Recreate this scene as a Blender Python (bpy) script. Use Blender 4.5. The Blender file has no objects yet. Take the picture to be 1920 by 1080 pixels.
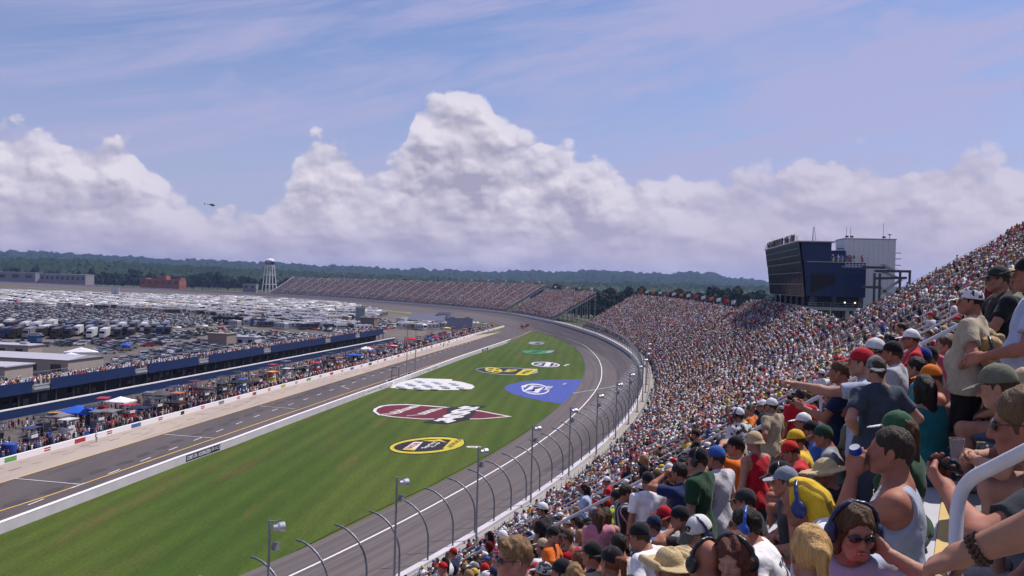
import bpy, bmesh, math, random
import numpy as np
from mathutils import Vector, Matrix, Euler
SC = bpy.context.scene
COL = SC.collection
RNG = random.Random(11)
NPR = np.random.RandomState(5)

# ------------------------------------------------------------------ camera
FPX = 1700.0                       # focal length in pixels of a 1920 wide frame
CAMP = np.array([0.0, 0.0, 29.5])  # a standing spectator high in the stand
PITCH, ROLL = math.radians(.505), math.radians(1.49)
cam = bpy.data.cameras.new('camera')
cam.sensor_width = 36.0
cam.lens = FPX / 1920 * 36.0
cam.clip_start = 0.05
cam.clip_end = 20000
camo = bpy.data.objects.new('camera', cam)
COL.objects.link(camo)
camo.matrix_world = Matrix.Translation(CAMP) @ Matrix.Rotation(math.pi / 2 - PITCH, 4, 'X') @ Matrix.Rotation(ROLL, 4, 'Z')
SC.camera = camo
RM = np.array(camo.matrix_world.to_3x3())
SC.view_settings.view_transform = 'Standard'
SC.view_settings.look = 'None'
SC.view_settings.exposure = 0.0
SC.view_settings.gamma = 1.0
SC.cycles.max_bounces = 5
SC.cycles.diffuse_bounces = 1
SC.cycles.glossy_bounces = 2
SC.cycles.transmission_bounces = 4
SC.cycles.transparent_max_bounces = 6
SC.cycles.volume_bounces = 0


def ray(px, py):
    return RM @ np.array([(px - 960) / FPX, -(py - 540) / FPX, -1.0])


def G(px, py, z=0.0):
    """the point of the level plane z that the photograph shows at this pixel"""
    d = ray(px, py)
    return CAMP + d * ((z - CAMP[2]) / d[2])


def AT(px, py, dist):
    d = ray(px, py)
    return CAMP + d * (dist / d[1])


def PROJ(p):
    c = RM.T @ (np.asarray(p, float) - CAMP)
    return 960 + FPX * c[0] / -c[2], 540 - FPX * c[1] / -c[2], -c[2]


# ------------------------------------------------------------------ sun and sky
SUN_AZ, SUN_EL = math.radians(56), math.radians(57)
SUNV = Vector((math.sin(SUN_AZ) * math.cos(SUN_EL), math.cos(SUN_AZ) * math.cos(SUN_EL), math.sin(SUN_EL)))
sl = bpy.data.lights.new('sun', 'SUN')
sl.energy = 5.0
sl.angle = math.radians(.53)
sl.color = (1.0, .93, .86)
so_ = bpy.data.objects.new('sun', sl)
so_.rotation_euler = SUNV.to_track_quat('Z', 'Y').to_euler()
COL.objects.link(so_)

W = bpy.data.worlds.new('World')
SC.world = W
W.use_nodes = True


class NB:
    """small helper to wire shader maths"""
    def __init__(s, nt):
        s.nt = nt

    def n(s, typ, **kw):
        x = s.nt.nodes.new(typ)
        for k, v in kw.items():
            setattr(x, k, v)
        return x

    def set(s, sock, v):
        if hasattr(v, 'is_output') or isinstance(v, bpy.types.NodeSocket):
            s.nt.links.new(v, sock)
        else:
            sock.default_value = v

    def m(s, op, a, b=0.0, c=None, clamp=False):
        x = s.n('ShaderNodeMath', operation=op)
        x.use_clamp = clamp
        s.set(x.inputs[0], a)
        s.set(x.inputs[1], b)
        if c is not None:
            s.set(x.inputs[2], c)
        return x.outputs[0]

    def xyz(s, x=0.0, y=0.0, z=0.0):
        c = s.n('ShaderNodeCombineXYZ')
        for i, v in enumerate((x, y, z)):
            s.set(c.inputs[i], v)
        return c.outputs[0]

    def noise(s, vec, scale, detail=4.0, rough=.55, out=0, dist=0.0):
        x = s.n('ShaderNodeTexNoise')
        s.set(x.inputs['Vector'], vec)
        x.inputs['Scale'].default_value = scale
        x.inputs['Detail'].default_value = detail
        x.inputs['Roughness'].default_value = rough
        x.inputs['Distortion'].default_value = dist
        return x.outputs[out]

    def ramp(s, v, lo, hi, a=0.0, b=1.0, smooth=True):
        x = s.n('ShaderNodeMapRange')
        x.interpolation_type = 'SMOOTHSTEP' if smooth else 'LINEAR'
        s.set(x.inputs['Value'], v)
        for k, q in (('From Min', lo), ('From Max', hi), ('To Min', a), ('To Max', b)):
            s.set(x.inputs[k], q)
        return x.outputs[0]

    def mix(s, f, a, b, blend='MIX'):
        x = s.n('ShaderNodeMix', data_type='RGBA', blend_type=blend)
        s.set(x.inputs[0], f)
        for i, v in ((6, a), (7, b)):
            if isinstance(v, tuple):
                v = (*v[:3], 1.0)
            s.set(x.inputs[i], v)
        return x.outputs[2]


def build_world():
    nt = W.node_tree
    nt.nodes.clear()
    b = NB(nt)
    sky = b.n('ShaderNodeTexSky', sky_type='NISHITA')
    sky.sun_disc = False
    sky.sun_elevation = SUN_EL
    sky.sun_rotation = SUN_AZ
    sky.altitude = 300
    sky.air_density = 1.2
    sky.dust_density = .6
    sky.ozone_density = 2.5
    skyc = b.mix(1.0, sky.outputs[0], (.86, .88, 1.16), 'MULTIPLY')
    bg = b.n('ShaderNodeBackground')
    b.set(bg.inputs[0], skyc)
    bg.inputs[1].default_value = .092
    tc = b.n('ShaderNodeTexCoord')
    sp = b.n('ShaderNodeSeparateXYZ')
    b.set(sp.inputs[0], tc.outputs['Generated'])
    x, y, z = sp.outputs
    u = b.m('ARCTAN2', x, y)
    hyp = b.m('SQRT', b.m('ADD', b.m('MULTIPLY', x, x), b.m('MULTIPLY', y, y)))
    w = b.m('DIVIDE', z, b.m('MAXIMUM', hyp, .05))
    # --- outline of the cumulus bank: height of its top against bearing
    fc = b.n('ShaderNodeFloatCurve')
    cv = fc.mapping.curves[0]
    prof = [(-.70, .15), (-.515, .158), (-.46, .155), (-.41, .146), (-.365, .118), (-.335, .112), (-.29, .110), (-.262, .100), (-.240, .128), (-.226, .150), (-.205, .160),
            (-.180, .154), (-.155, .138), (-.135, .150), (-.118, .172), (-.108, .205), (-.066, .226), (-.03, .212), (-.012, .180), (.03, .172), (.09, .162), (.14, .150),
            (.18, .142), (.25, .142), (.325, .156), (.35, .164), (.40, .150), (.45, .152), (.50, .156), (.56, .150), (.70, .15)]
    for i, (a, h) in enumerate(prof):
        px_, py_ = (a + .7) / 1.4, h * 4
        if i < 2:
            cv.points[i].location = (px_, py_)
        else:
            cv.points.new(px_, py_)
    for p in cv.points:
        p.handle_type = 'AUTO_CLAMPED'
    fc.mapping.update()
    uu = b.m('DIVIDE', b.m('ADD', u, .7), 1.4, clamp=True)
    b.set(fc.inputs[1], uu)
    top = b.m('MULTIPLY', fc.outputs[0], .25)

    def relief(du, dw):
        p = b.xyz(b.m('ADD', u, du), b.m('MULTIPLY', b.m('ADD', w, dw), 1.3), .37)
        wp = b.n('ShaderNodeVectorMath', operation='ADD')
        b.set(wp.inputs[0], p)
        nz = b.n('ShaderNodeVectorMath', operation='SCALE')
        b.set(nz.inputs[0], b.noise(p, 30.0, 6.0, .62, out=1))
        nz.inputs['Scale'].default_value = .030
        b.set(wp.inputs[1], nz.outputs[0])
        tot = b.m('MULTIPLY', b.noise(p, 8.0, 9.0, .55), .85)
        for sc_, am in ((19.0, .34), (46.0, .17)):
            v = b.n('ShaderNodeTexVoronoi', feature='SMOOTH_F1')
            b.set(v.inputs['Vector'], wp.outputs[0])
            v.inputs['Scale'].default_value = sc_
            v.inputs['Smoothness'].default_value = .25
            tot = b.m('ADD', tot, b.m('MULTIPLY', b.m('SUBTRACT', 1.0, v.outputs[0]), am))
        return tot
    r0 = relief(0.0, 0.0)
    dr = b.m('ADD', b.m('SUBTRACT', r0, relief(.011, .018)), b.m('MULTIPLY', b.m('SUBTRACT', r0, relief(.0025, .0045)), 1.5))
    edge = b.m('ADD', b.m('SUBTRACT', top, w), b.m('MULTIPLY', b.m('SUBTRACT', r0, .86), .120))
    mask = b.ramp(edge, -.003, .008)
    thick = b.ramp(edge, -.01, .05)
    # ragged holes low down, where the bank breaks into layers
    far = b.xyz(b.m('MULTIPLY', u, 1.0), b.m('MULTIPLY', w, 4.2), 2.1)
    lay = b.noise(far, 8.0, 6.0, .58)
    lay2 = b.noise(b.xyz(b.m('ADD', u, .012), b.m('MULTIPLY', b.m('ADD', w, .007), 4.2), 2.1), 8.0, 6.0, .58)
    low = b.ramp(w, .11, .03)
    relief_v = b.m('ADD', b.m('MULTIPLY', dr, b.ramp(w, .03, .10, 1.5, 2.3)), b.m('MULTIPLY', b.m('MULTIPLY', b.m('SUBTRACT', lay, lay2), low), 1.8))
    body = b.ramp(b.noise(b.xyz(u, b.m('MULTIPLY', w, 2.0), 5.0), 7.0, 3.0, .5), .38, .66)
    tophigh = b.ramp(edge, .07, -.005)
    shade = b.m('ADD', b.m('ADD', .45, relief_v), b.m('ADD', b.m('MULTIPLY', tophigh, .36), b.m('MULTIPLY', b.m('SUBTRACT', body, .5), .38)), clamp=True)
    ccol = b.mix(shade, (.45, .43, .58), (.94, .88, .98))
    hor = b.ramp(w, .115, .0)
    ccol = b.mix(b.m('MULTIPLY', hor, .62), ccol, (.53, .475, .68))
    ccol = b.mix(b.ramp(u, .0, .32, 0, .5), ccol, (.60, .55, .74))
    cbg = b.n('ShaderNodeBackground')
    b.set(cbg.inputs[0], ccol)
    cbg.inputs[1].default_value = .86
    # --- high thin cirrus
    rot = b.xyz(b.m('ADD', b.m('MULTIPLY', u, 1.2), b.m('MULTIPLY', w, -2.2)), b.m('ADD', b.m('MULTIPLY', w, 5.5), b.m('MULTIPLY', u, -1.0)), 8.0)
    ci = b.noise(rot, 3.0, 7.0, .62, dist=.5)
    soft = b.noise(b.xyz(u, b.m('MULTIPLY', w, 1.6), 3.3), 2.6, 5.0, .55)
    cm = b.m('ADD', b.m('MULTIPLY', b.ramp(ci, .36, .70), 1.0), b.m('MULTIPLY', b.ramp(soft, .34, .66), b.ramp(u, -.25, .30, .25, .85)), clamp=True)
    veil = b.ramp(w, .34, .05, 0.0, .62)
    cm = b.m('MAXIMUM', b.m('MULTIPLY', cm, .82), veil)
    for (u0, w0, su, sw) in ((-.29, .185, .075, .04), (.405, .195, .055, .045), (.43, .255, .10, .05), (-.20, .155, .05, .03)):
        e = b.m('ADD', b.m('POWER', b.m('DIVIDE', b.m('SUBTRACT', u, u0), su), 2.0), b.m('POWER', b.m('DIVIDE', b.m('SUBTRACT', w, w0), sw), 2.0))
        g = b.m('ADD', b.m('SUBTRACT', 1.0, b.m('MULTIPLY', e, .55)), b.m('MULTIPLY', b.m('SUBTRACT', r0, .75), 2.6))
        cm = b.m('MAXIMUM', cm, b.ramp(g, .25, 1.25, 0, .72))
    cib = b.n('ShaderNodeBackground')
    cib.inputs[0].default_value = (.53, .53, .82, 1)
    cib.inputs[1].default_value = .84
    m1 = b.n('ShaderNodeMixShader')
    b.set(m1.inputs[0], cm)
    nt.links.new(bg.outputs[0], m1.inputs[1])
    nt.links.new(cib.outputs[0], m1.inputs[2])
    m2 = b.n('ShaderNodeMixShader')
    keep = b.ramp(w, -.02, .0)
    b.set(m2.inputs[0], b.m('MULTIPLY', mask, b.m('MULTIPLY', keep, b.ramp(thick, 0, 1, .80, .98))))
    nt.links.new(m1.outputs[0], m2.inputs[1])
    nt.links.new(cbg.outputs[0], m2.inputs[2])
    out = b.n('ShaderNodeOutputWorld')
    nt.links.new(m2.outputs[0], out.inputs[0])
    try:
        W.cycles.sampling_method = 'MANUAL'
        W.cycles.sample_map_resolution = 512
    except Exception:
        pass


build_world()

# ------------------------------------------------------------------ helpers
def tag(o, label=None, cat=None, group=None, kind=None):
    if label:
        o['label'] = label
    if cat:
        o['category'] = cat
    if group:
        o['group'] = group
    if kind:
        o['kind'] = kind
    return o


def thing(name, label, cat, loc=(0, 0, 0), rz=0.0, group=None):
    o = bpy.data.objects.new(name, None)
    o.empty_display_size = .3
    COL.objects.link(o)
    o.location = Vector([float(v) for v in loc])
    o.rotation_euler = (0, 0, rz)
    return tag(o, label, cat, group)


MATS = {}


def mat(name, col, rough=.7, metal=0.0, var=.0, vscale=3.0, bump=0.0, bscale=40.0, spec=.3, obj=False):
    if name in MATS:
        return MATS[name]
    m = bpy.data.materials.new(name)
    m.use_nodes = True
    b = NB(m.node_tree)
    p = m.node_tree.nodes['Principled BSDF']
    p.inputs['Roughness'].default_value = rough
    p.inputs['Metallic'].default_value = metal
    p.inputs['Specular IOR Level'].default_value = spec
    tc = b.n('ShaderNodeTexCoord').outputs['Object']
    c = (*col, 1.0)
    if obj:
        c = b.n('ShaderNodeObjectInfo').outputs['Color']
    if var > 0:
        nz = b.noise(tc, vscale, 5.0, .6)
        f = b.ramp(nz, .25, .75, 1 - var, 1 + var, smooth=False)
        sc = b.n('ShaderNodeVectorMath', operation='SCALE')
        b.set(sc.inputs[0], c if not isinstance(c, tuple) else c[:3])
        b.set(sc.inputs['Scale'], f)
        c = sc.outputs[0]
    b.set(p.inputs['Base Color'], c)
    if bump > 0:
        bp = b.n('ShaderNodeBump')
        bp.inputs['Strength'].default_value = bump
        bp.inputs['Distance'].default_value = .02
        b.set(bp.inputs['Height'], b.noise(tc, bscale, 4.0, .6))
        b.set(p.inputs['Normal'], bp.outputs[0])
    MATS[name] = m
    return m


def attr_mat(name, rough=.85):
    """cloth and skin colours of a big merged mesh come from its colour attribute"""
    m = bpy.data.materials.new(name)
    m.use_nodes = True
    b = NB(m.node_tree)
    p = m.node_tree.nodes['Principled BSDF']
    p.inputs['Roughness'].default_value = rough
    p.inputs['Specular IOR Level'].default_value = .2
    a = b.n('ShaderNodeAttribute')
    a.attribute_name = 'col'
    b.set(p.inputs['Base Color'], a.outputs['Color'])
    return m


class MB:
    """collects shapes and links them as ONE mesh object"""
    def __init__(s):
        s.v, s.f, s.m = [], [], []

    def add(s, vs, fs, mi=0):
        k = len(s.v)
        s.v.extend([tuple(float(q) for q in p) for p in vs])
        s.f.extend([tuple(i + k for i in f) for f in fs])
        s.m.extend([mi] * len(fs))
        return s

    def box(s, c, d, mi=0, rz=0.0, R=None, taper=1.0):
        hx, hy, hz = d[0] / 2, d[1] / 2, d[2] / 2
        pts = []
        for sz in (-1, 1):
            t = taper if sz > 0 else 1.0
            for sx, sy in ((-1, -1), (1, -1), (1, 1), (-1, 1)):
                pts.append(Vector((sx * hx * t, sy * hy * t, sz * hz)))
        M = R if R is not None else Matrix.Rotation(rz, 3, 'Z')
        pts = [M @ p + Vector(c) for p in pts]
        return s.add(pts, [(3, 2, 1, 0), (4, 5, 6, 7), (0, 1, 5, 4), (1, 2, 6, 5), (2, 3, 7, 6), (3, 0, 4, 7)], mi)

    def bar(s, a, b_, w, h=None, mi=0):
        """a rectangular bar from a to b"""
        a, b_ = Vector([float(q) for q in a]), Vector([float(q) for q in b_])
        d = b_ - a
        q = d.to_track_quat('X', 'Z').to_matrix()
        return s.box((a + b_) / 2, (d.length, w, h or w), mi, R=q)

    def tube(s, pts, r, n=8, mi=0, cap=True):
        pts = [Vector([float(q) for q in p]) for p in pts]
        rs = r if isinstance(r, (list, tuple)) else [r] * len(pts)
        vs, fs = [], []
        up0 = None
        for i, p in enumerate(pts):
            d = (pts[min(i + 1, len(pts) - 1)] - pts[max(i - 1, 0)]).normalized()
            if up0 is None:
                up0 = Vector((0, 0, 1)) if abs(d.z) < .9 else Vector((1, 0, 0))
            a = d.cross(up0)
            if a.length < 1e-4:
                a = d.orthogonal()
            a.normalize()
            c = a.cross(d).normalized()
            up0 = c
            for k in range(n):
                t = 2 * math.pi * k / n
                vs.append(p + (a * math.cos(t) + c * math.sin(t)) * rs[i])
        for i in range(len(pts) - 1):
            for k in range(n):
                k2 = (k + 1) % n
                fs.append((i * n + k, i * n + k2, (i + 1) * n + k2, (i + 1) * n + k))
        if cap:
            fs.append(tuple(range(n - 1, -1, -1)))
            fs.append(tuple((len(pts) - 1) * n + k for k in range(n)))
        return s.add(vs, fs, mi)

    def lathe(s, prof, n=24, c=(0, 0, 0), mi=0):
        vs, fs = [], []
        for (r, z) in prof:
            for k in range(n):
                t = 2 * math.pi * k / n
                vs.append((c[0] + r * math.cos(t), c[1] + r * math.sin(t), c[2] + z))
        for i in range(len(prof) - 1):
            for k in range(n):
                k2 = (k + 1) % n
                fs.append((i * n + k, i * n + k2, (i + 1) * n + k2, (i + 1) * n + k))
        fs.append(tuple((len(prof) - 1) * n + k for k in range(n)))
        fs.append(tuple(range(n - 1, -1, -1)))
        return s.add(vs, fs, mi)

    def prism(s, poly, z0, z1, mi=0):
        """vertical prism over a ground polygon"""
        n = len(poly)
        vs = [(p[0], p[1], z0) for p in poly] + [(p[0], p[1], z1) for p in poly]
        fs = [tuple(range(n - 1, -1, -1)), tuple(range(n, 2 * n))]
        fs += [(i, (i + 1) % n, n + (i + 1) % n, n + i) for i in range(n)]
        return s.add(vs, fs, mi)

    def grid(s, rows, mi=0, closed=False):
        """rows: list of equally long point lists"""
        n = len(rows[0])
        vs = [p for r in rows for p in r]
        fs = []
        for i in range(len(rows) - 1):
            for k in range(n - 1):
                fs.append((i * n + k, i * n + k + 1, (i + 1) * n + k + 1, (i + 1) * n + k))
        return s.add(vs, fs, mi)

    def mesh(s, name, mats, smooth=False):
        me = bpy.data.meshes.new(name)
        me.from_pydata(s.v, [], s.f)
        for m in (mats if isinstance(mats, (list, tuple)) else [mats]):
            me.materials.append(m)
        me.polygons.foreach_set('material_index', s.m)
        if smooth:
            me.polygons.foreach_set('use_smooth', [True] * len(s.f))
        me.update()
        return me

    def build(s, name, mats, parent=None, smooth=False, loc=None, rz=0.0):
        o = bpy.data.objects.new(name, s.mesh(name, mats, smooth))
        COL.objects.link(o)
        o.parent = parent
        if loc is not None:
            o.location = [float(q) for q in loc]
            o.rotation_euler = (0, 0, rz)
        return o


def copy_tree(o, parent=None):
    c = o.copy()
    COL.objects.link(c)
    c.parent = parent
    for ch in o.children:
        copy_tree(ch, c)
    return c


def merged(name, verts, faces, cols, material, kind='stuff'):
    """one big mesh from numpy arrays: verts (n,3), quad/tri faces (list of arrays), per-vertex colours"""
    me = bpy.data.meshes.new(name)
    nf = len(faces)
    k = faces.shape[1]
    me.vertices.add(len(verts))
    me.vertices.foreach_set('co', np.ascontiguousarray(verts, np.float32).ravel())
    me.loops.add(nf * k)
    me.loops.foreach_set('vertex_index', np.ascontiguousarray(faces, np.int32).ravel())
    me.polygons.add(nf)
    me.polygons.foreach_set('loop_start', np.arange(0, nf * k, k, dtype=np.int32))
    me.polygons.foreach_set('loop_total', np.full(nf, k, np.int32))
    if cols is not None:
        a = me.color_attributes.new('col', 'FLOAT_COLOR', 'POINT')
        c4 = np.ones((len(verts), 4), np.float32)
        c4[:, :3] = cols
        a.data.foreach_set('color', c4.ravel())
    me.materials.append(material)
    me.update(calc_edges=True)
    me.validate()
    o = bpy.data.objects.new(name, me)
    COL.objects.link(o)
    if kind:
        o['kind'] = kind
    return o


# ------------------------------------------------------------------ plan of the place: the rail in front of the stands
_CP = np.array([(-88, -88), (-62, -35), (-35.8, 17.8), (-6.4, 77), (6, 108.5), (20, 152), (32, 206), (42, 280), (44, 340), (38.6, 433), (24, 540),
                (-18, 692), (-142, 896), (-311, 1090), (-563, 1272), (-825, 1450), (-1100, 1600)], float)


def catmull(P, n=60):
    out = []
    d = np.r_[0, np.cumsum(np.linalg.norm(np.diff(P, axis=0), axis=1) ** .5)]
    N = len(P)
    for i in range(N - 1):
        p1, p2 = P[i], P[i + 1]
        p0 = P[i - 1] if i else 2 * p1 - p2
        p3 = P[i + 2] if i + 2 < N else 2 * p2 - p1
        t1, t2 = d[i], d[i + 1]
        t0 = d[i - 1] if i else t1 - (t2 - t1)
        t3 = d[i + 2] if i + 2 < N else t2 + (t2 - t1)
        m1 = (t2 - t1) * ((p1 - p0) / (t1 - t0) - (p2 - p0) / (t2 - t0) + (p2 - p1) / (t2 - t1))
        m2 = (t2 - t1) * ((p2 - p1) / (t2 - t1) - (p3 - p1) / (t3 - t1) + (p3 - p2) / (t3 - t2))
        u = np.linspace(0, 1, n, endpoint=False)[:, None]
        out.append((2 * u**3 - 3 * u**2 + 1) * p1 + (u**3 - 2 * u**2 + u) * m1 + (-2 * u**3 + 3 * u**2) * p2 + (u**3 - u**2) * m2)
    return np.vstack(out + [P[-1:]])


def _sm(a, k):
    p = np.pad(a, k, mode='edge')
    p[:k] = 2 * a[0] - a[k:0:-1]
    p[-k:] = 2 * a[-1] - a[-2:-k - 2:-1]
    return np.convolve(p, np.ones(2 * k + 1) / (2 * k + 1), 'valid')


_c = catmull(_CP)
_L = np.r_[0, np.cumsum(np.linalg.norm(np.diff(_c, axis=0), axis=1))]
SG = np.arange(0, _L[-1], 1.0)
CX, CY = np.interp(SG, _L, _c[:, 0]), np.interp(SG, _L, _c[:, 1])
CX, CY = _sm(_sm(CX, 12), 12), _sm(_sm(CY, 12), 12)
_tx, _ty = np.gradient(CX), np.gradient(CY)
_q = np.hypot(_tx, _ty)
TXs, TYs = _tx / _q, _ty / _q
SMAX = SG[-1]


def tang(s):
    x, y = np.interp(s, SG, TXs), np.interp(s, SG, TYs)
    q = np.hypot(x, y)
    return x / q, y / q


def P2(s, o):
    """plan point: s metres along the rail, o metres outward (away from the track)"""
    tx, ty = tang(s)
    return np.interp(s, SG, CX) + o * ty, np.interp(s, SG, CY) - o * tx


def P3(s, o, z):
    x, y = P2(s, o)
    return (float(x), float(y), float(z))


def ZB(s):
    return np.interp(s, [0, 215, 400, 520, 3000], [3.89, 3.89, 5.0, 6.1, 6.1])


def SO(x, y):
    i = int(np.argmin((CX - x) ** 2 + (CY - y) ** 2))
    return SG[i], (x - CX[i]) * TYs[i] - (y - CY[i]) * TXs[i]


def curve_rows(s0, s1, step, prof):
    """sweep a profile [(o,z_above_base)] along the rail curve"""
    n = max(2, int(round((s1 - s0) / step)) + 1)
    return [[P3(s, o, ZB(s) + z) for (o, z) in prof] for s in np.linspace(s0, s1, n)]


RISE, RUN = .42, .70

# ------------------------------------------------------------------ ground, track, pit road
def ground_mat(name, c1, c2, c3, sc=.02, sc2=.6, stretch=(1, 1), rz=0.0, rough=.95, fine=0.0, stripe=0.0):
    m = bpy.data.materials.new(name)
    m.use_nodes = True
    b = NB(m.node_tree)
    p = m.node_tree.nodes['Principled BSDF']
    p.inputs['Roughness'].default_value = rough
    p.inputs['Specular IOR Level'].default_value = .15
    tc = b.n('ShaderNodeTexCoord').outputs['Object']
    mp = b.n('ShaderNodeMapping')
    mp.inputs['Rotation'].default_value = (0, 0, rz)
    mp.inputs['Scale'].default_value = (stretch[0], stretch[1], 1)
    b.set(mp.inputs['Vector'], tc)
    v = mp.outputs[0]
    a = b.ramp(b.noise(v, sc, 6.0, .62), .35, .65)
    col = b.mix(a, c1, c2)
    a2 = b.ramp(b.noise(v, sc2, 5.0, .65), .52, .74)
    col = b.mix(b.m('MULTIPLY', a2, .75), col, c3)
    if stripe:
        sx = b.n('ShaderNodeSeparateXYZ')
        b.set(sx.inputs[0], v)
        w_ = b.m('SINE', b.m('ADD', b.m('MULTIPLY', sx.outputs[0], 1.9), b.m('MULTIPLY', b.noise(v, .05, 3.0, .5), 9.0)))
        w2 = b.noise(v, 2.2, 3.0, .7)
        sv = b.n('ShaderNodeVectorMath', operation='SCALE')
        b.set(sv.inputs[0], col)
        b.set(sv.inputs['Scale'], b.m('ADD', b.m('MULTIPLY_ADD', w_, stripe, 1.0), b.m('MULTIPLY', b.m('SUBTRACT', w2, .5), .5)))
        col = sv.outputs[0]
    if fine:
        f = b.ramp(b.noise(tc, 3.5, 5.0, .75), .2, .8, 1 - fine, 1 + fine, smooth=False)
        sv = b.n('ShaderNodeVectorMath', operation='SCALE')
        b.set(sv.inputs[0], col)
        b.set(sv.inputs['Scale'], f)
        col = sv.outputs[0]
    b.set(p.inputs['Base Color'], col)
    MATS[name] = m
    return m


PIT_RZ = math.radians(-9.5)   # the pit road runs this way off +Y
M_ground = ground_mat('land', (.105, .105, .045), (.060, .085, .028), (.17, .14, .085), .004, .03)
M_lot = ground_mat('lot', (.15, .13, .115), (.105, .095, .09), (.21, .18, .135), .012, .07, fine=.2)
M_grass = ground_mat('turf', (.040, .074, .0095), (.066, .094, .0145), (.105, .078, .026), .045, .2, stretch=(1.0, .13), rz=math.radians(32), fine=.5, stripe=.09)
M_pitroad = ground_mat('pit_asphalt', (.112, .094, .097), (.092, .078, .082), (.066, .057, .063), .05, .22, stretch=(1.6, .25), rz=-PIT_RZ, fine=.12)
M_conc = ground_mat('pit_concrete', (.40, .335, .285), (.34, .285, .25), (.245, .205, .185), .05, .25, stretch=(2.0, .22), rz=-PIT_RZ, fine=.1)
M_white = mat('white_paint', (.74, .72, .74), .6, var=.06)
M_offw = mat('worn_white', (.62, .60, .62), .7, var=.12, vscale=.6)
M_yel = mat('yellow_line', (.62, .40, .10), .7, var=.08)
M_alu = mat('aluminium', (.56, .56, .60), .42, .35, var=.06, vscale=2)
M_steel = mat('galvanised_steel', (.30, .31, .34), .5, .5, var=.08, vscale=2)
M_dark = mat('dark_steel', (.055, .06, .075), .5, .3)
M_blue = mat('blue_panel', (.009, .026, .092), .45, var=.1, vscale=.3)
M_black = mat('black_rubber', (.012, .012, .014), .6)
M_glass = mat('dark_glass', (.012, .014, .018), .08, spec=.6)
M_tread = mat('stand_concrete', (.24, .23, .24), .8, var=.14, vscale=.8)


def flat(name, poly, z, m, kind='structure', parent=None):
    b = MB()
    b.add([(p[0], p[1], z) for p in poly], [tuple(range(len(poly)))])
    o = b.build(name, m, parent)
    # face up
    if o.data.polygons[0].normal.z < 0:
        o.data.flip_normals()
    if kind:
        o['kind'] = kind
    return o


def gp(pts, z=0.0):
    return [tuple(G(x, y, z)[:2]) for x, y in pts]


def strip(name, pts, width, m, z=.06, kind='structure', zs=None):
    """a painted line of constant width along ground points"""
    b = MB()
    P = [Vector((float(p[0]), float(p[1]))) for p in pts]
    rows = []
    for i, p in enumerate(P):
        d = (P[min(i + 1, len(P) - 1)] - P[max(i - 1, 0)]).normalized()
        n = Vector((d.y, -d.x)) * width / 2
        zz = zs[i] if zs is not None else z
        rows.append([(p.x - n.x, p.y - n.y, zz), (p.x + n.x, p.y + n.y, zz)])
    b.grid(rows)
    o = b.build(name, m)
    if o.data.polygons[0].normal.z < 0:
        o.data.flip_normals()
    if kind:
        o['kind'] = kind
    return o


flat('ground', [(-9000, -600), (9000, -600), (9000, 9000), (-9000, 9000)], -.06, M_ground)
# infield car parks and dirt
lot = [(-340, 60), (-88, 120), (-72, 250), (-44, 420), (-20, 560), (-75, 700), (-150, 840), (-330, 1040), (-590, 1215), (-900, 1400), (-1200, 1300), (-1100, 500), (-500, 120)]
flat('infield_lot', lot, .0, M_lot)
INNER = [(-60.5, 66), (-55.6, 99.5), (-49.7, 137.9), (-46.6, 154.3), (-42.7, 179.8), (-36, 220.4), (-32.1, 242.1), (-18.5, 326.4), (0.2, 432.1), (13.1, 528)]
tipedge = gp([(1000, 621), (1035, 630), (1072, 647), (1089, 665), (1096, 687), (1090, 715), (1052, 760), (1010, 795), (922, 850), (815, 907), (690, 966), (552, 1035), (460, 1080)])
# asphalt under pit road, out to the track
CONC = [(-77, 66), (-69.1, 123.3), (-56.3, 201.7), (-39.2, 308.1), (-22, 412), (-6, 510)]
PITW = [(-86.5, 66), (-75.5, 134.6), (-70.2, 167.1), (-59.7, 230.3), (-54.7, 257.7), (-46.5, 300), (-33, 385), (-20, 468.9), (-4.4, 566)]
flat('pit_road', [(-80, 60)] + CONC + [(-4, 566), (-14, 640), (-60, 740), (-40, 760), (22, 640), (30, 540)] + INNER[::-1][1:] + [(-62, 60)], .02, M_pitroad)
flat('crew_lane', [(-118, 66)] + [(-97, 172.8), (-89.5, 212.6), (-77.4, 276.2), (-52, 415.8), (-26, 560)] + PITW[::-1], .03, ground_mat('crew_asphalt', (.12, .10, .095), (.085, .075, .075), (.19, .15, .115), .03, .3))
flat('pit_box_apron', PITW[:-1] + CONC[::-1], .04, M_conc)
flat('infield_grass', INNER + tipedge[1:] + [(-52, 30), (-72, 30)], .05, M_grass)
strip('pit_lane_edge_line', [(p[0] + .12, p[1]) for p in CONC], .22, M_yel, .065)
yl = gp([(-120, 997), (95, 929), (480, 796), (720, 714)]) + [(-26, 308), (-9, 402), (6, 485), (12, 532)]
strip('pit_lane_yellow_line', yl, .28, M_yel, .07)
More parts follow.
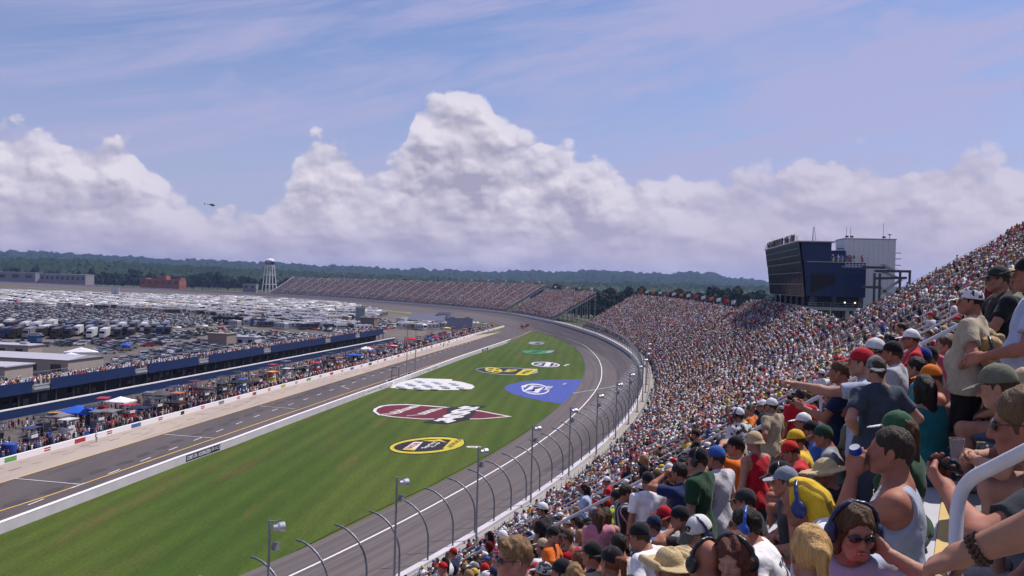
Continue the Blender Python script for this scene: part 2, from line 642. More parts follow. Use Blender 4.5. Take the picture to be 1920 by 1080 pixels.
# blend line along the pit wall foot and dashes between the two pit lanes
dash = MB()
d0, d1 = np.array(G(60, 945.0)[:2]), np.array(G(478, 782.0)[:2])
dv = (d1 - d0) / np.linalg.norm(d1 - d0)
d2 = np.array([-16.0, 445.0])
for k in range(48):
    t = -10 + k * 9.2
    a = d0 + dv * t
    ang = (d2 - d1) / np.linalg.norm(d2 - d1)
    if a[1] > d1[1]:
        a = d1 + ang * (t - np.linalg.norm(d1 - d0))
    dd = dv if a[1] <= d1[1] else ang
    if a[1] > 470:
        break
    n = np.array([dd[1], -dd[0]]) * .11
    e = a + dd * 3.2
    dash.add([(*(a - n), .075), (*(a + n), .075), (*(e + n), .075), (*(e - n), .075)], [(0, 1, 2, 3)])
o = dash.build('pit_lane_dashes', M_offw)
o['kind'] = 'structure'
for (pa, pb) in (((28, 898), (150, 909)), ((308, 815), (400, 822)), ((488, 762), (553, 767)), ((640, 725), (655, 730))):
    strip('pit_lane_timing_line', gp([pa, pb]), .22, M_offw, .08)
# rubbed in tyre marks in the pit boxes are stains on the concrete
M_rub = mat('tyre_rubber_stain', (.15, .125, .118), .9, var=.2)
M_rub2 = mat('asphalt_oil_stain', (.058, .052, .058), .9, var=.2)
sb = MB()
for k in range(64):
    s = 8 + k * 6.4 + RNG.uniform(-1, 1)
    p0 = np.array(PITW[0]); acc = 0
    i = 0
    while i < len(PITW) - 2:
        seg = np.array(PITW[i + 1]) - np.array(PITW[i])
        L = np.linalg.norm(seg)
        if acc + L > s:
            break
        acc += L
        i += 1
    seg = np.array(PITW[i + 1]) - np.array(PITW[i]); L = np.linalg.norm(seg); seg = seg / L
    q = np.array(PITW[i]) + seg * min(s - acc, L)
    nn = np.array([seg[1], -seg[0]])
    for off in (RNG.uniform(1.6, 2.2), RNG.uniform(3.4, 4.2)):
        c = q + nn * off
        ln = RNG.uniform(1.2, 3.4)
        e = c + seg * ln + nn * RNG.uniform(-.1, .8)
        w = RNG.uniform(.08, .2)
        sb.add([(*(c - nn * w), .052), (*(c + nn * w), .052), (*(e + nn * w * .6), .052), (*(e - nn * w * .6), .052)], [(0, 1, 2, 3)], 0)
for k in range(46):
    a = d0 + dv * (-6 + k * 6.3) if k < 30 else d1 + (d2 - d1) / np.linalg.norm(d2 - d1) * (k - 27) * 10
    nn = np.array([dv[1], -dv[0]])
    c = a - nn * RNG.uniform(1.5, 2.8)
    pts = []
    for j in range(9):
        t = 2 * math.pi * j / 9
        r = RNG.uniform(.7, 1.2)
        pts.append((*(c + dv * math.cos(t) * 2.4 * r + nn * math.sin(t) * .8 * r), .032))
    sb.add(pts, [tuple(range(9))], 1)
o = sb.build('pit_surface_stains', [M_rub, M_rub2])
o['kind'] = 'structure'

# ------------------------------------------------------------------ banked race track
WS = [0, 100, 300, 380, 430, 481, 536, 602, 645, 700, 770, 3000]
WO = [22.5, 22.3, 21.6, 19.5, 17.8, 14.6, 11.4, 10.6, 12.9, 19, 27, 29]


def track_z(s, o):
    oi = -np.interp(s, WS, WO)
    f = (o - oi) / (-2.5 - oi)
    f = np.clip(f, 0, 1)
    return .06 + f * (ZB(s) - .95)


def track_hit(px, py):
    d = ray(px, py)
    lo, hi = 30.0, 900.0
    best = None
    for t in np.linspace(60, 800, 1500):
        p = CAMP + d * t
        s, o = SO(p[0], p[1])
        if o > -2.4:
            continue
        dz = p[2] - track_z(s, o)
        if dz <= 0:
            return s, o
    return None


def asphalt_track():
    m = bpy.data.materials.new('track_asphalt')
    m.use_nodes = True
    b = NB(m.node_tree)
    p = m.node_tree.nodes['Principled BSDF']
    p.inputs['Roughness'].default_value = .82
    p.inputs['Specular IOR Level'].default_value = .25
    uv = b.n('ShaderNodeUVMap').outputs[0]
    sx = b.n('ShaderNodeSeparateXYZ')
    b.set(sx.inputs[0], uv)
    st = b.xyz(b.m('MULTIPLY', sx.outputs[0], .012), b.m('MULTIPLY', sx.outputs[1], 1.0), 0)
    n1 = b.noise(st, 1.1, 6.0, .7)
    col = b.mix(b.ramp(n1, .3, .7), (.092, .076, .077), (.150, .126, .124))
    n2 = b.noise(b.xyz(b.m('MULTIPLY', sx.outputs[0], .03), b.m('MULTIPLY', sx.outputs[1], 3.0), 3), 1.0, 4.0, .7)
    col = b.mix(b.ramp(n2, .54, .74, 0, .55), col, (.060, .052, .055))
    fr = b.m('ABSOLUTE', b.m('SUBTRACT', b.m('FRACT', b.m('DIVIDE', sx.outputs[1], 3.7)), .5))
    col = b.mix(b.m('MULTIPLY', b.m('LESS_THAN', fr, .012), .5), col, (.05, .043, .045))
    b.set(p.inputs['Base Color'], col)
    return m


M_track = asphalt_track()


def sweep_uv(name, s0, s1, step, offs, zf, m, kind=None, parent=None):
    ss = np.arange(s0, s1 + .1, step)
    vs, uvs = [], []
    n = None
    for s in ss:
        os_ = offs(s)
        n = len(os_)
        for o in os_:
            vs.append(P3(s, o, zf(s, o)))
            uvs.append((s, o))
    fs = [(i * n + k, i * n + k + 1, (i + 1) * n + k + 1, (i + 1) * n + k) for i in range(len(ss) - 1) for k in range(n - 1)]
    me = bpy.data.meshes.new(name)
    me.from_pydata(vs, [], fs)
    ul = me.uv_layers.new(name='UVMap')
    li = np.empty(len(me.loops), np.int32)
    me.loops.foreach_get('vertex_index', li)
    ul.data.foreach_set('uv', np.array(uvs, np.float32)[li].ravel())
    me.materials.append(m)
    if me.polygons[0].normal.z < 0:
        me.flip_normals()
    o = bpy.data.objects.new(name, me)
    COL.objects.link(o)
    o.parent = parent
    if kind:
        o['kind'] = kind
    return o


sweep_uv('race_track', 10, 2150, 4, lambda s: np.linspace(-np.interp(s, WS, WO), -2.3, 10), track_z, M_track, 'structure')
# the slope under the track's low edge in the far turn reads as brown dry grass
sweep_uv('turn_verge', 780, 2150, 8, lambda s: np.linspace(-np.interp(s, WS, WO) - 14, -np.interp(s, WS, WO) + .5, 3), lambda s, o: .05,
         ground_mat('dry_verge', (.24, .19, .10), (.16, .15, .07), (.30, .24, .13), .02, .1), 'structure')
# white groove line
wl = [track_hit(*p) for p in [(980, 850), (1092, 762), (1122, 725), (1127, 692), (1117, 667), (1092, 645), (1055, 631), (1020, 624)]]
wl = [q for q in wl if q]
ws_, wo_ = [q[0] for q in wl], [q[1] for q in wl]
k_ = np.argsort(ws_)
ws_, wo_ = np.array(ws_)[k_], np.array(wo_)[k_]
ss = np.arange(90, ws_[-1], 4)
oo = _sm(np.interp(ss, ws_, wo_), 6)
strip('track_groove_line', [P2(s, o) for s, o in zip(ss, oo)], .24, M_white, zs=[float(track_z(s, o)) + .03 for s, o in zip(ss, oo)])
# start finish line across the track
fl = track_hit(1120, 730)
sF = fl[0]
ro = np.linspace(-np.interp(sF, WS, WO) + .1, -2.9, 14)
strip('finish_line', [P2(sF, o) for o in ro], .5, M_white, zs=[float(track_z(sF, o)) + .03 for o in ro])

# outer track wall: one white concrete wall the whole way round
wb = MB()
rows = []
for s in np.arange(10, 2150, 4.0):
    zb = float(ZB(s))
    rows.append([P3(s, -2.45, zb - 1.3), P3(s, -2.45, zb + .28), P3(s, -1.75, zb + .28), P3(s, -1.75, zb - 2.5)])
wb.grid(rows)
tag(wb.build('track_wall', mat('wall_concrete', (.50, .48, .52), .7, var=.12, vscale=.25)), 'long pale concrete wall around the outer edge of the banked race track', 'wall')
# earth bank outside the wall in the far turn, joins the land to the top of the banking
sweep_uv('outer_bank', 575, 2150, 8, lambda s: np.array([-1.7, 2, 60, 75]), lambda s, o: float(np.interp(o, [-1.7, 2, 60, 75], [ZB(s) - .6, ZB(s) - .4, 2.5, -.1])), M_ground, 'structure')

# ------------------------------------------------------------------ inner pit wall
def wall_along(name, pts, h, w, m, label, z=0.0, cat='wall', group=None, step=None):
    b = MB()
    P = [Vector((float(p[0]), float(p[1]))) for p in pts]
    rows = []
    for i, p in enumerate(P):
        d = (P[min(i + 1, len(P) - 1)] - P[max(i - 1, 0)]).normalized()
        n = Vector((d.y, -d.x)) * w / 2
        rows.append([(p.x - n.x, p.y - n.y, z), (p.x - n.x, p.y - n.y, z + h), (p.x + n.x, p.y + n.y, z + h), (p.x + n.x, p.y + n.y, z)])
    b.grid(rows)
    k = len(b.v)
    b.f.append((0, 1, 2, 3)); b.m.append(0)
    b.f.append((k - 1, k - 2, k - 3, k - 4)); b.m.append(0)
    return tag(b.build(name, m), label, cat, group)


IW = [(p[0] - .35, p[1]) for p in INNER[:-1]]
M_pw = mat('pit_wall_concrete', (.50, .48, .53), .75, var=.10, vscale=.4)
pitwall = wall_along('pit_wall', IW, 1.25, .55, M_pw, 'long low concrete wall with white top between pit road and the infield grass')
wt = MB()
rows = []
for i, p in enumerate(IW):
    d = (Vector(IW[min(i + 1, len(IW) - 1)]) - Vector(IW[max(i - 1, 0)])).normalized()
    n = Vector((d.y, -d.x)) * .30
    rows.append([(p[0] - n.x, p[1] - n.y, 1.2535), (p[0] - n.x, p[1] - n.y, 1.30), (p[0] + n.x, p[1] + n.y, 1.30), (p[0] + n.x, p[1] + n.y, 1.2535)])
wt.grid(rows)
wt.build('wall_cap', M_white, pitwall)


def text_mesh(txt, size=1.0, bold=.0):
    cu = bpy.data.curves.new('lettering', 'FONT')
    cu.body = txt
    cu.size = size
    cu.align_x = 'CENTER'
    cu.align_y = 'CENTER'
    cu.resolution_u = 3
    cu.offset = bold
    o = bpy.data.objects.new('lettering', cu)
    COL.objects.link(o)
    dg = bpy.context.evaluated_depsgraph_get()
    me = bpy.data.meshes.new_from_object(o.evaluated_get(dg))
    v = [tuple(p.co) for p in me.vertices]
    f = [tuple(p.vertices) for p in me.polygons]
    bpy.data.objects.remove(o)
    bpy.data.curves.remove(cu)
    bpy.data.meshes.remove(me)
    xs = [p[0] for p in v]; ys = [p[1] for p in v]
    cx, cy = (max(xs) + min(xs)) / 2, (max(ys) + min(ys)) / 2
    w, h = max(xs) - min(xs), max(ys) - min(ys)
    return [((p[0] - cx) / w, (p[1] - cy) / h) for p in v], f   # normalised to +-.5


def seg_point(pts, y):
    """point and direction on the wall polyline at given y"""
    for a, b_ in zip(pts[:-1], pts[1:]):
        if a[1] <= y <= b_[1]:
            t = (y - a[1]) / (b_[1] - a[1])
            d = (Vector(b_) - Vector(a)).normalized()
            return Vector(a) + (Vector(b_) - Vector(a)) * t, d
    return Vector(pts[-1]), (Vector(pts[-1]) - Vector(pts[-2])).normalized()


def wall_panel(name, y0, y1, z0, z1, m, txts, m2, parent, off=.28):
    """a flat panel on the grass side of the pit wall, with lettering"""
    a, d = seg_point(IW, y0)
    b_, _ = seg_point(IW, y1)
    d = (b_ - a).normalized()
    n = Vector((d.y, -d.x))
    a = a + n * (off + .02)
    b_ = b_ + n * (off + .02)
    L = (b_ - a).length
    if m is not None:
        mb = MB()
        c = (a + b_) / 2
        mb.box((c.x, c.y, (z0 + z1) / 2), (L, .03, z1 - z0), 0, rz=math.atan2(d.y, d.x))
        mb.build(name, m, parent)
    for (t, f0, f1, mm) in txts:
        v, f = text_mesh(t, 1, .02)
        vs = []
        for (x, y) in v:
            q = a + d * (L * (f0 + (f1 - f0) * (x + .5))) + n * .022
            vs.append((q.x, q.y, (z0 + z1) / 2 + y * (z1 - z0) * .66))
        MB().add(vs, f).build('lettering', mm or m2, parent)


# the photograph's painted sign on the wall: dark blue, pale letters
wall_panel('sign_panel', seg_point(IW, float(G(340, 868)[1]))[0].y, float(G(397, 845)[1]), .22, 1.16, mat('sign_navy', (.012, .022, .07), .5),
           [('COMET ATIA', .02, .31, None), ('KODENCEEN', .35, .70, None), ('O I C J', .73, .98, None)], M_white, pitwall)
wall_panel('sign_panel', float(G(677, 742)[1]), float(G(725, 722)[1]), .15, 1.15, M_white, [('OOOOOO OOTIJL', .03, .97, M_black)], M_black, pitwall)
wall_panel('sign_panel', float(G(778, 702)[1]), float(G(812, 690)[1]), .15, 1.15, M_white, [('TTTKII DEEEF', .03, .97, M_black)], M_black, pitwall)
wall_panel('sign_panel', float(G(895, 660)[1]), float(G(905, 656)[1]), .2, 1.1, M_glass, [('MIS', .2, .8, M_white)], M_white, pitwall)
wall_panel('sign_panel', float(G(948, 643)[1]), float(G(956, 640)[1]), .2, 1.1, M_glass, [('MIS', .2, .8, M_white)], M_white, pitwall)

# ------------------------------------------------------------------ logos painted on the grass (each a flat painting)
def painted(name, label, parts, cat='painted logo'):
    root = None
    z = .065
    for (pn, pts, m, faces) in parts:
        b = MB()
        vs = [(*G(x, y, z)[:2], z) for x, y in pts]
        b.add(vs, faces or [tuple(range(len(vs)))])
        o = b.build(pn if root else name, m, root)
        for p in o.data.polygons:
            if p.normal.z < 0:
                o.data.flip_normals()
                break
        if root is None:
            root = tag(o, label, cat)
        z += .012
    return root


def ell(cx, cy, a, b_, rot=0.0, n=40, sx=0.0):
    r = math.radians(rot)
    out = []
    for k in range(n):
        t = 2 * math.pi * k / n
        x, y = a * math.cos(t), b_ * math.sin(t)
        out.append((cx + x * math.cos(r) - y * math.sin(r) + sx * y, cy + x * math.sin(r) + y * math.cos(r)))
    return out


def ptext(txt, c, along, up, bold=.02):
    """lettering: centre pixel, vector along the word, vector up the letters"""
    v, f = text_mesh(txt, 1, bold)
    return [(c[0] + x * along[0] + y * up[0], c[1] + x * along[1] + y * up[1]) for x, y in v], f


def T(pn, txt, c, al, up, m, bold=.02):
    v, f = ptext(txt, c, al, up, bold)
    return (pn, v, m, f)


PW_, PB_, PY_ = mat('field_white', (.56, .55, .55), .9, var=.26, vscale=1.6), mat('field_black', (.014, .014, .02), .9), mat('field_yellow', (.50, .40, .035), .9, var=.26, vscale=1.4)
PR_ = mat('field_maroon', (.115, .011, .022), .9, var=.32, vscale=1.2)
PGn, PBl, PGy = mat('field_green', (.045, .20, .07), .9, var=.3, vscale=1), mat('field_blue', (.050, .075, .30), .9, var=.25, vscale=.6), mat('field_grey', (.22, .25, .31), .9, var=.1)
PRd = mat('field_red', (.36, .03, .02), .9)
painted('field_logo', 'black and yellow oval series logo painted on the near grass', [
    ('border', ell(800.5, 835, 73, 16.5, -3.5, sx=-.25), PB_, None),
    ('ring', ell(800.5, 835, 70, 14.8, -3.5, sx=-.25), PY_, None),
    ('field', ell(799, 835, 61, 11.5, -3.5, sx=-.25), PB_, None),
    ('panel', [(830, 841), (849, 822), (868, 824), (870, 829), (856, 837), (838, 842)], PY_, None),
    T('lettering', 'SERIES', (852, 831), (22, -15), (-6, -3), PB_),
    ('flash', [(790, 826), (812, 825), (825, 823.5), (838, 830), (822, 826.5), (806, 827.5)], PY_, None),
    ('badge', [(754, 843), (776, 828.5), (793, 828.5), (777, 844.5)], PW_, None),
    ('badge_stripe', [(754, 843), (759, 840), (781, 841), (777, 844.5)], PY_, None),
    T('lettering', 'NASCAR', (774, 835.5), (19, -11), (-12, 0), PRd),
    T('lettering', 'Sprint', (806, 834), (23, -13), (-13, 0), PW_),
    T('lettering', 'Cup', (817, 834), (13, -9), (-9, 0), PW_),
])
painted('field_logo', 'maroon teardrop shaped race logo with white lettering painted on the grass', [
    ('border', [(697, 771), (699, 766), (710, 760), (728, 757.5), (760, 756.5), (800, 759), (850, 763), (900, 768.5), (962, 781), (905, 786.5), (850, 787.5), (790, 787), (735, 783), (707, 779)], PB_, None),
    ('rim', [(699, 771), (701, 766.5), (712, 761), (730, 758.5), (760, 757.5), (800, 760), (850, 764), (900, 769.5), (960, 781), (903, 785.7), (850, 786.5), (790, 786), (737, 782), (709, 778)], PW_, None),
    ('field', [(705, 771), (708, 766), (720, 761.5), (735, 759.8), (760, 759), (800, 761.5), (850, 765.5), (900, 771), (950, 780.5), (903, 784.5), (850, 785.3), (790, 784.8), (740, 781), (713, 777)], PR_, None),
    T('lettering', 'Quicken', (752, 769.5), (54, -17), (-40, 3), PW_, .03),
    T('lettering', 'Loans', (797, 772.5), (36, -12), (-36, 3), PW_, .03),
    ('flag_shadow', [(794, 792), (812, 786), (835, 782), (838, 764), (860, 763), (875, 759), (913, 761), (890, 768), (894, 772), (880, 786), (856, 791), (838, 795)], PB_, None),
    T('lettering', '400', (856, 777), (46, -26), (-50, 5), PW_, .05),
    ('flag_check', [(812, 788.5), (828, 785), (836, 786), (821, 790)], PW_, None),
    ('flag_check', [(832, 791), (848, 787), (856, 788.5), (840, 793)], PW_, None),
    ('flag_check', [(858, 764.5), (872, 761), (884, 762), (870, 766)], PW_, None),
    ('flag_check', [(884, 765.5), (893, 762.5), (900, 763), (893, 766)], PW_, None),
])
bl = [('border', ell(885 + 58, 0, 1, 1), PB_, None)]
painted('field_logo', 'long black and yellow insurance style logo with round emblem painted across the grass', [
    ('rim', [(891, 693), (897, 690), (915, 688.5), (960, 689.5), (1008, 692), (1008, 699), (985, 703.5), (940, 702.5), (905, 698)], PGy, None),
    ('field', [(893, 693), (899, 690.8), (916, 689.3), (960, 690.3), (1000, 692.5), (1000, 699), (975, 702.3), (940, 701.5), (907, 697.4)], PB_, None),
    ('emblem_ring', ell(925.5, 693.8, 16.5, 4.4, 6), PY_, None),
    ('emblem_field', ell(925.5, 693.8, 12.5, 3.0, 6), PB_, None),
    ('emblem_bar', [(911, 693), (914, 692), (940, 694.5), (937, 696)], PY_, None),
    ('emblem_bar', [(920, 696.5), (928, 690), (932, 690.3), (925, 697)], PY_, None),
    T('lettering', 'MIS', (957, 695), (10, -5), (-20, -.6), PY_, .04),
    ('panel', [(965, 703), (982, 692), (1008, 691.5), (1006, 694.5), (990, 703.5)], PY_, None),
    T('lettering', '400', (987, 697.5), (14, -7), (-14, 0), PB_, .02),
])
painted('field_logo', 'white and dark blue oval logo painted beyond the yellow one', [
    ('border', ell(1023, 683.3, 28.5, 5.6, 3), PB_, None),
    ('rim', ell(1023, 683.3, 27, 4.8, 3), PW_, None),
    ('field', ell(1023, 683.3, 23, 3.8, 3), mat('field_navy', (.02, .03, .10), .9), None),
    ('panel', [(1019, 686.5), (1024, 679.6), (1034, 680.2), (1030, 687)], PW_, None),
    T('lettering', 'GN', (1012, 682.8), (5, -4), (-10, 0), PW_, .04),
    T('lettering', 'MIS', (1040, 684), (5, -4), (-6, 0), PW_, .04),
    T('lettering', 'MI', (1062, 684.5), (8, -3.5), (-7, 0), PW_, .05),
])
painted('field_logo', 'green and grey oval logo painted far up the grass', [
    ('border', [(976, 659), (981, 656.3), (1000, 655.8), (1043, 656.2), (1036, 661.5), (1018, 664.5), (995, 664.5), (982, 662.5)], PB_, None),
    ('field', [(978, 659), (983, 656.9), (1000, 656.5), (1030, 657), (1024, 662.5), (1012, 663.6), (996, 663.6), (984, 662)], PGn, None),
    ('panel', [(1026, 658), (1031, 656.9), (1041, 657), (1034, 661), (1024, 662.5)], PGy, None),
    T('lettering', 'GREEN', (1004, 660), (15, -5), (-17, 0), mat('field_dkgreen', (.012, .07, .03), .9), .03),
])
painted('field_logo', 'small pale blue logo painted at the far tip of the grass', [
    ('field', [(990, 643.5), (995, 640.8), (1022, 641), (1018, 645.5), (998, 646)], PGy, None),
    T('lettering', 'MIS', (1010, 643.3), (10, -3), (-13, 0), PB_, .03),
])
painted('field_checker', 'white oval chequered winner circle painted beside the pit wall', [
    ('field', [(731, 727), (738, 722), (760, 714), (782, 709), (848, 711), (847, 713.5), (866, 716), (886, 721.5), (890, 725.5), (884, 729.5), (862, 731), (820, 731), (770, 729.5)], PW_, None),
] + [('check', [(x, y), (x + 14 * k, y + 1.3 * k), (x + 14 * k - 2, y + 1.3 * k + 1.7), (x - 2, y + 1.7)], PGy, None) for (x, y, k) in
     [(778 + i * 32 - j * 8.5 + (j % 2) * 14, 713.2 + j * 2.6 + i * 2.3 - .2 * (j % 2), 1.0) for j in range(6) for i in range(4)] if 742 < x < 872 and y < 729 and (x + y * 1.2) > 1606])
painted('field_apron', 'large blue painted apron with a round white emblem beside the finish line', [
    ('field', [(945, 729), (949, 724), (958, 720), (980, 715.5), (1020, 712.5), (1060, 711.5), (1091, 711.5), (1084, 728), (1070, 745), (1056, 757.5), (1020, 752), (985, 745), (960, 738)], PBl, None),
    ('emblem_ring', ell(1004, 729.5, 26, 10, 4), PW_, None),
    ('emblem_gap', ell(1004, 729.5, 23, 8.2, 4), PBl, None),
    ('emblem', [(980, 734), (997, 722.5), (1020, 725.5), (1009, 736.5)], PW_, None),
    T('lettering', 'M', (1001, 729.6), (18, -9), (-15, -1), PBl, .03),
    ('tab', [(976, 725.5), (980, 722.5), (989, 723), (984, 726.5)], PW_, None),
    T('lettering', 'MIS', (1028, 727.5), (9, -7), (-10, -.6), PW_, .03),
    ('tab', [(1053, 721), (1058, 717.5), (1064, 718.5), (1058, 721.8)], PGy, None),
])
painted('field_mark', 'small white sponsor mark painted by the track edge near the closest oval', [('field', ell(889, 838, 15, 1.8, 2), PW_, None), ('stripe', ell(887, 838.2, 6, .7, 2), PRd, None)])

# ------------------------------------------------------------------ grandstands
def stand_mesh(s0, s1, r0, r1, step=4.0, closed_end=True):
    """stepped treads; returns MB"""
    prof = [(r0 * RUN, -1.0), (r0 * RUN, r0 * RISE)]
    for r in range(r0, r1):
        prof.append(((r + 1) * RUN, r * RISE))
        prof.append(((r + 1) * RUN, (r + 1) * RISE))
    prof.pop()
    return prof


def build_stand(name, label, s0, s1, r0, r1, aisles, bench_parts, step=5.0, dens=1.0):
    root = thing(name, label, 'grandstand', P3((s0 + s1) / 2, r0 * RUN, ZB((s0 + s1) / 2) - 1))
    inv = Matrix.Translation(root.location).inverted()
    def loc(b):
        b.v = [tuple(inv @ Vector(p)) for p in b.v]
        return b
    b = MB()
    rows = curve_rows(s0, s1, step, stand_mesh(s0, s1, r0, r1))
    b.grid(rows)
    loc(b).build('tread', M_tread, root)
    # underside frame and end walls: sloping stringers on columns
    e = MB()
    for s in (s0 + .1, s1 - .1):
        zb = float(ZB(s))
        e.add([P3(s, r0 * RUN, zb + r0 * RISE - .1), P3(s, r1 * RUN, zb + r1 * RISE - .5), P3(s, r1 * RUN, zb + r1 * RISE - 1.6), P3(s, r0 * RUN, zb + r0 * RISE - 1.2)], [(0, 1, 2, 3)])
    loc(e).build('end_stringer', M_steel, root)
    c = MB()
    n = max(2, int((s1 - s0) / 9))
    for s in np.linspace(s0 + .4, s1 - .4, n):
        for f in (.25, .55, .8, .98):
            r = r0 + (r1 - r0) * f
            z1 = float(ZB(s) + r * RISE - .9)
            p = P3(s, r * RUN, 0)
            if z1 > 1:
                c.box((p[0], p[1], z1 / 2), (.4, .4, z1), 0)
    loc(c).build('column', M_steel, root)
    # benches row by row
    segs = []
    last = s0 + .3
    for a in aisles:
        if a - .6 > last:
            segs.append((last, a - .6))
        last = a + .6
    segs.append((last, s1 - .3))
    def bench(b, r, seg):
        for (a, z) in seg:
            if z - a < .5:
                continue
            zt = r * RISE + .43
            n = max(2, int((z - a) / 4) + 1)
            sv = np.linspace(a, z, n)
            o1, o2, o3 = r * RUN + .40, r * RUN + .615, r * RUN + .695
            for (oa, ob, za, zc, mi) in ((o1, o2, zt - .05, zt, 0), (o2 + .004, o3, zt - .06, zt + .012, 1)):
                rws = [[P3(s, oa, ZB(s) + za), P3(s, oa, ZB(s) + zc), P3(s, ob, ZB(s) + zc), P3(s, ob, ZB(s) + za)] for s in sv]
                b.grid(rws, mi)
                k = len(b.v)
                b.f.append((k - 4 * n, k - 4 * n + 1, k - 4 * n + 2, k - 4 * n + 3)); b.m.append(mi)
                b.f.append((k - 1, k - 2, k - 3, k - 4)); b.m.append(mi)
            for s in sv[1:-1] if len(sv) > 3 else sv:
                p = P3(s, r * RUN + .56, ZB(s) + r * RISE + .19)
                b.box(p, (.06, .18, .37), 0, rz=-math.atan2(*tang(s)))
    if bench_parts:
        for r in range(r0, r1):
            b = MB()
            bench(b, r, segs)
            loc(b).build('bench', [M_alu, M_plank], root)
    else:
        b = MB()
        for r in range(r0, r1):
            zt = r * RISE + .43
            for (a, z) in segs:
                n = max(2, int((z - a) / 10) + 1)
                b.grid([[P3(s, r * RUN + .36, ZB(s) + zt - .14), P3(s, r * RUN + .36, ZB(s) + zt), P3(s, r * RUN + .66, ZB(s) + zt)] for s in np.linspace(a, z, n)], 0)
        loc(b).build('seating', [M_alu], root)
    # aisle steps painted pale, with a rail
    ab = MB()
    for a in aisles:
        for r in range(r0, r1):
            pr = [[P3(s, r * RUN + .42, ZB(s) + r * RISE), P3(s, r * RUN + .42, ZB(s) + r * RISE + .21), P3(s, r * RUN + .69, ZB(s) + r * RISE + .21)] for s in (a - .5, a + .5)]
            ab.grid(pr)
    loc(ab).build('aisle_steps', M_offw if not bench_parts else M_tread, root)
    return root, loc


M_plank = mat('yellow_plank', (.56, .40, .155), .6, var=.12, vscale=1.2)
S1A, S1B = 100.0, 257.0
AIS1 = [121.9, 134.5, 147, 160, 174, 188, 202, 216, 230, 244]
near_stand, nloc = build_stand('grandstand', 'huge near grandstand of bench rows packed with spectators above the track', S1A, S1B, 2, 83, AIS1, True)
AIS2 = list(np.arange(271, 575, 14.0))
mid_stand, mloc = build_stand('grandstand', 'crowded curved grandstand past the control tower, along the start of the turn', 257.4, 579, 2, 40, AIS2, False)
AISU = list(np.arange(271, 395, 14.0))
upper_stand, _ = build_stand('grandstand', 'short upper block of crowded rows just below the control tower', 257.6, 398, 40, 47, AISU, False)
AIS3 = list(np.arange(671, 762, 13.0))
third_stand, _ = build_stand('grandstand', 'small full grandstand standing alone between two gaps in the far turn', 657, 764, 2, 40, AIS3, False)
AIS4 = list(np.arange(795, 1270, 19.0))
far_stand, floc = build_stand('grandstand', 'long half empty grandstand far off beside the white water tower', 781, 1275, 2, 47, AIS4, False)

# aisle hand rails on the near stand, each a part
def handrail(s, ra, rb, parent, loc, h=1.18, rad=.032, n=8):
    b = MB()
    pts = []
    p0 = P3(s, ra * RUN, ZB(s) + ra * RISE)
    pts.append((p0[0], p0[1], p0[2]))
    pts.append(P3(s, ra * RUN + .02, ZB(s) + ra * RISE + h - .25))
    pts.append(P3(s, ra * RUN + .10, ZB(s) + ra * RISE + h - .06))
    pts.append(P3(s, ra * RUN + .28, ZB(s) + ra * RISE + h + .08))
    pts.append(P3(s, rb * RUN, ZB(s) + rb * RISE + h))
    b.tube(pts, rad, n)
    for r in range(ra + 2, rb + 1, 3):
        b.tube([P3(s, r * RUN - .05, ZB(s) + (r - 1) * RISE), P3(s, r * RUN - .05, ZB(s) + r * RISE + h - .03)], rad * .8, n)
    loc(b).build('handrail', M_rail, parent)


M_rail = mat('painted_rail', (.58, .58, .62), .42, .0, var=.05)
for a in AIS1[1:]:
    r = 3
    while r < 80:
        handrail(a, r, min(r + 5, 82), near_stand, nloc)
        r += 7
# far stand: the aisle rails read as pale lines
fb = MB()
for a in AIS4 + [781.5, 1274.5]:
    fb.tube([P3(a, 3 * RUN, ZB(a) + 3 * RISE + 1.0), P3(a, 47 * RUN, ZB(a) + 47 * RISE + 1.0)], .14 if a < 1270 else .3, 5)
floc(fb).build('handrail', M_white, far_stand)
# end rail of the near stand and of the middle one
eb = MB()
for h in (.55, 1.05):
    eb.tube([P3(S1B - .1, 2 * RUN, ZB(S1B) + 2 * RISE + h), P3(S1B - .1, 83 * RUN, ZB(S1B) + 83 * RISE + h)], .03, 6)
for r in range(2, 84, 3):
    p = P3(S1B - .1, r * RUN, ZB(S1B) + r * RISE)
    eb.tube([p, (p[0], p[1], p[2] + 1.05)], .028, 6)
nloc(eb).build('end_railing', M_steel, near_stand)

# rear parapet fence along the very top of the near stand, glass screen at its end
tb = MB()
for s in np.arange(236, 257, 2.4):
    p = P3(s, 83 * RUN, ZB(s) + 83 * RISE)
    tb.tube([p, (p[0], p[1], p[2] + 1.9)], .04, 6)
nloc(tb).build('rear_post', M_dark, near_stand)

# --- rail along the front walkway
fr = thing('front_railing', 'grey two bar railing along the front edge of the near stands', 'railing', P3(200, 0, ZB(200)))
inv = Matrix.Translation(fr.location).inverted()
b = MB()
for h in (1.08, .86):
    b.tube([P3(s, 0, ZB(s) + h) for s in np.arange(100, 578, 4.0)], .045 if h > 1 else .035, 6)
b.v = [tuple(inv @ Vector(p)) for p in b.v]
b.build('top_rail', M_alu, fr)
b = MB()
for s in np.arange(100, 578, 2.0):
    p = P3(s, 0, ZB(s))
    b.box((p[0], p[1], p[2] + .5), (.06, .06, 1.05), 0, rz=-math.atan2(*tang(s)))
b.v = [tuple(inv @ Vector(p)) for p in b.v]
o = b.build('post', M_steel, fr)
o['kind'] = 'stuff'
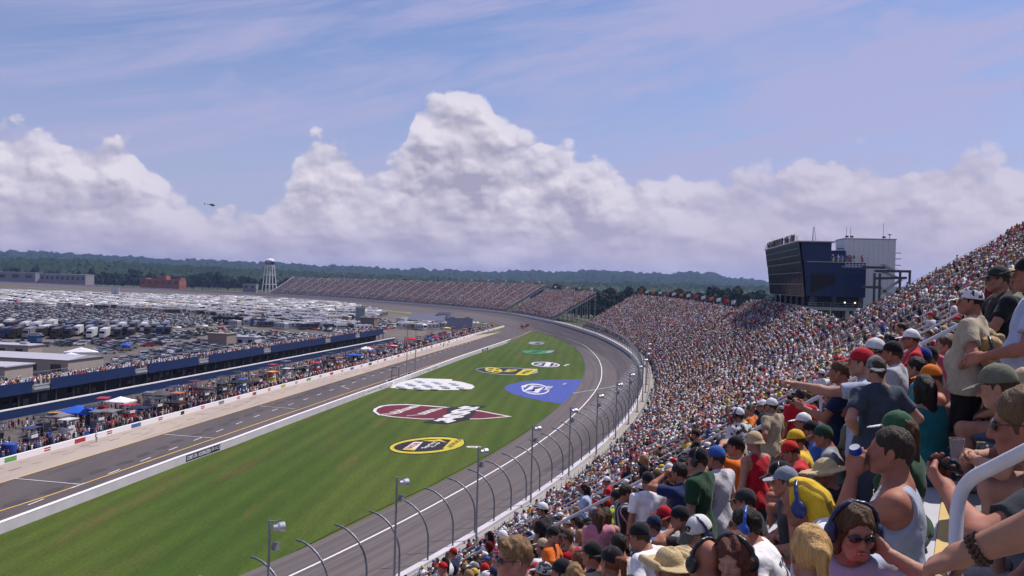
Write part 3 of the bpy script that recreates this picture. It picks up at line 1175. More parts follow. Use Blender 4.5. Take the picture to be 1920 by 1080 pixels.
# walkway slab from the wall to the first row
sweep_uv('stand_walkway', 100, 650, 5, lambda s: np.array([-1.75, .3, 1.42]), lambda s, o: float(ZB(s)), mat('walk_concrete', (.30, .265, .23), .85, var=.12, vscale=.5), 'structure')
fw = MB()
fw.grid([[P3(s, 1.41, ZB(s) - .2), P3(s, 1.41, ZB(s) + 2 * RISE + .02)] for s in np.arange(100, 578, 5.0)])
tag(fw.build('stand_front_wall', M_tread), 'low concrete wall below the first bench row beside the front walkway', 'wall')

# ------------------------------------------------------------------ catch fence: posts, cables, wire
cf = thing('catch_fence', 'tall curved steel catch fence standing on the outer track wall', 'fence', P3(250, -2, ZB(250)))
inv = Matrix.Translation(cf.location).inverted()
def post_profile(n=9):
    pts = [(-2.05, -.4), (-2.05, 1.0), (-2.05, 2.1)]
    R_ = 3.3
    for k in range(1, n + 1):
        t = math.pi / 2 * k / n * .97
        pts.append((-2.05 - R_ * (1 - math.cos(t)), 2.1 + R_ * math.sin(t)))
    return pts
PP = post_profile()
spost = [97.75 + 5.0 * k for k in range(100)]
for s in spost:
    zb = float(ZB(s))
    pr = [P3(s, o, zb + z) for o, z in PP]
    b = MB()
    b.tube(pr, .085 if s < 330 else .10, 7 if s < 330 else 5)
    for k in range(2, len(pr)):          # cable clamps along the post
        if s < 300:
            m_ = (Vector(pr[k]) + Vector(pr[k - 1])) / 2
            b.box(m_, (.16, .16, .07), 0)
    b.v = [tuple(inv @ Vector(p)) for p in b.v]
    b.build('post', mat('fence_post', (.17, .18, .21), .5, .3, var=.1, vscale=2), cf)
b = MB()
for k in range(1, len(PP), 1):
    b.tube([P3(s, PP[k][0], ZB(s) + PP[k][1]) for s in np.arange(247.75, 600, 5.0)], .009, 3)
for s0 in np.arange(602.75, 1500, 10.0):
    b.tube([P3(s0, o, ZB(s0) + z) for o, z in PP[::3]], .10, 3)
b.v = [tuple(inv @ Vector(p)) for p in b.v]
b.build('cable', M_steel, cf)
def wire_mat():
    m = bpy.data.materials.new('wire_mesh')
    m.use_nodes = True
    nt = m.node_tree
    b = NB(nt)
    p = nt.nodes['Principled BSDF']
    p.inputs['Base Color'].default_value = (.10, .09, .105, 1)
    p.inputs['Roughness'].default_value = .6
    p.inputs['Alpha'].default_value = .26
    return m
b = MB()
b.grid([[P3(s, o, ZB(s) + z) for o, z in PP[1:]] for s in np.arange(240, 1500, 6.0)])
b.v = [tuple(inv @ Vector(p)) for p in b.v]
b.build('wire_mesh', wire_mat(), cf)

# ------------------------------------------------------------------ floodlight poles at the fence
M_lamp = mat('lamp_housing', (.55, .56, .60), .35, .5)
def light_pole():
    root = thing('light_pole', '', 'light pole', (0, 0, 0))
    b = MB(); b.tube([(0, 0, 0), (0, 0, 10.2)], [.115, .08], 10); b.box((0, 0, .1), (.5, .5, .2)); b.build('pole', M_steel, root)
    b = MB(); b.bar((0, 0, 10.1), (.75, 0, 10.1), .07); b.bar((0, 0, 9.7), (.5, 0, 9.95), .05); b.build('bracket', M_steel, root)
    b = MB()
    pr = [(.16, -.42), (.22, -.38), (.24, -.1), (.33, .02), (.36, .38)]
    b.lathe(pr, 18)
    R_ = Matrix.Rotation(math.radians(90), 3, 'Y') @ Matrix.Rotation(0, 3, 'X')
    b.v = [tuple(R_ @ Vector(p) + Vector((.62, 0, 9.62))) for p in b.v]
    h = b.build('lamp_housing', M_lamp, root, smooth=False)
    l = MB(); l.lathe([(.345, 0), (.345, .02)], 18)
    l.v = [tuple(R_ @ Vector(p) + Vector((.985, 0, 9.62))) for p in l.v]
    l.build('lens', M_glass, h)
    b = MB(); b.box((.45, 0, 8.25), (.42, .42, .55), 0, rz=.5, taper=.75); b.box((.18, 0, 8.3), (.3, .06, .06)); b.build('loudspeaker', M_steel, root)
    return root
ords = ['first', 'second', 'third', 'fourth', 'fifth', 'sixth', 'seventh', 'eighth', 'ninth', 'tenth', 'eleventh', 'twelfth', 'thirteenth', 'fourteenth', 'fifteenth', 'sixteenth', 'seventeenth', 'eighteenth', 'nineteenth', 'twentieth', 'twenty-first', 'twenty-second']
lp = light_pole()
pole_px = [(510, 980), (742, 890), (900, 838), (1003, 797), (1080, 765), (1128, 740)]
s_first = 164.7
plab = ['closest grey floodlight pole at the bottom of the picture beside the catch fence',
        'second closest floodlight pole, standing before the dark track',
        'third floodlight pole, its lamp just right of the yellow oval logo',
        'fourth floodlight pole, its lamp at the lower edge of the blue apron', 'fifth floodlight pole, its lamp by the finish line', 'sixth floodlight pole, just past the finish line']
for i in range(13):
    s = s_first + 15.55 * i
    o = lp if i == 0 else copy_tree(lp)
    o.location = P3(s, -1.0, ZB(s))
    o.scale = (1, 1, .91)
    o.rotation_euler = (0, 0, -math.atan2(*tang(s)) + math.radians(55 if i < 1 else 50 + 4 * (i % 3)))
    tag(o, plab[i] if i < 6 else '%s floodlight pole from the camera along the curved catch fence' % ords[i], 'light pole', 'floodlight poles along the catch fence')

# ------------------------------------------------------------------ flags along the stand tops
M_flagr, M_flagw, M_flago = mat('flag_red', (.55, .03, .03), .8), mat('flag_white', (.7, .68, .72), .8), mat('flag_orange', (.70, .14, .03), .8)
def flag(s, r, m, label, h=3.4, size=.62, grp='flags along the tops of the far stands'):
    z = ZB(s) + r * RISE
    root = thing('flag_pole', label, 'flag', P3(s, r * RUN, z), group=grp)
    b = MB(); b.tube([(0, 0, -.5), (0, 0, h)], .06, 5); b.build('pole', M_steel, root)
    b = MB()
    n = 7
    rows = [[(-x * 2.6 * size / n, math.sin(x * 1.1) * .22, h - .05 - .05 * x), (-x * 2.6 * size / n, math.sin(x * 1.1 + .5) * .25, h - 1.75 * size - .08 * x)] for x in range(n + 1)]
    b.grid(rows); b.build('banner', m, root)
    root.rotation_euler = (0, 0, RNG.uniform(-.5, .5))
    return root
fi = 0
fcn = {}
for (sa, sb_, st, r, where) in ((400, 575, 12.5, 40, 'atop the curved stand past the tower'), (664, 762, 13.5, 40, 'atop the small lone far stand'), (790, 930, 15, 47, 'atop the long far stand')):
    for s in np.arange(sa, sb_, st):
        m = (M_flagw, M_flagr, M_flagw, M_flago)[fi % 4]
        nm = ('white', 'red', 'white', 'orange')[fi % 4]
        key = (where, nm)
        fcn[key] = fcn.get(key, 0) + 1
        flag(s, r, m, '%s %s flag from the near end %s' % (ords[fcn[key] - 1], nm, where))
        fi += 1

# ------------------------------------------------------------------ control tower over the stand
def frame_box(b, A, d, n, L, Dp, z0, z1, mi=0, lean=0.0):
    """box on plan corner A, running L along d and Dp along n"""
    A, d, n = Vector(A), Vector(d), Vector(n)
    pts = [A, A + d * L, A + d * L + n * Dp, A + n * Dp]
    lo = [(p.x, p.y, z0) for p in pts]
    hi = []
    for i, p in enumerate(pts):
        q = p - n * lean if i in (0, 1) else p
        hi.append((q.x, q.y, z1))
    b.add(lo + hi, [(3, 2, 1, 0), (4, 5, 6, 7), (0, 1, 5, 4), (1, 2, 6, 5), (2, 3, 7, 6), (3, 0, 4, 7)], mi)


def build_tower():
    Zc = CAMP[2]
    A = Vector((69.6, 215.0))
    d = Vector((.14, .99)).normalized()
    n = Vector((d.y, -d.x))
    L = 56.0
    root = thing('control_tower', 'blue and dark glass race control tower on legs above the curved stand', 'tower', (A.x, A.y, 0))
    inv = Matrix.Translation(root.location).inverted()
    def bl(b, nm, m, par=None):
        if par is None:
            b.v = [tuple(inv @ Vector(p)) for p in b.v]
            return b.build(nm, m, root)
        b.v = [tuple(inv @ Vector(p)) for p in b.v]
        return b.build(nm, m, par)
    # lower storeys, upper storey
    b = MB(); frame_box(b, A + n * .2, d, n, L, 13.4, Zc - 2.0, Zc + 6.1, lean=.8); bl(b, 'wall', M_blue)
    b = MB(); frame_box(b, A - n * .75, d, n, L, 6.4, Zc + 6.1, Zc + 10.8, lean=.6); bl(b, 'upper_wall', M_blue)
    # glass front, two leaning bands with mullions
    def glassband(z0, z1, off0, off1, nm):
        b = MB()
        p0, p1 = A - n * off0 - d * .3, A + d * (L + .3) - n * off0
        q0, q1 = A - n * off1 - d * .3, A + d * (L + .3) - n * off1
        b.add([(p0.x, p0.y, z0), (p1.x, p1.y, z0), (q1.x, q1.y, z1), (q0.x, q0.y, z1)] + [(p0.x + n.x * .15, p0.y + n.y * .15, z0), (p1.x + n.x * .15, p1.y + n.y * .15, z0), (q1.x + n.x * .15, q1.y + n.y * .15, z1), (q0.x + n.x * .15, q0.y + n.y * .15, z1)],
              [(0, 1, 2, 3), (7, 6, 5, 4), (0, 4, 5, 1), (3, 2, 6, 7), (0, 3, 7, 4), (1, 5, 6, 2)])
        g = bl(b, nm, M_glass)
        m_ = MB()
        for k in range(26):
            t = (L + .6) * k / 25 - .3
            a0, a1 = A + d * t - n * (off0 + .05), A + d * t - n * (off1 + .05)
            m_.bar((a0.x, a0.y, z0), (a1.x, a1.y, z1), .1, .1)
        for f in (0, .36, .70, 1):
            a0, a1 = A - d * .3 - n * (off0 + (off1 - off0) * f + .06), A + d * (L + .3) - n * (off0 + (off1 - off0) * f + .06)
            zz = z0 + (z1 - z0) * f
            m_.bar((a0.x, a0.y, zz), (a1.x, a1.y, zz), .14, .22)
        m_.v = [tuple(inv @ Vector(p)) for p in m_.v]
        m_.build('mullion', M_dark, g)
        return g
    glassband(Zc - 2.1, Zc + 6.0, .35, 1.25, 'window_wall')
    glassband(Zc + 6.05, Zc + 10.7, 1.35, 2.0, 'window_wall')
    b = MB()   # eave trim and roof slab
    frame_box(b, A - n * 2.4 - d * .6, d, n, L + 1.2, 9.1, Zc + 10.85, Zc + 11.1); bl(b, 'roof', mat('roof_trim', (.42, .42, .48), .5, .2))
    b = MB(); frame_box(b, A + n * .1 - d * .4, d, n, L + .8, 13.8, Zc + 6.12, Zc + 6.3); bl(b, 'terrace', M_steel)
    # parapet cap of the terrace toward the camera, pale line
    b = MB()
    for (t0, t1) in ((5.9, 13.9),):
        a0, a1 = A + n * t0 - d * .4, A + n * t1 - d * .4
        for h in (.5, 1.0):
            b.bar((a0.x, a0.y, Zc + 6.3 + h), (a1.x, a1.y, Zc + 6.3 + h), .06)
        for k in range(6):
            q = a0.lerp(a1, k / 5)
            b.bar((q.x, q.y, Zc + 6.3), (q.x, q.y, Zc + 7.3), .05)
    bl(b, 'terrace_railing', M_steel)
    # dark recessed window in the end wall, storey joints
    b = MB()
    def endpt(t, z, off):
        q = A + n * t - d * off
        return (q.x, q.y, z)
    pts = [(1.0, Zc + 3.4), (6.6, Zc + 3.2), (6.6, Zc + 1.0), (4.9, Zc + .6), (2.6, Zc - .8), (1.0, Zc - 1.4)]
    k = len(pts)
    b.add([endpt(t, z, .06) for t, z in pts] + [endpt(t, z, -.5) for t, z in pts], [tuple(range(k))] + [(i, k + i, k + (i + 1) % k, (i + 1) % k) for i in range(k)])
    bl(b, 'end_window', M_black)
    b = MB()
    for z in (Zc + 3.9, Zc + .9):
        b.bar(endpt(.3, z, .03), endpt(13.5, z, .03), .05, .05)
    for t in (2.6, 5.2, 7.8, 10.4):
        b.bar(endpt(t, Zc - 1.9, .02), endpt(t, Zc + 6.0, .02), .035, .035)
    bl(b, 'panel_joints', M_dark)
    # open dark storey below with deck and legs
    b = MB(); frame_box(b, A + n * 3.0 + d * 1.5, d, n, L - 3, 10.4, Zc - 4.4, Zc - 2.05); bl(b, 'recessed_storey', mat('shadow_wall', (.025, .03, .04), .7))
    b = MB(); frame_box(b, A + n * .5 - d * 1.2, d, n, L + 2, 13.5, Zc - 5.2, Zc - 4.45); bl(b, 'deck', M_steel)
    b = MB()
    for k in range(3):
        c_ = endpt(7.0 + k * 2.3, Zc - 3.3, -1.3)
        b.box(c_, (.35, .12, .3), 0)
    m_l = bpy.data.materials.new('lit_lamp'); m_l.use_nodes = True
    m_l.node_tree.nodes['Principled BSDF'].inputs['Emission Color'].default_value = (1, .75, .5, 1)
    m_l.node_tree.nodes['Principled BSDF'].inputs['Emission Strength'].default_value = 2.0
    bl(b, 'lamp', m_l)
    b = MB()
    a0, a1 = A + n * .5 - d * 1.25, A + n * 14 - d * 1.25
    for h in (.5, 1.0):
        b.bar((a0.x, a0.y, Zc - 4.45 + h), (a1.x, a1.y, Zc - 4.45 + h), .06)
    for k in range(9):
        q = a0.lerp(a1, k / 8)
        b.bar((q.x, q.y, Zc - 4.45), (q.x, q.y, Zc - 3.4), .06)
    bl(b, 'deck_railing', M_steel)
    b = MB()
    for t in np.linspace(0, L - 1, 7):
        for off in (1.6, 6.5, 12.6):
            q = A + n * off + d * t
            b.box((q.x, q.y, (Zc - 2) / 2), (.85, .85, Zc - 2), 0)
    for t in (0,):
        p0, p1, p2 = A + n * 1.6, A + n * 6.5, A + n * 12.6
        b.bar((p0.x, p0.y, Zc - 14), (p1.x, p1.y, Zc - 6), .3); b.bar((p1.x, p1.y, Zc - 14), (p2.x, p2.y, Zc - 6), .3); b.bar((p0.x, p0.y, Zc - 14), (p2.x, p2.y, Zc - 14), .35)
    bl(b, 'leg', M_dark)
    # roof top clutter: rail, antennas, lattice mast, smaller rear block
    b = MB(); frame_box(b, A + d * 16 + n * 7.2, d, n, 12, 5.2, Zc + 6.3, Zc + 9.6); bl(b, 'rear_block', M_blue)
    b = MB()
    q = A + d * 4 + n * 2.2
    for (ox, oy) in ((-.45, -.45), (.45, -.45), (0, .45)):
        b.tube([(q.x + ox, q.y + oy, Zc + 11), (q.x + ox * .3, q.y + oy * .3, Zc + 14.6)], .06, 5)
    for k in range(6):
        z = Zc + 11.2 + k * .6
        f = 1 - .7 * (k / 6)
        b.bar((q.x - .45 * f, q.y - .45 * f, z), (q.x + .45 * f, q.y - .45 * f, z + .55), .05)
        b.bar((q.x + .45 * f, q.y - .45 * f, z), (q.x, q.y + .45 * f, z + .55), .05)
    bl(b, 'lattice_mast', M_steel)
    b = MB()
    for t, off, h in ((40, -1.0, 2.4), (46, -1.5, 3.2), (30, 0, 1.6)):
        q = A + d * t + n * off
        b.tube([(q.x, q.y, Zc + 11), (q.x, q.y, Zc + 11 + h)], .05, 5)
    bl(b, 'antenna', M_steel)
    b = MB()
    a0, a1 = A - n * 2.2 - d * .5, A - n * 2.2 + d * (L + .5)
    for h in (.55, 1.1):
        b.bar((a0.x, a0.y, Zc + 11.1 + h), (a1.x, a1.y, Zc + 11.1 + h), .06)
    for k in range(29):
        q = a0.lerp(a1, k / 28)
        b.bar((q.x, q.y, Zc + 11.1), (q.x, q.y, Zc + 12.2), .05)
    bl(b, 'roof_railing', M_dark)
    return root, A, d, n


tower, TA, TD, TN = build_tower()


def white_block():
    Zc = CAMP[2]
    A = Vector((AT(1582, 500, 232)[0], 232.0))
    d = Vector((.13, .99)).normalized()
    n = Vector((d.y, -d.x))
    root = thing('service_tower', 'plain white windowless block tower behind the blue control tower', 'building', (A.x, A.y, 0))
    inv = Matrix.Translation(root.location).inverted()
    def bl(b, nm, m):
        b.v = [tuple(inv @ Vector(p)) for p in b.v]
        return b.build(nm, m, root)
    b = MB(); frame_box(b, A, d, n, 10, 12.6, 0, Zc + 12.7); bl(b, 'wall', mat('white_cladding', (.60, .60, .64), .55, var=.05, vscale=.15))
    b = MB(); frame_box(b, A - d * .15 - n * .15, d, n, 10.3, 12.9, Zc + 12.72, Zc + 12.95); bl(b, 'roof', M_steel)
    b = MB()
    for z in (Zc + 9.4, Zc + 7.9, Zc + 6.3):
        q = A + n * 12.55 + d * .3
        b.bar((q.x, q.y, z), (q.x + 1.5, q.y, z), .18)
    q = A - n * 1.6 + d * .2
    b.bar((q.x, q.y, Zc + 10.2), (q.x + 2.2, q.y - .1, Zc + 10.3), .5, .18)
    bl(b, 'bracket', M_dark)
    b = MB()
    for t, h in ((.6, 2.8), (1.6, 3.0), (9.6, 4.0)):
        q = A + n * t
        b.tube([(q.x, q.y + .4, Zc + 12.9), (q.x, q.y + .4, Zc + 12.9 + h)], .05, 5)
    for t in (.7, 1.9, 9.8):
        q = A + n * t
        b.box((q.x, q.y + .4, Zc + 13.35), (.7, .5, .45), 0, rz=.4)
    q = A + n * 11.2
    b.tube([(q.x, q.y + .4, Zc + 12.9), (q.x, q.y + .4, Zc + 14)], .08, 5)
    b.lathe([(.05, 0), (.5, .25), (.55, .32)], 10, c=(q.x, q.y + .4, Zc + 13.8))
    bl(b, 'antenna', M_dark)
    b = MB()
    for t in np.arange(1.2, 12.6, 1.2):
        q = A + n * t - d * .02
        b.bar((q.x, q.y, 5), (q.x, q.y, Zc + 12.6), .03, .03)
    bl(b, 'cladding_joint', mat('joint_grey', (.40, .40, .43), .6))


white_block()


def stair_frame():
    Zc = CAMP[2]
    root = thing('steel_stairs', 'open steel stair tower and walkway linking the blue tower to the near stand', 'stairs', (80, 205, 0))
    inv = Matrix.Translation(root.location).inverted()
    def bl(b, nm, m):
        b.v = [tuple(inv @ Vector(p)) for p in b.v]
        return b.build(nm, m, root)
    def q(px, py, dist):
        p = AT(px, py, dist)
        return Vector(p)
    b = MB()
    Y0, Y1 = 200, 206
    for Y in (Y0, Y1):
        for px in (1640, 1650, 1688, 1706):
            t = q(px, 508 if px > 1660 else 512, Y)
            b.box((t.x, Y, t.z / 2), (.4, .4, t.z), 0)
        for (x0, x1, y0, y1) in ((1617, 1660, 501, 502), (1640, 1708, 508, 509), (1616, 1652, 538, 539), (1640, 1700, 522, 521)):
            b.bar(q(x0, y0, Y), q(x1, y1, Y), .35, .55)
    bl(b, 'frame', M_dark)
    b = MB()
    for (x0, y0, x1, y1) in ((1652, 508, 1690, 524), (1690, 524, 1650, 552), (1648, 538, 1672, 556), (1655, 496, 1675, 508)):
        for Y in (Y0 + .5, Y0 + 3.5):
            b.bar(q(x0, y0, Y), q(x1, y1, Y), .25, .5)
        a, c = q(x0, y0, Y0 + 2), q(x1, y1, Y0 + 2)
        for k in range(12):
            p = a.lerp(c, k / 12)
            b.box((p.x, p.y, p.z), (.4, 3.0, .06), 0)
    bl(b, 'flight', M_steel)
    b = MB()
    a, c = q(1586, 492, 206), q(1656, 492, 206)
    for dz in (0, -.55, -1.0):
        b.bar(a + Vector((0, 0, dz)), c + Vector((0, 0, dz)), .1)
    for k in range(12):
        p = a.lerp(c, k / 11)
        b.bar(p, p + Vector((0, 0, -1.3)), .09)
    for (x0, y0, x1, y1) in ((1656, 492, 1690, 508), (1690, 507, 1708, 508)):
        a, c = q(x0, y0, Y0), q(x1, y1, Y0)
        b.bar(a, c, .1)
    bl(b, 'railing', M_lamp)
    b = MB()
    a, c = q(1586, 499.5, 206), q(1660, 501, 206)
    b.box((a + c) / 2 + Vector((0, 1.2, 0)), ((c - a).length, 3, .35), 0)
    bl(b, 'walkway', M_steel)


stair_frame()

# ------------------------------------------------------------------ water tower, far buildings
def water_tower():
    p = AT(505, 540, 1240)
    root = thing('water_tower', 'white water tower on tall thin legs with a dark blue band', 'water tower', (p[0], 1240, 0))
    M_wt = mat('tank_white', (.70, .70, .72), .5)
    zc = CAMP[2]
    zt = 50.5
    b = MB(); b.lathe([(0.5, zt - 16.5), (3.5, zt - 15), (5.8, zt - 11.6), (6.3, zt - 9.4), (6.4, zt - 5)], 28); b.build('tank_bowl', mat('tank_grey', (.52, .51, .56), .5), root)
    b = MB(); b.lathe([(6.5, zt - 8.6), (6.6, zt - 8.4), (6.6, zt - 4.2), (6.5, zt - 4)], 28); b.build('band', mat('band_navy', (.012, .018, .09), .5), root)
    b = MB(); b.lathe([(6.4, zt - 4), (6.0, zt - 2.4), (4.2, zt - .9), (1.6, zt - .1), (.2, zt)], 28); b.build('tank_dome', M_wt, root)
    b = MB(); b.lathe([(.5, 0), (.3, 1.2), (.25, 3.5), (.05, 4)], 8, c=(-1.2, 0, zt - .2)); b.tube([(-1.2, 0, zt - .3), (-1.2, 0, zt + 4.2)], .12, 5); b.build('vent', M_steel, root)
    for k in range(6):
        a = math.radians(60 * k + 15)
        b = MB(); b.tube([(math.cos(a) * 10.2, math.sin(a) * 10.2, 0), (math.cos(a) * 6.0, math.sin(a) * 6.0, zt - 10.5)], [.75, .6], 8); b.build('leg', M_wt, root)
    b = MB(); b.tube([(0, 0, 0), (0, 0, zt - 15)], 1.0, 10); b.build('riser_pipe', M_wt, root)
    b = MB()
    for z in (15.0, 28.0):
        r = 10.2 - (4.2) * z / (zt - 10.5)
        for k in range(6):
            a, c = math.radians(60 * k + 15), math.radians(60 * k + 75)
            b.tube([(math.cos(a) * r, math.sin(a) * r, z), (math.cos(c) * r, math.sin(c) * r, z)], .3, 5)
    b.build('brace', M_wt, root)
    v, f = text_mesh('MIS', 1)
    MB().add([(x * 6.2, -6.64 - .0 + .0, zt - 6.3 + y * 2.0) for x, y in v], f).build('lettering', M_wt, root)


water_tower()


def far_building(name, label, cat, x0, x1, ytop, ybase, dist, depth, m, mroof, wins=6, steps=None):
    a, c = AT(x0, ybase, dist), AT(x1, ybase, dist)
    zt = AT((x0 + x1) / 2, ytop, dist)[2]
    w = c[0] - a[0]
    root = thing(name, label, cat, ((a[0] + c[0]) / 2, dist, 0))
    b = MB(); b.box((0, depth / 2, zt / 2), (w, depth, zt)); b.build('wall', m, root)
    b = MB(); b.box((0, depth / 2, zt + .25), (w + 1, depth + 1, .5)); b.build('roof', mroof, root)
    if steps:
        for (f0, f1, dz) in steps:
            b = MB(); b.box((-w / 2 + w * (f0 + f1) / 2, depth / 2 + 1, zt + dz / 2 + .3), (w * (f1 - f0), depth * .6, dz)); b.build('upper_storey', m, root)
    for k in range(wins):
        x = -w / 2 + w * (k + .5) / wins
        b = MB(); b.box((x, -.05, zt * .72), (w / wins * .5, .2, zt * .26)); b.build('window', M_glass, root)
    return root


M_brick = mat('brick', (.26, .085, .05), .85, var=.25, vscale=.1)
far_building('brick_building', 'stepped red brown brick building beyond the far track', 'building', 262, 336, 524.5, 538, 1400, 30, M_brick, M_brick, 6, [(.42, .62, 6), (.05, .12, 2), (.9, 1.0, 3)])
M_gw = mat('grey_block', (.22, .20, .23), .8, var=.1)
far_building('long_building', 'long low grey building at the far left behind the track', 'building', 74, 160, 514.5, 530, 1420, 30, M_gw, mat('grey_roof', (.34, .35, .42), .6), 9)
far_building('long_building', 'lower grey building at the left edge of the picture behind the striped tent', 'building', -60, 66, 510, 528, 1460, 30, M_gw, M_steel, 5)
far_building('long_building', 'small dark shed right of the far brick building', 'building', 455, 480, 533, 541, 1330, 12, M_gw, M_steel, 2)


def video_board(label, px0, px1, ytop, ybot, dist, base_z=0.0):
    a, c = AT(px0, ybot, dist), AT(px1, ytop, dist)
    w, h = c[0] - a[0], c[2] - a[2]
    root = thing('scoreboard', label, 'scoreboard', ((a[0] + c[0]) / 2, dist, base_z))
    zc = (a[2] + c[2]) / 2 - base_z
    b = MB(); b.box((-w * .24, .3, zc), (w * .44, .6, h)); b.box((w * .24, .3, zc), (w * .44, .6, h)); b.build('panel', mat('board_grey', (.46, .45, .50), .5), root)
    b = MB(); b.box((0, .2, zc + h / 2 + .5), (w * 1.02, .8, 1.4)); b.build('header', mat('board_grey', (.46, .45, .50), .5), root)
    b = MB()
    for s in (-.02, .36):
        b.box((w * s, .9, (zc + h / 2) / 2), (.9, .7, zc + h / 2))
    b.box((0, .25, zc), (w * .05, .5, h))
    b.build('post', M_dark, root)
    return root


video_board('scoreboard on posts before the far banked track at the left', 208, 224, 541, 553, 960)
video_board('big grey backed scoreboard beside the far end of pit road', 820, 846, 588, 598, 560)

# ------------------------------------------------------------------ helicopter
def helicopter():
    p = AT(397, 384, 620)
    root = thing('helicopter', 'small dark helicopter hovering in the sky at the left', 'helicopter', p, rz=math.radians(8))
    k = .62
    b = MB()
    secs = [(-2.2, .12, .25), (-1.4, .5, .55), (-.2, .85, .95), (1.2, .95, 1.05), (2.3, .72, .78), (3.0, .30, .32), (3.2, .06, .08)]
    rows = []
    for x, ry, rz_ in secs:
        rows.append([(x * k * 1.15, math.cos(t) * ry * k, math.sin(t) * rz_ * k - .18 * x * k * (x > 1)) for t in np.linspace(0, 2 * math.pi, 13)])
    b.grid(rows); b.build('fuselage', M_black, root, smooth=True)
    b = MB(); b.tube([(-1.6 * k, 0, .35 * k), (-7.6 * k, 0, .75 * k)], [.30 * k, .13 * k], 8); b.build('tail_boom', M_black, root)
    b = MB(); b.add([(-7.2 * k, -.06, .6 * k), (-7.9 * k, -.06, 1.9 * k), (-8.3 * k, -.06, 1.9 * k), (-7.9 * k, -.06, -.5 * k), (-7.2 * k, .06, .6 * k), (-7.9 * k, .06, 1.9 * k), (-8.3 * k, .06, 1.9 * k), (-7.9 * k, .06, -.5 * k)],
                     [(0, 1, 2, 3), (7, 6, 5, 4), (0, 4, 5, 1), (1, 5, 6, 2), (2, 6, 7, 3), (3, 7, 4, 0)]); b.build('tail_fin', M_black, root)
    b = MB(); b.tube([(0, 0, .8 * k), (0, 0, 1.6 * k)], .12, 6)
    for a in (20, 110, 200, 290):
        r = math.radians(a)
        c, s_ = math.cos(r), math.sin(r)
        b.add([(-s_ * .1, c * .1, 1.6 * k), (s_ * .1, -c * .1, 1.6 * k), (c * 5.6 * k + s_ * .1, s_ * 5.6 * k - c * .1, 1.5 * k), (c * 5.6 * k - s_ * .1, s_ * 5.6 * k + c * .1, 1.5 * k)], [(0, 1, 2, 3)])
    b.build('main_rotor', M_dark, root)
    b = MB()
    for sy in (-.8, .8):
        b.tube([(-1.4 * k, sy * k, -1.5 * k), (1.8 * k, sy * k, -1.5 * k), (2.2 * k, sy * k, -1.3 * k)], .05, 5)
        for x in (-.6, 1.0):
            b.tube([(x * k, sy * .6 * k, -.7 * k), (x * k, sy * k, -1.5 * k)], .04, 5)
    b.build('skid', M_black, root)


helicopter()

# ------------------------------------------------------------------ hills and woods
def woods():
    m = bpy.data.materials.new('wooded_hills')
    m.use_nodes = True
    b = NB(m.node_tree)
    p = m.node_tree.nodes['Principled BSDF']
    p.inputs['Roughness'].default_value = 1.0
    p.inputs['Specular IOR Level'].default_value = 0
    tc = b.n('ShaderNodeTexCoord').outputs['Object']
    n1 = b.noise(tc, .006, 6.0, .65)
    col = b.mix(b.ramp(n1, .3, .7), (.018, .032, .016), (.032, .050, .022))
    n2 = b.noise(tc, .05, 4.0, .7)
    col = b.mix(b.ramp(n2, .4, .7), col, (.010, .024, .010))
    b.set(p.inputs['Base Color'], col)
    # far ridge and its foot
    prof = [(-700, 466), (0, 470), (100, 474), (200, 478), (300, 485), (400, 488), (480, 492), (540, 493), (600, 498), (700, 502), (800, 505), (850, 507), (900, 510), (960, 507), (1000, 507), (1060, 510), (1100, 506),
            (1150, 508), (1200, 511), (1250, 513), (1290, 508.5), (1330, 512), (1380, 520), (1430, 528), (1500, 534), (1700, 538), (2300, 545)]
    prof2 = [(-700, 488), (0, 484), (150, 487), (300, 495), (450, 505), (600, 512), (800, 520), (900, 524), (1000, 528), (1100, 530), (1250, 531), (1440, 538), (2300, 552)]
    px = np.arange(-500, 2300, 3.0)
    rs = np.random.RandomState(3)

    def ridge(prof, dist, dist0, bump, name, zfoot=0.0):
        y = np.interp(px, [q[0] for q in prof], [q[1] for q in prof])
        K = 16
        tops = []
        n = len(px)
        nz = rs.rand(n)
        nz = np.convolve(nz, [.25, .5, .25], 'same')
        nz2 = np.convolve(rs.rand(n), np.ones(9) / 9, 'same')
        rows = []
        for k in range(K + 1):
            f = k / K
            dd = dist0 + (dist - dist0) * f
            row = []
            nzk = np.convolve(rs.rand(n), [.25, .5, .25], 'same')
            for i in range(n):
                top = AT(px[i], y[i], dist)
                z = (top[2] - zfoot) * (f ** 1.15) + zfoot + (nzk[i] - .5) * bump + (nz2[i] - .5) * bump * 1.2
                q = AT(px[i], 500, dd)
                row.append((q[0], dd + (nzk[(i * 7) % n] - .5) * (dist - dist0) / K * .7, z))
            rows.append(row)
        last = [(q[0] * 1.2, q[1] * 1.2, -.5) for q in rows[-1]]
        rows.append(last)
        mb = MB(); mb.grid(rows)
        o = mb.build(name, m)
        if o.data.polygons[0].normal.z < 0:
            o.data.flip_normals()
        o['kind'] = 'structure'
    ridge(prof, 5200, 2700, 24, 'hills')
    ridge(prof2, 2500, 1750, 13, 'wooded_rise', 8)


woods()


def leaf_mat(name, c1, c2):
    m = bpy.data.materials.new(name)
    m.use_nodes = True
    b = NB(m.node_tree)
    p = m.node_tree.nodes['Principled BSDF']
    p.inputs['Roughness'].default_value = .8
    p.inputs['Specular IOR Level'].default_value = .15
    tc = b.n('ShaderNodeTexCoord').outputs['Object']
    oi = b.n('ShaderNodeObjectInfo').outputs['Random']
    n1 = b.noise(tc, .25, 3.0, .6)
    col = b.mix(b.ramp(b.m('ADD', n1, b.m('MULTIPLY', b.m('SUBTRACT', oi, .5), .35)), .3, .7), c1, c2)
    b.set(p.inputs['Base Color'], col)
    return m


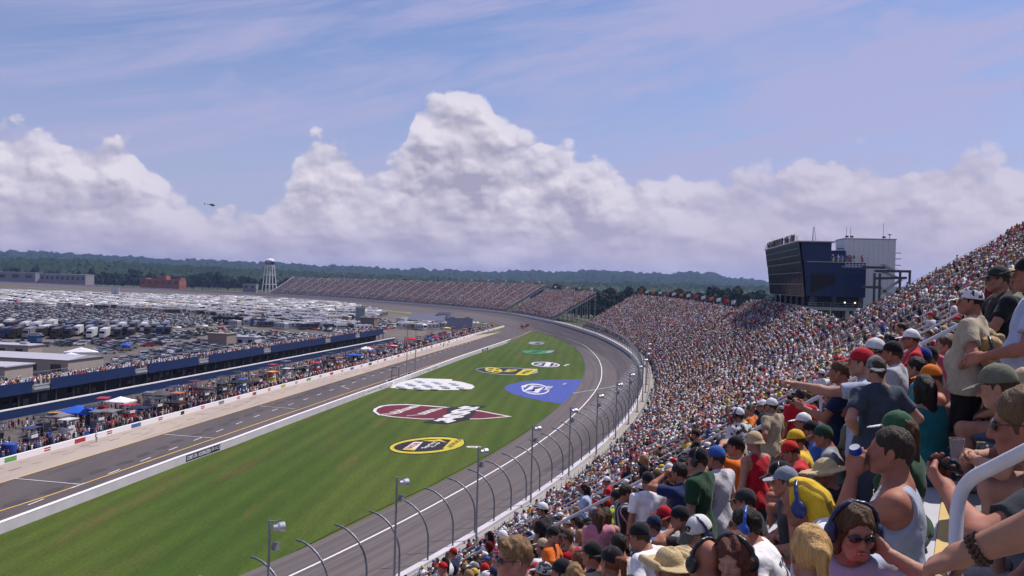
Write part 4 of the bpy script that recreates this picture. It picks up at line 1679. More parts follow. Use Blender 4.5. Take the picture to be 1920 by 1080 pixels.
M_leaf = leaf_mat('leaves', (.016, .032, .012), (.036, .058, .019))
M_bark = mat('bark', (.09, .07, .05), .9, var=.2)


def tree_proto(name, h, r, seed):
    rs = np.random.RandomState(seed)
    root = thing(name, 'tree', 'tree')
    b = MB()
    b.tube([(0, 0, 0), (.15, .1, h * .3), (0, .2, h * .55)], [.5, .38, .2], 7)
    for k in range(5):
        a = k * 1.3 + rs.rand()
        b.tube([(0, .1, h * (.28 + .05 * k)), (math.cos(a) * r * .5, math.sin(a) * r * .5, h * (.48 + .07 * k))], [.22, .07], 5)
    b.build('trunk', M_bark, root)
    lobes = []
    for k in range(11):
        a = rs.rand() * 6.28
        rr = r * .62 * math.sqrt(rs.rand())
        zz = h * (.32 + .52 * rs.rand())
        lobes.append((rr * math.cos(a), rr * math.sin(a), zz, r * (.34 + .25 * rs.rand()) * (1.1 - .5 * (zz / h - .3))))
    vs, fs = [], []
    for (x, y, z, q) in lobes:
        for k in range(85):
            dv = rs.normal(size=3); dv /= np.linalg.norm(dv)
            rad = q * (.72 + .36 * rs.rand())
            c = np.array([x, y, z]) + dv * rad * np.array([1, 1, .82])
            s = .55 + .75 * rs.rand()
            nrm = dv + rs.normal(size=3) * .55; nrm /= np.linalg.norm(nrm)
            u = np.cross(nrm, [0.3, .2, 1]); u /= np.linalg.norm(u); v = np.cross(nrm, u)
            i = len(vs)
            vs += [c - u * s - v * s * .6, c + u * s * .7 - v * s, c + u * s + v * s * .7, c - u * s * .6 + v * s]
            fs.append((i, i + 1, i + 2, i + 3))
    MB().add(vs, fs).build('crown', M_leaf, root)
    return root


protos = [tree_proto('broadleaf_tree', 17, 6.5, 1), tree_proto('broadleaf_tree', 20, 7.5, 2), tree_proto('broadleaf_tree', 14, 5.5, 3), tree_proto('broadleaf_tree', 23, 6.8, 4)]
tree_used = [False] * 4
tree_n = 0
def place_tree(px, dist, z, sc, label):
    global tree_n
    k = tree_n % 4 if RNG.random() < .7 else RNG.randrange(4)
    tree_n += 1
    if not tree_used[k]:
        o = protos[k]; tree_used[k] = True
    else:
        o = copy_tree(protos[k])
    p = AT(px, 540, dist)
    o.location = (float(p[0]), float(dist), z)
    o.rotation_euler = (0, 0, RNG.uniform(0, 6.28))
    o.scale = (sc * RNG.uniform(.9, 1.15), sc * RNG.uniform(.9, 1.15), sc)
    tag(o, label, 'tree', 'trees beyond the far track')
    o['group'] = 'trees beyond the far track'
    return o
ti = 0
for i in range(104):
    px = -60 + i * 5.4 + RNG.uniform(-3, 3)
    if 480 < px < 530:
        continue
    row = i % 3
    place_tree(px, (1500, 1600, 1720)[row] + RNG.uniform(-30, 30), 0, RNG.uniform(.95, 1.5), 'green broadleaf tree in the wood behind the far left buildings')
for i in range(90):
    px = 1080 + i * 4.6 + RNG.uniform(-3, 3)
    row = i % 3
    place_tree(px, (690, 760, 840)[row] + RNG.uniform(-25, 25), 0, RNG.uniform(.95, 1.35), 'dark green broadleaf tree in the wood behind the curved stand')
for i in range(70):
    px = 470 + i * 9 + RNG.uniform(-4, 4)
    place_tree(px, 1420 + RNG.uniform(-60, 60) - max(0, px - 800) * .9, 0, RNG.uniform(.9, 1.3), 'green broadleaf tree rising behind the long far stand')

# more forest between the single trees and the hills reads as one mass
def wood_mass():
    rs = np.random.RandomState(9)
    base = bpy.data.meshes.new('tmp')
    bm = bmesh.new(); bmesh.ops.create_icosphere(bm, subdivisions=1, radius=1.0)
    V = np.array([v.co[:] for v in bm.verts]); F = np.array([[v.index for v in f.verts] for f in bm.faces]); bm.free()
    vs, fs = [], []
    n = 0
    for i in range(6500):
        d = 1750 + 1500 * rs.rand() ** 1.1
        px = -400 + 2500 * rs.rand()
        q = AT(px, 500, d)
        hill = np.interp(d, [1750, 2500, 3300], [0, 16, 36]) * np.interp(px, [-400, 300, 900, 1500], [1.5, 1.2, .55, .35])
        h = 11 + 8 * rs.rand()
        r = 5 + 4.5 * rs.rand()
        J = V * np.array([r, r, h * .5]) * (1 + (rs.rand(len(V), 1) - .5) * .65) + np.array([q[0], d, hill + h * .5])
        vs.append(J); fs.append(F + n); n += len(V)
    o = merged('distant_wood', np.vstack(vs), np.vstack(fs), None, M_leaf)


wood_mass()

# ------------------------------------------------------------------ infield: parked vehicles
def pin(poly, x, y):
    c = False
    j = len(poly) - 1
    for i in range(len(poly)):
        xi, yi = poly[i]
        xj, yj = poly[j]
        if (yi > y) != (yj > y) and x < (xj - xi) * (y - yi) / (yj - yi) + xi:
            c = not c
        j = i
    return c


M_paint = mat('car_paint', (.5, .5, .5), .32, .0, obj=True, spec=.5)
M_rvskin = mat('coach_skin', (.6, .6, .6), .45, obj=True, var=.05)
M_cloth0 = mat('canopy_cloth', (.5, .5, .5), .85, obj=True, var=.10, vscale=.7)
CARCOL = [('white', (.62, .62, .64)), ('silver', (.36, .37, .40)), ('grey', (.16, .165, .18)), ('black', (.015, .015, .018)), ('dark blue', (.022, .04, .11)), ('red', (.30, .022, .022)),
          ('maroon', (.10, .014, .02)), ('tan', (.32, .26, .18)), ('dark green', (.02, .06, .035)), ('light blue', (.16, .24, .36))]
CARW = [.17, .17, .17, .22, .10, .07, .03, .02, .02, .03]


def car_sections(kind):
    """side outline of body and of the glass house, x forward"""
    if kind == 'sedan':
        body = [(-2.35, .35), (-2.4, .75), (-2.2, .98), (-1.5, 1.02), (1.0, .98), (2.05, .85), (2.35, .65), (2.35, .35)]
        cab = [(-1.75, 1.0), (-1.05, 1.42), (.2, 1.46), (1.05, .98)]
    elif kind == 'suv':
        body = [(-2.35, .4), (-2.4, .95), (-2.3, 1.12), (1.0, 1.12), (2.1, 1.05), (2.35, .8), (2.35, .4)]
        cab = [(-2.3, 1.1), (-2.05, 1.74), (.25, 1.78), (1.05, 1.1)]
    else:
        body = [(-2.8, .45), (-2.8, 1.12), (-.55, 1.12), (1.3, 1.12), (2.5, 1.06), (2.7, .85), (2.7, .45)]
        cab = [(-.6, 1.1), (-.5, 1.8), (.7, 1.82), (1.45, 1.1)]
    return body, cab


def car_proto(kind):
    root = thing('parked_' + ('pickup_truck' if kind == 'pickup' else 'car'), 'car', 'car')
    body, cab = car_sections(kind)
    def loft(b, sec, w0, w1, zsplit, mi=0):
        zs = [p[1] for p in sec]
        def half(z):
            f = (z - min(zs)) / (max(zs) - min(zs))
            return w0 + (w1 - w0) * f
        L = [(x, half(z), z) for x, z in sec]
        R_ = [(x, -half(z), z) for x, z in sec]
        n = len(sec)
        b.add(L + R_, [tuple(range(n)), tuple(range(2 * n - 1, n - 1, -1))] + [(i, n + i, n + (i + 1) % n, (i + 1) % n) for i in range(n)], mi)
    b = MB(); loft(b, body, .90, .84, 0)
    if kind == 'pickup':
        b.box((-1.7, 0, 1.13), (2.0, 1.4, .02), 1)
    # roof skin over the glass
    zr = max(z for x, z in cab)
    tops = [x for x, z in cab if z > zr - .08]
    b.box(((tops[0] + tops[-1]) / 2, 0, zr + .015), (tops[-1] - tops[0] + .05, 1.28, .05), 0)
    for sx in (-1, 1):
        for (x0, z0), (x1, z1) in ((cab[0], cab[1]), (cab[3], cab[2])):
            b.bar((x0, sx * .80, z0), (x1, sx * .66, z1 + .02), .07, .07, 0)
    b.build('body', [M_paint, M_dark], root)
    g = MB(); loft(g, cab, .80, .66, 0); g.build('window', M_glass, root)
    for (x, y) in ((-1.45, .82), (-1.45, -.82), (1.45, .82), (1.45, -.82)):
        w = MB()
        w.tube([(x, y - .11, .33), (x, y + .11, .33)], .33, 10)
        w.build('wheel', M_black, root)
    return root


def rv_proto(kind):
    root = thing('motorhome' if kind != 'trailer' else 'travel_trailer', 'rv', 'camper')
    L = {'class_a': 10.5, 'trailer': 7.5, 'bus': 12}[kind]
    b = MB()
    sec = [(-L / 2, .5), (-L / 2, 3.15), (-L / 2 + .25, 3.4), (L / 2 - .6, 3.4), (L / 2 - .05, 3.0), (L / 2, 1.6), (L / 2, .5)]
    n = len(sec)
    b.add([(x, 1.25, z) for x, z in sec] + [(x, -1.25, z) for x, z in sec], [tuple(range(n)), tuple(range(2 * n - 1, n - 1, -1))] + [(i, n + i, n + (i + 1) % n, (i + 1) % n) for i in range(n)])
    for x in (-L * .25, L * .15):
        b.box((x, 0, 3.55), (1.0, .8, .28), 1)
    b.build('body', [M_rvskin, M_offw], root)
    g = MB()
    for x in np.linspace(-L / 2 + 1.2, L / 2 - 1.5, 4):
        for sy in (-1.26, 1.26):
            g.box((x, sy, 2.2), (1.3, .03, .75))
    g.box((L / 2 - .03, 0, 2.25), (.12, 2.1, 1.0))
    g.build('window', M_glass, root)
    s = MB()
    for sy in (-1.265, 1.265):
        s.box((0, sy, 1.35), (L * .96, .02, .35))
    s.build('stripe', mat('coach_stripe', (.16, .12, .10), .5), root)
    return root


def hauler_proto():
    root = thing('race_hauler', 'hauler', 'truck')
    b = MB(); b.box((-1.5, 0, 2.55), (16, 2.6, 3.2)); b.build('trailer', M_paint, root)
    b = MB(); b.box((-1.5, 0, 4.17), (16.05, 2.3, .06)); b.build('roof', M_paint, root)
    b = MB(); b.box((8.2, 0, 2.3), (2.0, 2.4, 2.9), taper=.9); b.box((9.8, 0, 1.5), (1.4, 2.0, 1.3)); b.build('cab', M_paint, root)
    b = MB(); b.box((9.22, 0, 2.9), (.12, 2.0, .9)); b.build('windscreen', M_glass, root)
    for x in (-8, -6.8, 6.5, 7.7, 9.8):
        w = MB(); w.tube([(x, -1.2, .5), (x, 1.2, .5)], .5, 8); w.build('wheel', M_black, root)
    return root


carp = {k: car_proto(k) for k in ('sedan', 'suv', 'pickup')}
rvp = {k: rv_proto(k) for k in ('class_a', 'trailer', 'bus')}
haul = hauler_proto()
_used = set()


def inst(proto, loc, rz, color, label, group):
    if id(proto) not in _used:
        _used.add(id(proto)); o = proto
    else:
        o = copy_tree(proto)
    o.location = [float(v) for v in loc]
    o.rotation_euler = (0, 0, rz)
    for ch in o.children:
        ch.color = (*color, 1)
    o['label'] = label
    o['group'] = group
    return o


R1 = np.array([.64, -.77]); R1 /= np.linalg.norm(R1)
R2 = np.array([R1[1] * -1, R1[0]])
REG = {
    'rv': [(-150, 545), (0, 547), (240, 554), (470, 560), (640, 572), (700, 583), (720, 592), (700, 602), (600, 604), (480, 600), (330, 590), (150, 578), (-150, 570)],
    'carfar': [(-150, 571), (150, 579), (330, 591), (470, 601), (430, 610), (330, 616), (160, 612), (-150, 604)],
    'haul': [(-150, 609), (150, 614), (330, 617), (322, 632), (200, 638), (60, 642), (-150, 640)],
    'rv2': [(470, 602), (600, 606), (690, 612), (690, 621), (560, 619), (440, 612)],
    'rv3': [(745, 604), (830, 603), (880, 609), (850, 616), (760, 621)],
    'carright': [(575, 606), (720, 600), (745, 612), (700, 632), (600, 640)],
    'carnear': [(-20, 643), (60, 645), (190, 642), (330, 624), (440, 616), (570, 624), (600, 637), (540, 652), (430, 664), (330, 690), (190, 695), (230, 672), (120, 650), (-20, 655)],
}
ROADS = [([(150, 672), (300, 648), (420, 622), (450, 628), (320, 655), (200, 680)]), ([(440, 617), (560, 620), (680, 632), (640, 640), (560, 628), (450, 622)]), ([(60, 655), (185, 645), (185, 660), (75, 662)])]


def gen(poly, du, dv, jit, skip, R1=R1, R2=R2):
    xs = np.array([G(px, py)[:2] for px, py in poly])
    a, b_ = xs @ R1, xs @ R2
    out = []
    v = b_.min()
    while v < b_.max():
        u = a.min() + RNG.random() * du
        while u < a.max():
            u += du * RNG.uniform(.93, 1.12)
            if RNG.random() < skip:
                continue
            p = R1 * (u + RNG.uniform(-jit, jit)) + R2 * (v + RNG.uniform(-jit, jit))
            q = PROJ((p[0], p[1], 0))
            if -60 < q[0] < 1000 and pin(poly, q[0], q[1]) and not any(pin(r, q[0], q[1]) for r in ROADS):
                out.append((p[0], p[1]))
        v += dv * (.78 if int((v - b_.min()) / dv) % 2 else 1.22)
    return out


cars = [(p, 'near') for p in gen(REG['carnear'], 2.9, 6.6, .25, .16)] + [(p, 'near') for p in gen(REG['carright'], 2.9, 7, .4, .35)] + [(p, 'far') for p in gen(REG['carfar'], 2.8, 6.4, .25, .10)]
cars.sort(key=lambda c: c[0][1])
rvs = [(p, 'a') for p in gen(REG['rv'], 5.6, 12.5, 1.0, .17)] + [(p, 'b') for k in ('rv2', 'rv3') for p in gen(REG[k], 5.4, 12, .4, .15)]
rvs.sort(key=lambda c: c[0][1])
print('cars', len(cars), 'rvs', len(rvs))


def pick_color():
    r = RNG.random(); acc = 0
    for (n, c), w in zip(CARCOL, CARW):
        acc += w
        if r < acc:
            return n, c
    return CARCOL[0]


def place_word(px):
    return ('by the left edge', 'left of the white tents', 'above the white tents', 'in the middle of the car park', 'right of the dirt lane', 'near the blue garage roof', 'by the far end of the garages')[int(np.clip((px + 20) / 100, 0, 6))]


seen = {}
def unique(lbl):
    seen[lbl] = seen.get(lbl, 0) + 1
    return seen[lbl]


ORD = ords
def nth(n):
    return ORD[n - 1] if n <= 20 else ('%dth' % n)


stuff_v, stuff_f, stuff_c, stuff_n = [], [], [], 0
def box_arr(x0, x1, y0, y1, z0, z1, tx=0.0, ty=0.0):
    v = np.array([(x0, y0, z0), (x1, y0, z0), (x1, y1, z0), (x0, y1, z0), (x0 + tx, y0 + ty, z1), (x1 - tx, y0 + ty, z1), (x1 - tx, y1 - ty, z1), (x0 + tx, y1 - ty, z1)], float)
    f = np.array([(4, 5, 6, 7), (0, 1, 5, 4), (1, 2, 6, 5), (2, 3, 7, 6), (3, 0, 4, 7)])
    return v, f


def add_stuff(boxes, loc, rz):
    global stuff_n
    c, s = math.cos(rz), math.sin(rz)
    for (v, f), col in boxes:
        w = v.copy()
        w[:, 0], w[:, 1] = v[:, 0] * c - v[:, 1] * s + loc[0], v[:, 0] * s + v[:, 1] * c + loc[1]
        stuff_v.append(w); stuff_f.append(f + stuff_n); stuff_c.append(np.tile(np.array(col), (8, 1)))
        stuff_n += 8


RZC = math.atan2(R2[1], R2[0])
for i, (p, z) in enumerate(cars):
    kind = RNG.choices(('sedan', 'suv', 'pickup'), (.45, .35, .2))[0]
    nm, col = pick_color()
    rz = RZC + (math.pi if RNG.random() < .5 else 0) + RNG.uniform(-.04, .04)
    if i < 300:
        px = PROJ((p[0], p[1], 0))[0]
        base = '%s %s parked %s' % (nm, {'sedan': 'saloon car', 'suv': 'estate car', 'pickup': 'pickup truck'}[kind], place_word(px))
        n = unique(base)
        inst(carp[kind], (p[0], p[1], 0), rz, col, base + ', %s nearest of them' % nth(n), 'cars parked in the infield')
    else:
        h = {'sedan': .98, 'suv': 1.1, 'pickup': 1.1}[kind]
        cb = {'sedan': (-1.7, 1.0, 1.44), 'suv': (-2.3, 1.0, 1.76), 'pickup': (-.6, 1.4, 1.8)}[kind]
        add_stuff([(box_arr(-2.35, 2.35, -.88, .88, .25, h, .05, .05), col), (box_arr(cb[0], cb[1], -.8, .8, h, cb[2] - .06, .5, .14), (.014, .016, .02)),
                   (box_arr(cb[0] + .5, cb[1] - .5, -.66, .66, cb[2] - .06, cb[2]), col)], p, rz)
M_veh = attr_mat('parked_vehicle_paint', .4)
o = merged('parked_cars', np.vstack(stuff_v), np.vstack(stuff_f), np.vstack(stuff_c), M_veh)
tag(o, 'dense far rows of small parked cars packed across the infield', 'cars', None, 'stuff')
stuff_v, stuff_f, stuff_c, stuff_n = [], [], [], 0
RVC = [('white', (.62, .61, .63)), ('cream', (.50, .45, .38)), ('pale grey', (.42, .42, .45)), ('white', (.48, .47, .50)), ('dark', (.05, .05, .065)), ('tan', (.33, .26, .20))]
RVW = (.27, .10, .18, .15, .21, .09)
for i, (p, z) in enumerate(rvs):
    kind = RNG.choices(('class_a', 'trailer', 'bus'), (.5, .35, .15))[0]
    nm, col = RNG.choices(RVC, RVW)[0]
    rz = RZC + (math.pi if RNG.random() < .5 else 0) + RNG.uniform(-.08, .08)
    if RNG.random() < .25:
        rz += math.pi / 2
    if i < 300:
        px = PROJ((p[0], p[1], 0))[0]
        base = '%s %s parked %s' % (nm, {'class_a': 'motorhome', 'trailer': 'short camping trailer', 'bus': 'long coach'}[kind], ('at far left of the camping field', 'left of the small striped awnings', 'in the middle of the camping field', 'right of the middle of the camping field', 'in the right part of the camping field', 'near the right end of the camping field')[int(np.clip((px + 20) / 125, 0, 5))])
        n = unique(base)
        inst(rvp[kind], (p[0], p[1], 0), rz, col, base + ', %s nearest' % nth(n), 'campers in the infield')
    else:
        L = {'class_a': 5.2, 'trailer': 3.7, 'bus': 6}[kind]
        bx = [(box_arr(-L, L, -1.25, 1.25, .4, 3.35, .1, .05), col), (box_arr(-L + .6, L - .8, -1.27, 1.27, 1.9, 2.55), (.05, .055, .065)), (box_arr(-L * .4, -L * .4 + 1, -.4, .4, 3.35, 3.65), (.5, .5, .52))]
        if RNG.random() < .4:
            ac = RNG.choice([(.12, .2, .42), (.45, .08, .07), (.6, .58, .58), (.2, .3, .2), (.5, .36, .2)])
            bx.append((box_arr(-L * .5, L * .5, 1.25, 3.6, 2.4, 2.65, .05, .3), ac))
        add_stuff(bx, p, rz)
        if RNG.random() < .3:   # pop up shade beside it
            q = (p[0] + RNG.uniform(-4, 4), p[1] + RNG.uniform(-4, 4))
            v = np.array([(-1.6, -1.6, 2.2), (1.6, -1.6, 2.2), (1.6, 1.6, 2.2), (-1.6, 1.6, 2.2), (-.1, -.1, 3.2), (.1, -.1, 3.2), (.1, .1, 3.2), (-.1, .1, 3.2)], float)
            f = np.array([(4, 5, 6, 7), (0, 1, 5, 4), (1, 2, 6, 5), (2, 3, 7, 6), (3, 0, 4, 7)])
            add_stuff([((v, f), RNG.choice([(.7, .69, .7), (.7, .69, .7), (.05, .12, .4), (.4, .05, .05), (.03, .1, .08)]))], q, RNG.random())
o = merged('camping_field', np.vstack(stuff_v), np.vstack(stuff_f), np.vstack(stuff_c), M_veh)
tag(o, 'sea of white campers and awnings filling the far infield', 'campers', None, 'stuff')
HC = [('black', (.016, .016, .02)), ('black', (.02, .02, .03)), ('white', (.55, .55, .58)), ('navy', (.02, .03, .09)), ('black', (.03, .02, .02)), ('grey', (.2, .2, .22))]
for i, p in enumerate(sorted(gen(REG['haul'], 4.6, 23, .5, .15, np.array([.95, .31]), np.array([-.31, .95])), key=lambda p: p[1])[:120]):
    nm, col = RNG.choice(HC)
    px = PROJ((p[0], p[1], 0))[0]
    base = '%s race team hauler in the row %s' % (nm, 'at the far left' if px < 60 else 'left of the dirt lane' if px < 180 else 'beside the open dirt')
    inst(haul, (p[0], p[1], 0), math.atan2(-.95, .31) + RNG.uniform(-.03, .03), col, base + ', %s nearest' % nth(unique(base)), 'haulers in the infield')

# ------------------------------------------------------------------ garage building with roof deck
GW = [(-118, 70), (-97, 172.8), (-89.5, 212.6), (-77.4, 276.2), (-52, 415.8)]


def along(pts, t):
    """point, direction, outward normal (towards the pit road) at t metres"""
    for a, c in zip(pts[:-1], pts[1:]):
        a, c = Vector(a), Vector(c)
        L = (c - a).length
        if t <= L:
            d = (c - a) / L
            return a + d * t, d, Vector((d.y, -d.x))
        t -= L
    d = (Vector(pts[-1]) - Vector(pts[-2])).normalized()
    return Vector(pts[-1]) + d * t, d, Vector((d.y, -d.x))


GL = sum((Vector(c) - Vector(a)).length for a, c in zip(GW[:-1], GW[1:]))


def garage():
    root = thing('garage_building', 'long blue garage building with dark open bays and a spectator deck on its roof', 'building', (*along(GW, 120)[0], 0))
    inv = Matrix.Translation(root.location).inverted()
    def bl(b, nm, m):
        b.v = [tuple(inv @ Vector(p)) for p in b.v]
        return b.build(nm, m, root)
    def slab(b, t0, t1, o0, o1, z0, z1, mi=0, step=20):
        """o measured away from pit road"""
        ts = np.linspace(t0, t1, max(2, int((t1 - t0) / step) + 1))
        rows = []
        for t in ts:
            p, d, n = along(GW, t)
            q0, q1 = p - n * o0, p - n * o1
            rows.append([(q0.x, q0.y, z0), (q0.x, q0.y, z1), (q1.x, q1.y, z1), (q1.x, q1.y, z0), (q0.x, q0.y, z0)])
        b.grid(rows, mi)
        k = len(b.v)
        b.f += [(k - 5, k - 4, k - 3, k - 2), (k - 5 * len(ts) + 3, k - 5 * len(ts) + 2, k - 5 * len(ts) + 1, k - 5 * len(ts))]
        b.m += [mi, mi]
    E = GL - 6
    b = MB(); slab(b, 0, E, 4.0, 16, 3.7, 4.9); bl(b, 'roof_deck', M_steel)
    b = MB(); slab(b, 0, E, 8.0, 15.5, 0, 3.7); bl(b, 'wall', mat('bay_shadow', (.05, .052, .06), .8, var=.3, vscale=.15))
    t = 4.0
    k = 0
    while t < E - 10:
        L = (46, 27, 30, 30, 24, 34)[k % 6]
        t1 = min(t + L, E)
        b = MB(); slab(b, t, t1, 3.75, 3.95, 3.75, 6.15); bl(b, 'parapet_panel', M_blue)
        b = MB()   # bench and speaker in the gap
        slab(b, t1 + .5, t1 + 5.2, 3.9, 4.1, 5.0, 5.25); slab(b, t1 + .5, t1 + 5.2, 3.7, 3.9, 4.2, 4.6)
        bl(b, 'gap_rail', M_lamp)
        t = t1 + 5.6
        k += 1
    b = MB()
    for t in np.arange(3, E, 5.6):
        p, d, n = along(GW, t)
        q = p - n * 4.4
        b.box((q.x, q.y, 1.85), (.3, .3, 3.7), 0, rz=math.atan2(d.y, d.x))
    bl(b, 'column', M_dark)
    b = MB()
    for t in np.arange(4, E, 2.8):
        if RNG.random() < .6:
            p, d, n = along(GW, t)
            q = p - n * 7.96
            b = MB()
            b.box((q.x, q.y, RNG.uniform(1.2, 2.2)), (RNG.uniform(.8, 2.2), .06, RNG.uniform(.6, 1.6)), 0, rz=math.atan2(d.y, d.x))
            bl(b, 'bay_panel', RNG.choice([M_glass, mat('bay_tan', (.20, .15, .08), .8), mat('bay_grey', (.16, .18, .19), .8)]))
    b = MB()   # rear railing of the deck
    for t in np.arange(0, E, 3.0):
        p, d, n = along(GW, t)
        q = p - n * 15.6
        b.box((q.x, q.y, 5.4), (.06, .06, 1.2), 0)
    slab(b, 0, E, 15.55, 15.62, 5.9, 5.98)
    bl(b, 'rear_railing', M_steel)
    # front boundary wall
    w = thing('boundary_wall', 'low blue wall with white top in front of the garage bays', 'wall', (*along(GW, 120)[0], 0))
    b = MB(); slab(b, 0, GL - 4, 0, .3, 0, 1.75); b.v = [tuple(inv @ Vector(p)) for p in b.v]; b.build('panel', M_blue, w)
    b = MB(); slab(b, 0, GL - 4, -.08, .38, 1.755, 2.0); b.v = [tuple(inv @ Vector(p)) for p in b.v]; b.build('cap', M_white, w)


garage()

# ------------------------------------------------------------------ pit stalls: wall, boards, pit boxes, canopies
pit = wall_along('pit_stall_wall', PITW, .95, .45, M_white, 'low white wall dividing the pit boxes from the crews')
PL = sum((Vector(c) - Vector(a)).length for a, c in zip(PITW[:-1], PITW[1:]))
BC = [(.38, .03, .04), (.36, .03, .04), (.05, .12, .3), (.45, .38, .05), (.02, .02, .03), (.12, .32, .08), (.2, .2, .22)]
for k, t in enumerate(np.arange(30, PL - 30, 8.3)):
    p, d, n = along(PITW, t)
    b = MB()
    rz = math.atan2(d.y, d.x)
    c = BC[k % len(BC)] if k % 2 else BC[0]
    q = p + n * .235
    if k % 2 == 0:
        b.box((q.x, q.y, .72), (1.5, .02, .2), 0, rz=rz); b.box((q.x, q.y, .36), (1.5, .02, .2), 0, rz=rz)
    else:
        b.box((q.x, q.y, .52), (RNG.uniform(1.2, 3.2), .02, .7), 0, rz=rz)
    o = b.build('banner_panel', mat('banner_%d' % (k % len(BC) if k % 2 else 0), c, .7), pit)

CANC = {'blue': (.02, .10, .50), 'white': (.72, .70, .74), 'dark grey': (.075, .07, .085), 'black': (.015, .015, .018), 'navy': (.015, .02, .06), 'red': (.48, .02, .03), 'yellow': (.62, .47, .03), 'grey': (.17, .16, .17), 'orange': (.6, .16, .03), 'green': (.03, .14, .07)}


def canopy(px, py, wpx, colour, label, hgt=2.6, ridge=.9, long=1.0, group='pop up canopies by the pits', rz=None, ground=True):
    """px,py is the roof middle in the photograph"""
    g = G(px, py, hgt + ridge * .4)
    dist = g[1]
    w = wpx * dist / FPX
    z0 = 0
    root = thing('canopy_tent', label, 'canopy', (g[0], g[1], z0), rz if rz is not None else math.radians(-9), group)
    hw, hl = w / 2, w / 2 * long
    b = MB()
    n = 6
    rows = []
    for i in range(n + 1):
        r = []
        for j in range(n + 1):
            u, v = -1 + 2 * i / n, -1 + 2 * j / n
            f = max(abs(u), abs(v))
            z = hgt + ridge * (1 - f) - .12 * (1 - abs(abs(u) - abs(v))) * f * (0 if f > .99 and abs(u) == abs(v) else 1) * .6
            r.append((u * hw, v * hl, z))
        rows.append(r)
    b.grid(rows)
    for (a, c) in (((-hw, -hl), (hw, -hl)), ((hw, -hl), (hw, hl)), ((hw, hl), (-hw, hl)), ((-hw, hl), (-hw, -hl))):
        b.add([(a[0], a[1], hgt), (c[0], c[1], hgt), (c[0], c[1], hgt - .3), (a[0], a[1], hgt - .3)], [(0, 1, 2, 3)])
    r = b.build('roof', M_cloth0, root)
    r.color = (*CANC[colour], 1)
    for sx in (-1, 1):
        for sy in (-1, 1):
            p = MB(); p.tube([(sx * hw * .96, sy * hl * .96, 0), (sx * hw * .96, sy * hl * .96, hgt - .02)], .05, 5); p.build('leg', M_steel, root)
    return root


canopy(147, 766, 62, 'blue', 'large bright blue canopy beside the grey one near the left edge', long=.8, ridge=1.2)
canopy(226, 748, 42, 'white', 'white peaked canopy beside the blue boundary wall, right of the big blue one')
c_ = canopy(106, 775, 40, 'grey', 'grey canopy with an orange oval emblem on its roof, left of the big blue one')
e_ = MB(); e_.add([(math.cos(a) * .95, -.9 + math.sin(a) * .55, 2.6 + .62 + .02) for a in np.linspace(0, 6.28, 16)], [tuple(range(16))]); e_.build('emblem', mat('orange_emblem', (.6, .28, .08), .8), c_)
canopy(204, 768, 40, 'grey', 'low grey canopy right of the big blue one', ridge=.4)
canopy(300, 735, 44, 'dark grey', 'dark grey peaked canopy behind the red pit cart')
canopy(262, 762, 34, 'navy', 'navy canopy in front of the white peaked one', ridge=.4)
canopy(330, 752, 36, 'black', 'black canopy over the pit stall left of the yellow sign', ridge=.3)
canopy(395, 726, 36, 'dark grey', 'dark grey canopy between two pit carts in the middle', ridge=.4)
canopy(455, 714, 46, 'black', 'wide black canopy left of the yellow pit cart', ridge=.5)
canopy(565, 690, 30, 'black', 'black canopy just right of the yellow pit cart', ridge=.5)
canopy(686, 652, 22, 'white', 'small white peaked canopy before the middle of the blue wall')
canopy(640, 668, 30, 'navy', 'navy canopy in the middle of the crowded pit stalls', ridge=.5)
canopy(664, 664, 26, 'blue', 'blue canopy in the middle of the crowded pit stalls', ridge=.5)
canopy(735, 647, 20, 'red', 'flat red canopy left of the flag poles', ridge=.5)
canopy(772, 634, 20, 'red', 'bright red canopy directly behind the flag poles')
canopy(817, 630, 14, 'red', 'small bright red canopy right of the flag poles', ridge=.8)
canopy(805, 634, 14, 'blue', 'small blue canopy beside the bright red one right of the flag poles', ridge=.5)
canopy(838, 614, 14, 'yellow', 'yellow canopy farthest along the pits', ridge=.6)
canopy(834, 625, 13, 'red', 'flat red canopy below the yellow one', ridge=.3)
canopy(790, 640, 18, 'black', 'black canopy between the two red ones by the flag poles', ridge=.4)
canopy(152, 656, 58, 'white', 'long white tent standing in the car park', hgt=3.0, ridge=1.5, long=.35, rz=math.radians(20))
canopy(133, 664, 28, 'white', 'small white tent before the long white tent in the car park')
canopy(237, 645, 16, 'blue', 'small blue canopy among the parked cars')
canopy(450, 588, 20, 'white', 'white tent between campers above the black hoarding')
canopy(70, 517, 26, 'orange', 'pale orange striped tent beyond the far track at the left', hgt=4, ridge=2, rz=0) if False else None
for i, px in enumerate((841, 849, 857, 865, 872, 880, 888, 895)):
    canopy(px, 602.5 + (px - 841) * .03, 6.5, 'white', '%s white umbrella canopy from the left in the row beyond the pits' % ords[i], hgt=2.4, ridge=.9, group='white umbrellas beyond the pits')

M_cart = mat('pit_cart_paint', (.1, .1, .1), .45, obj=True, var=.15, vscale=1.0)


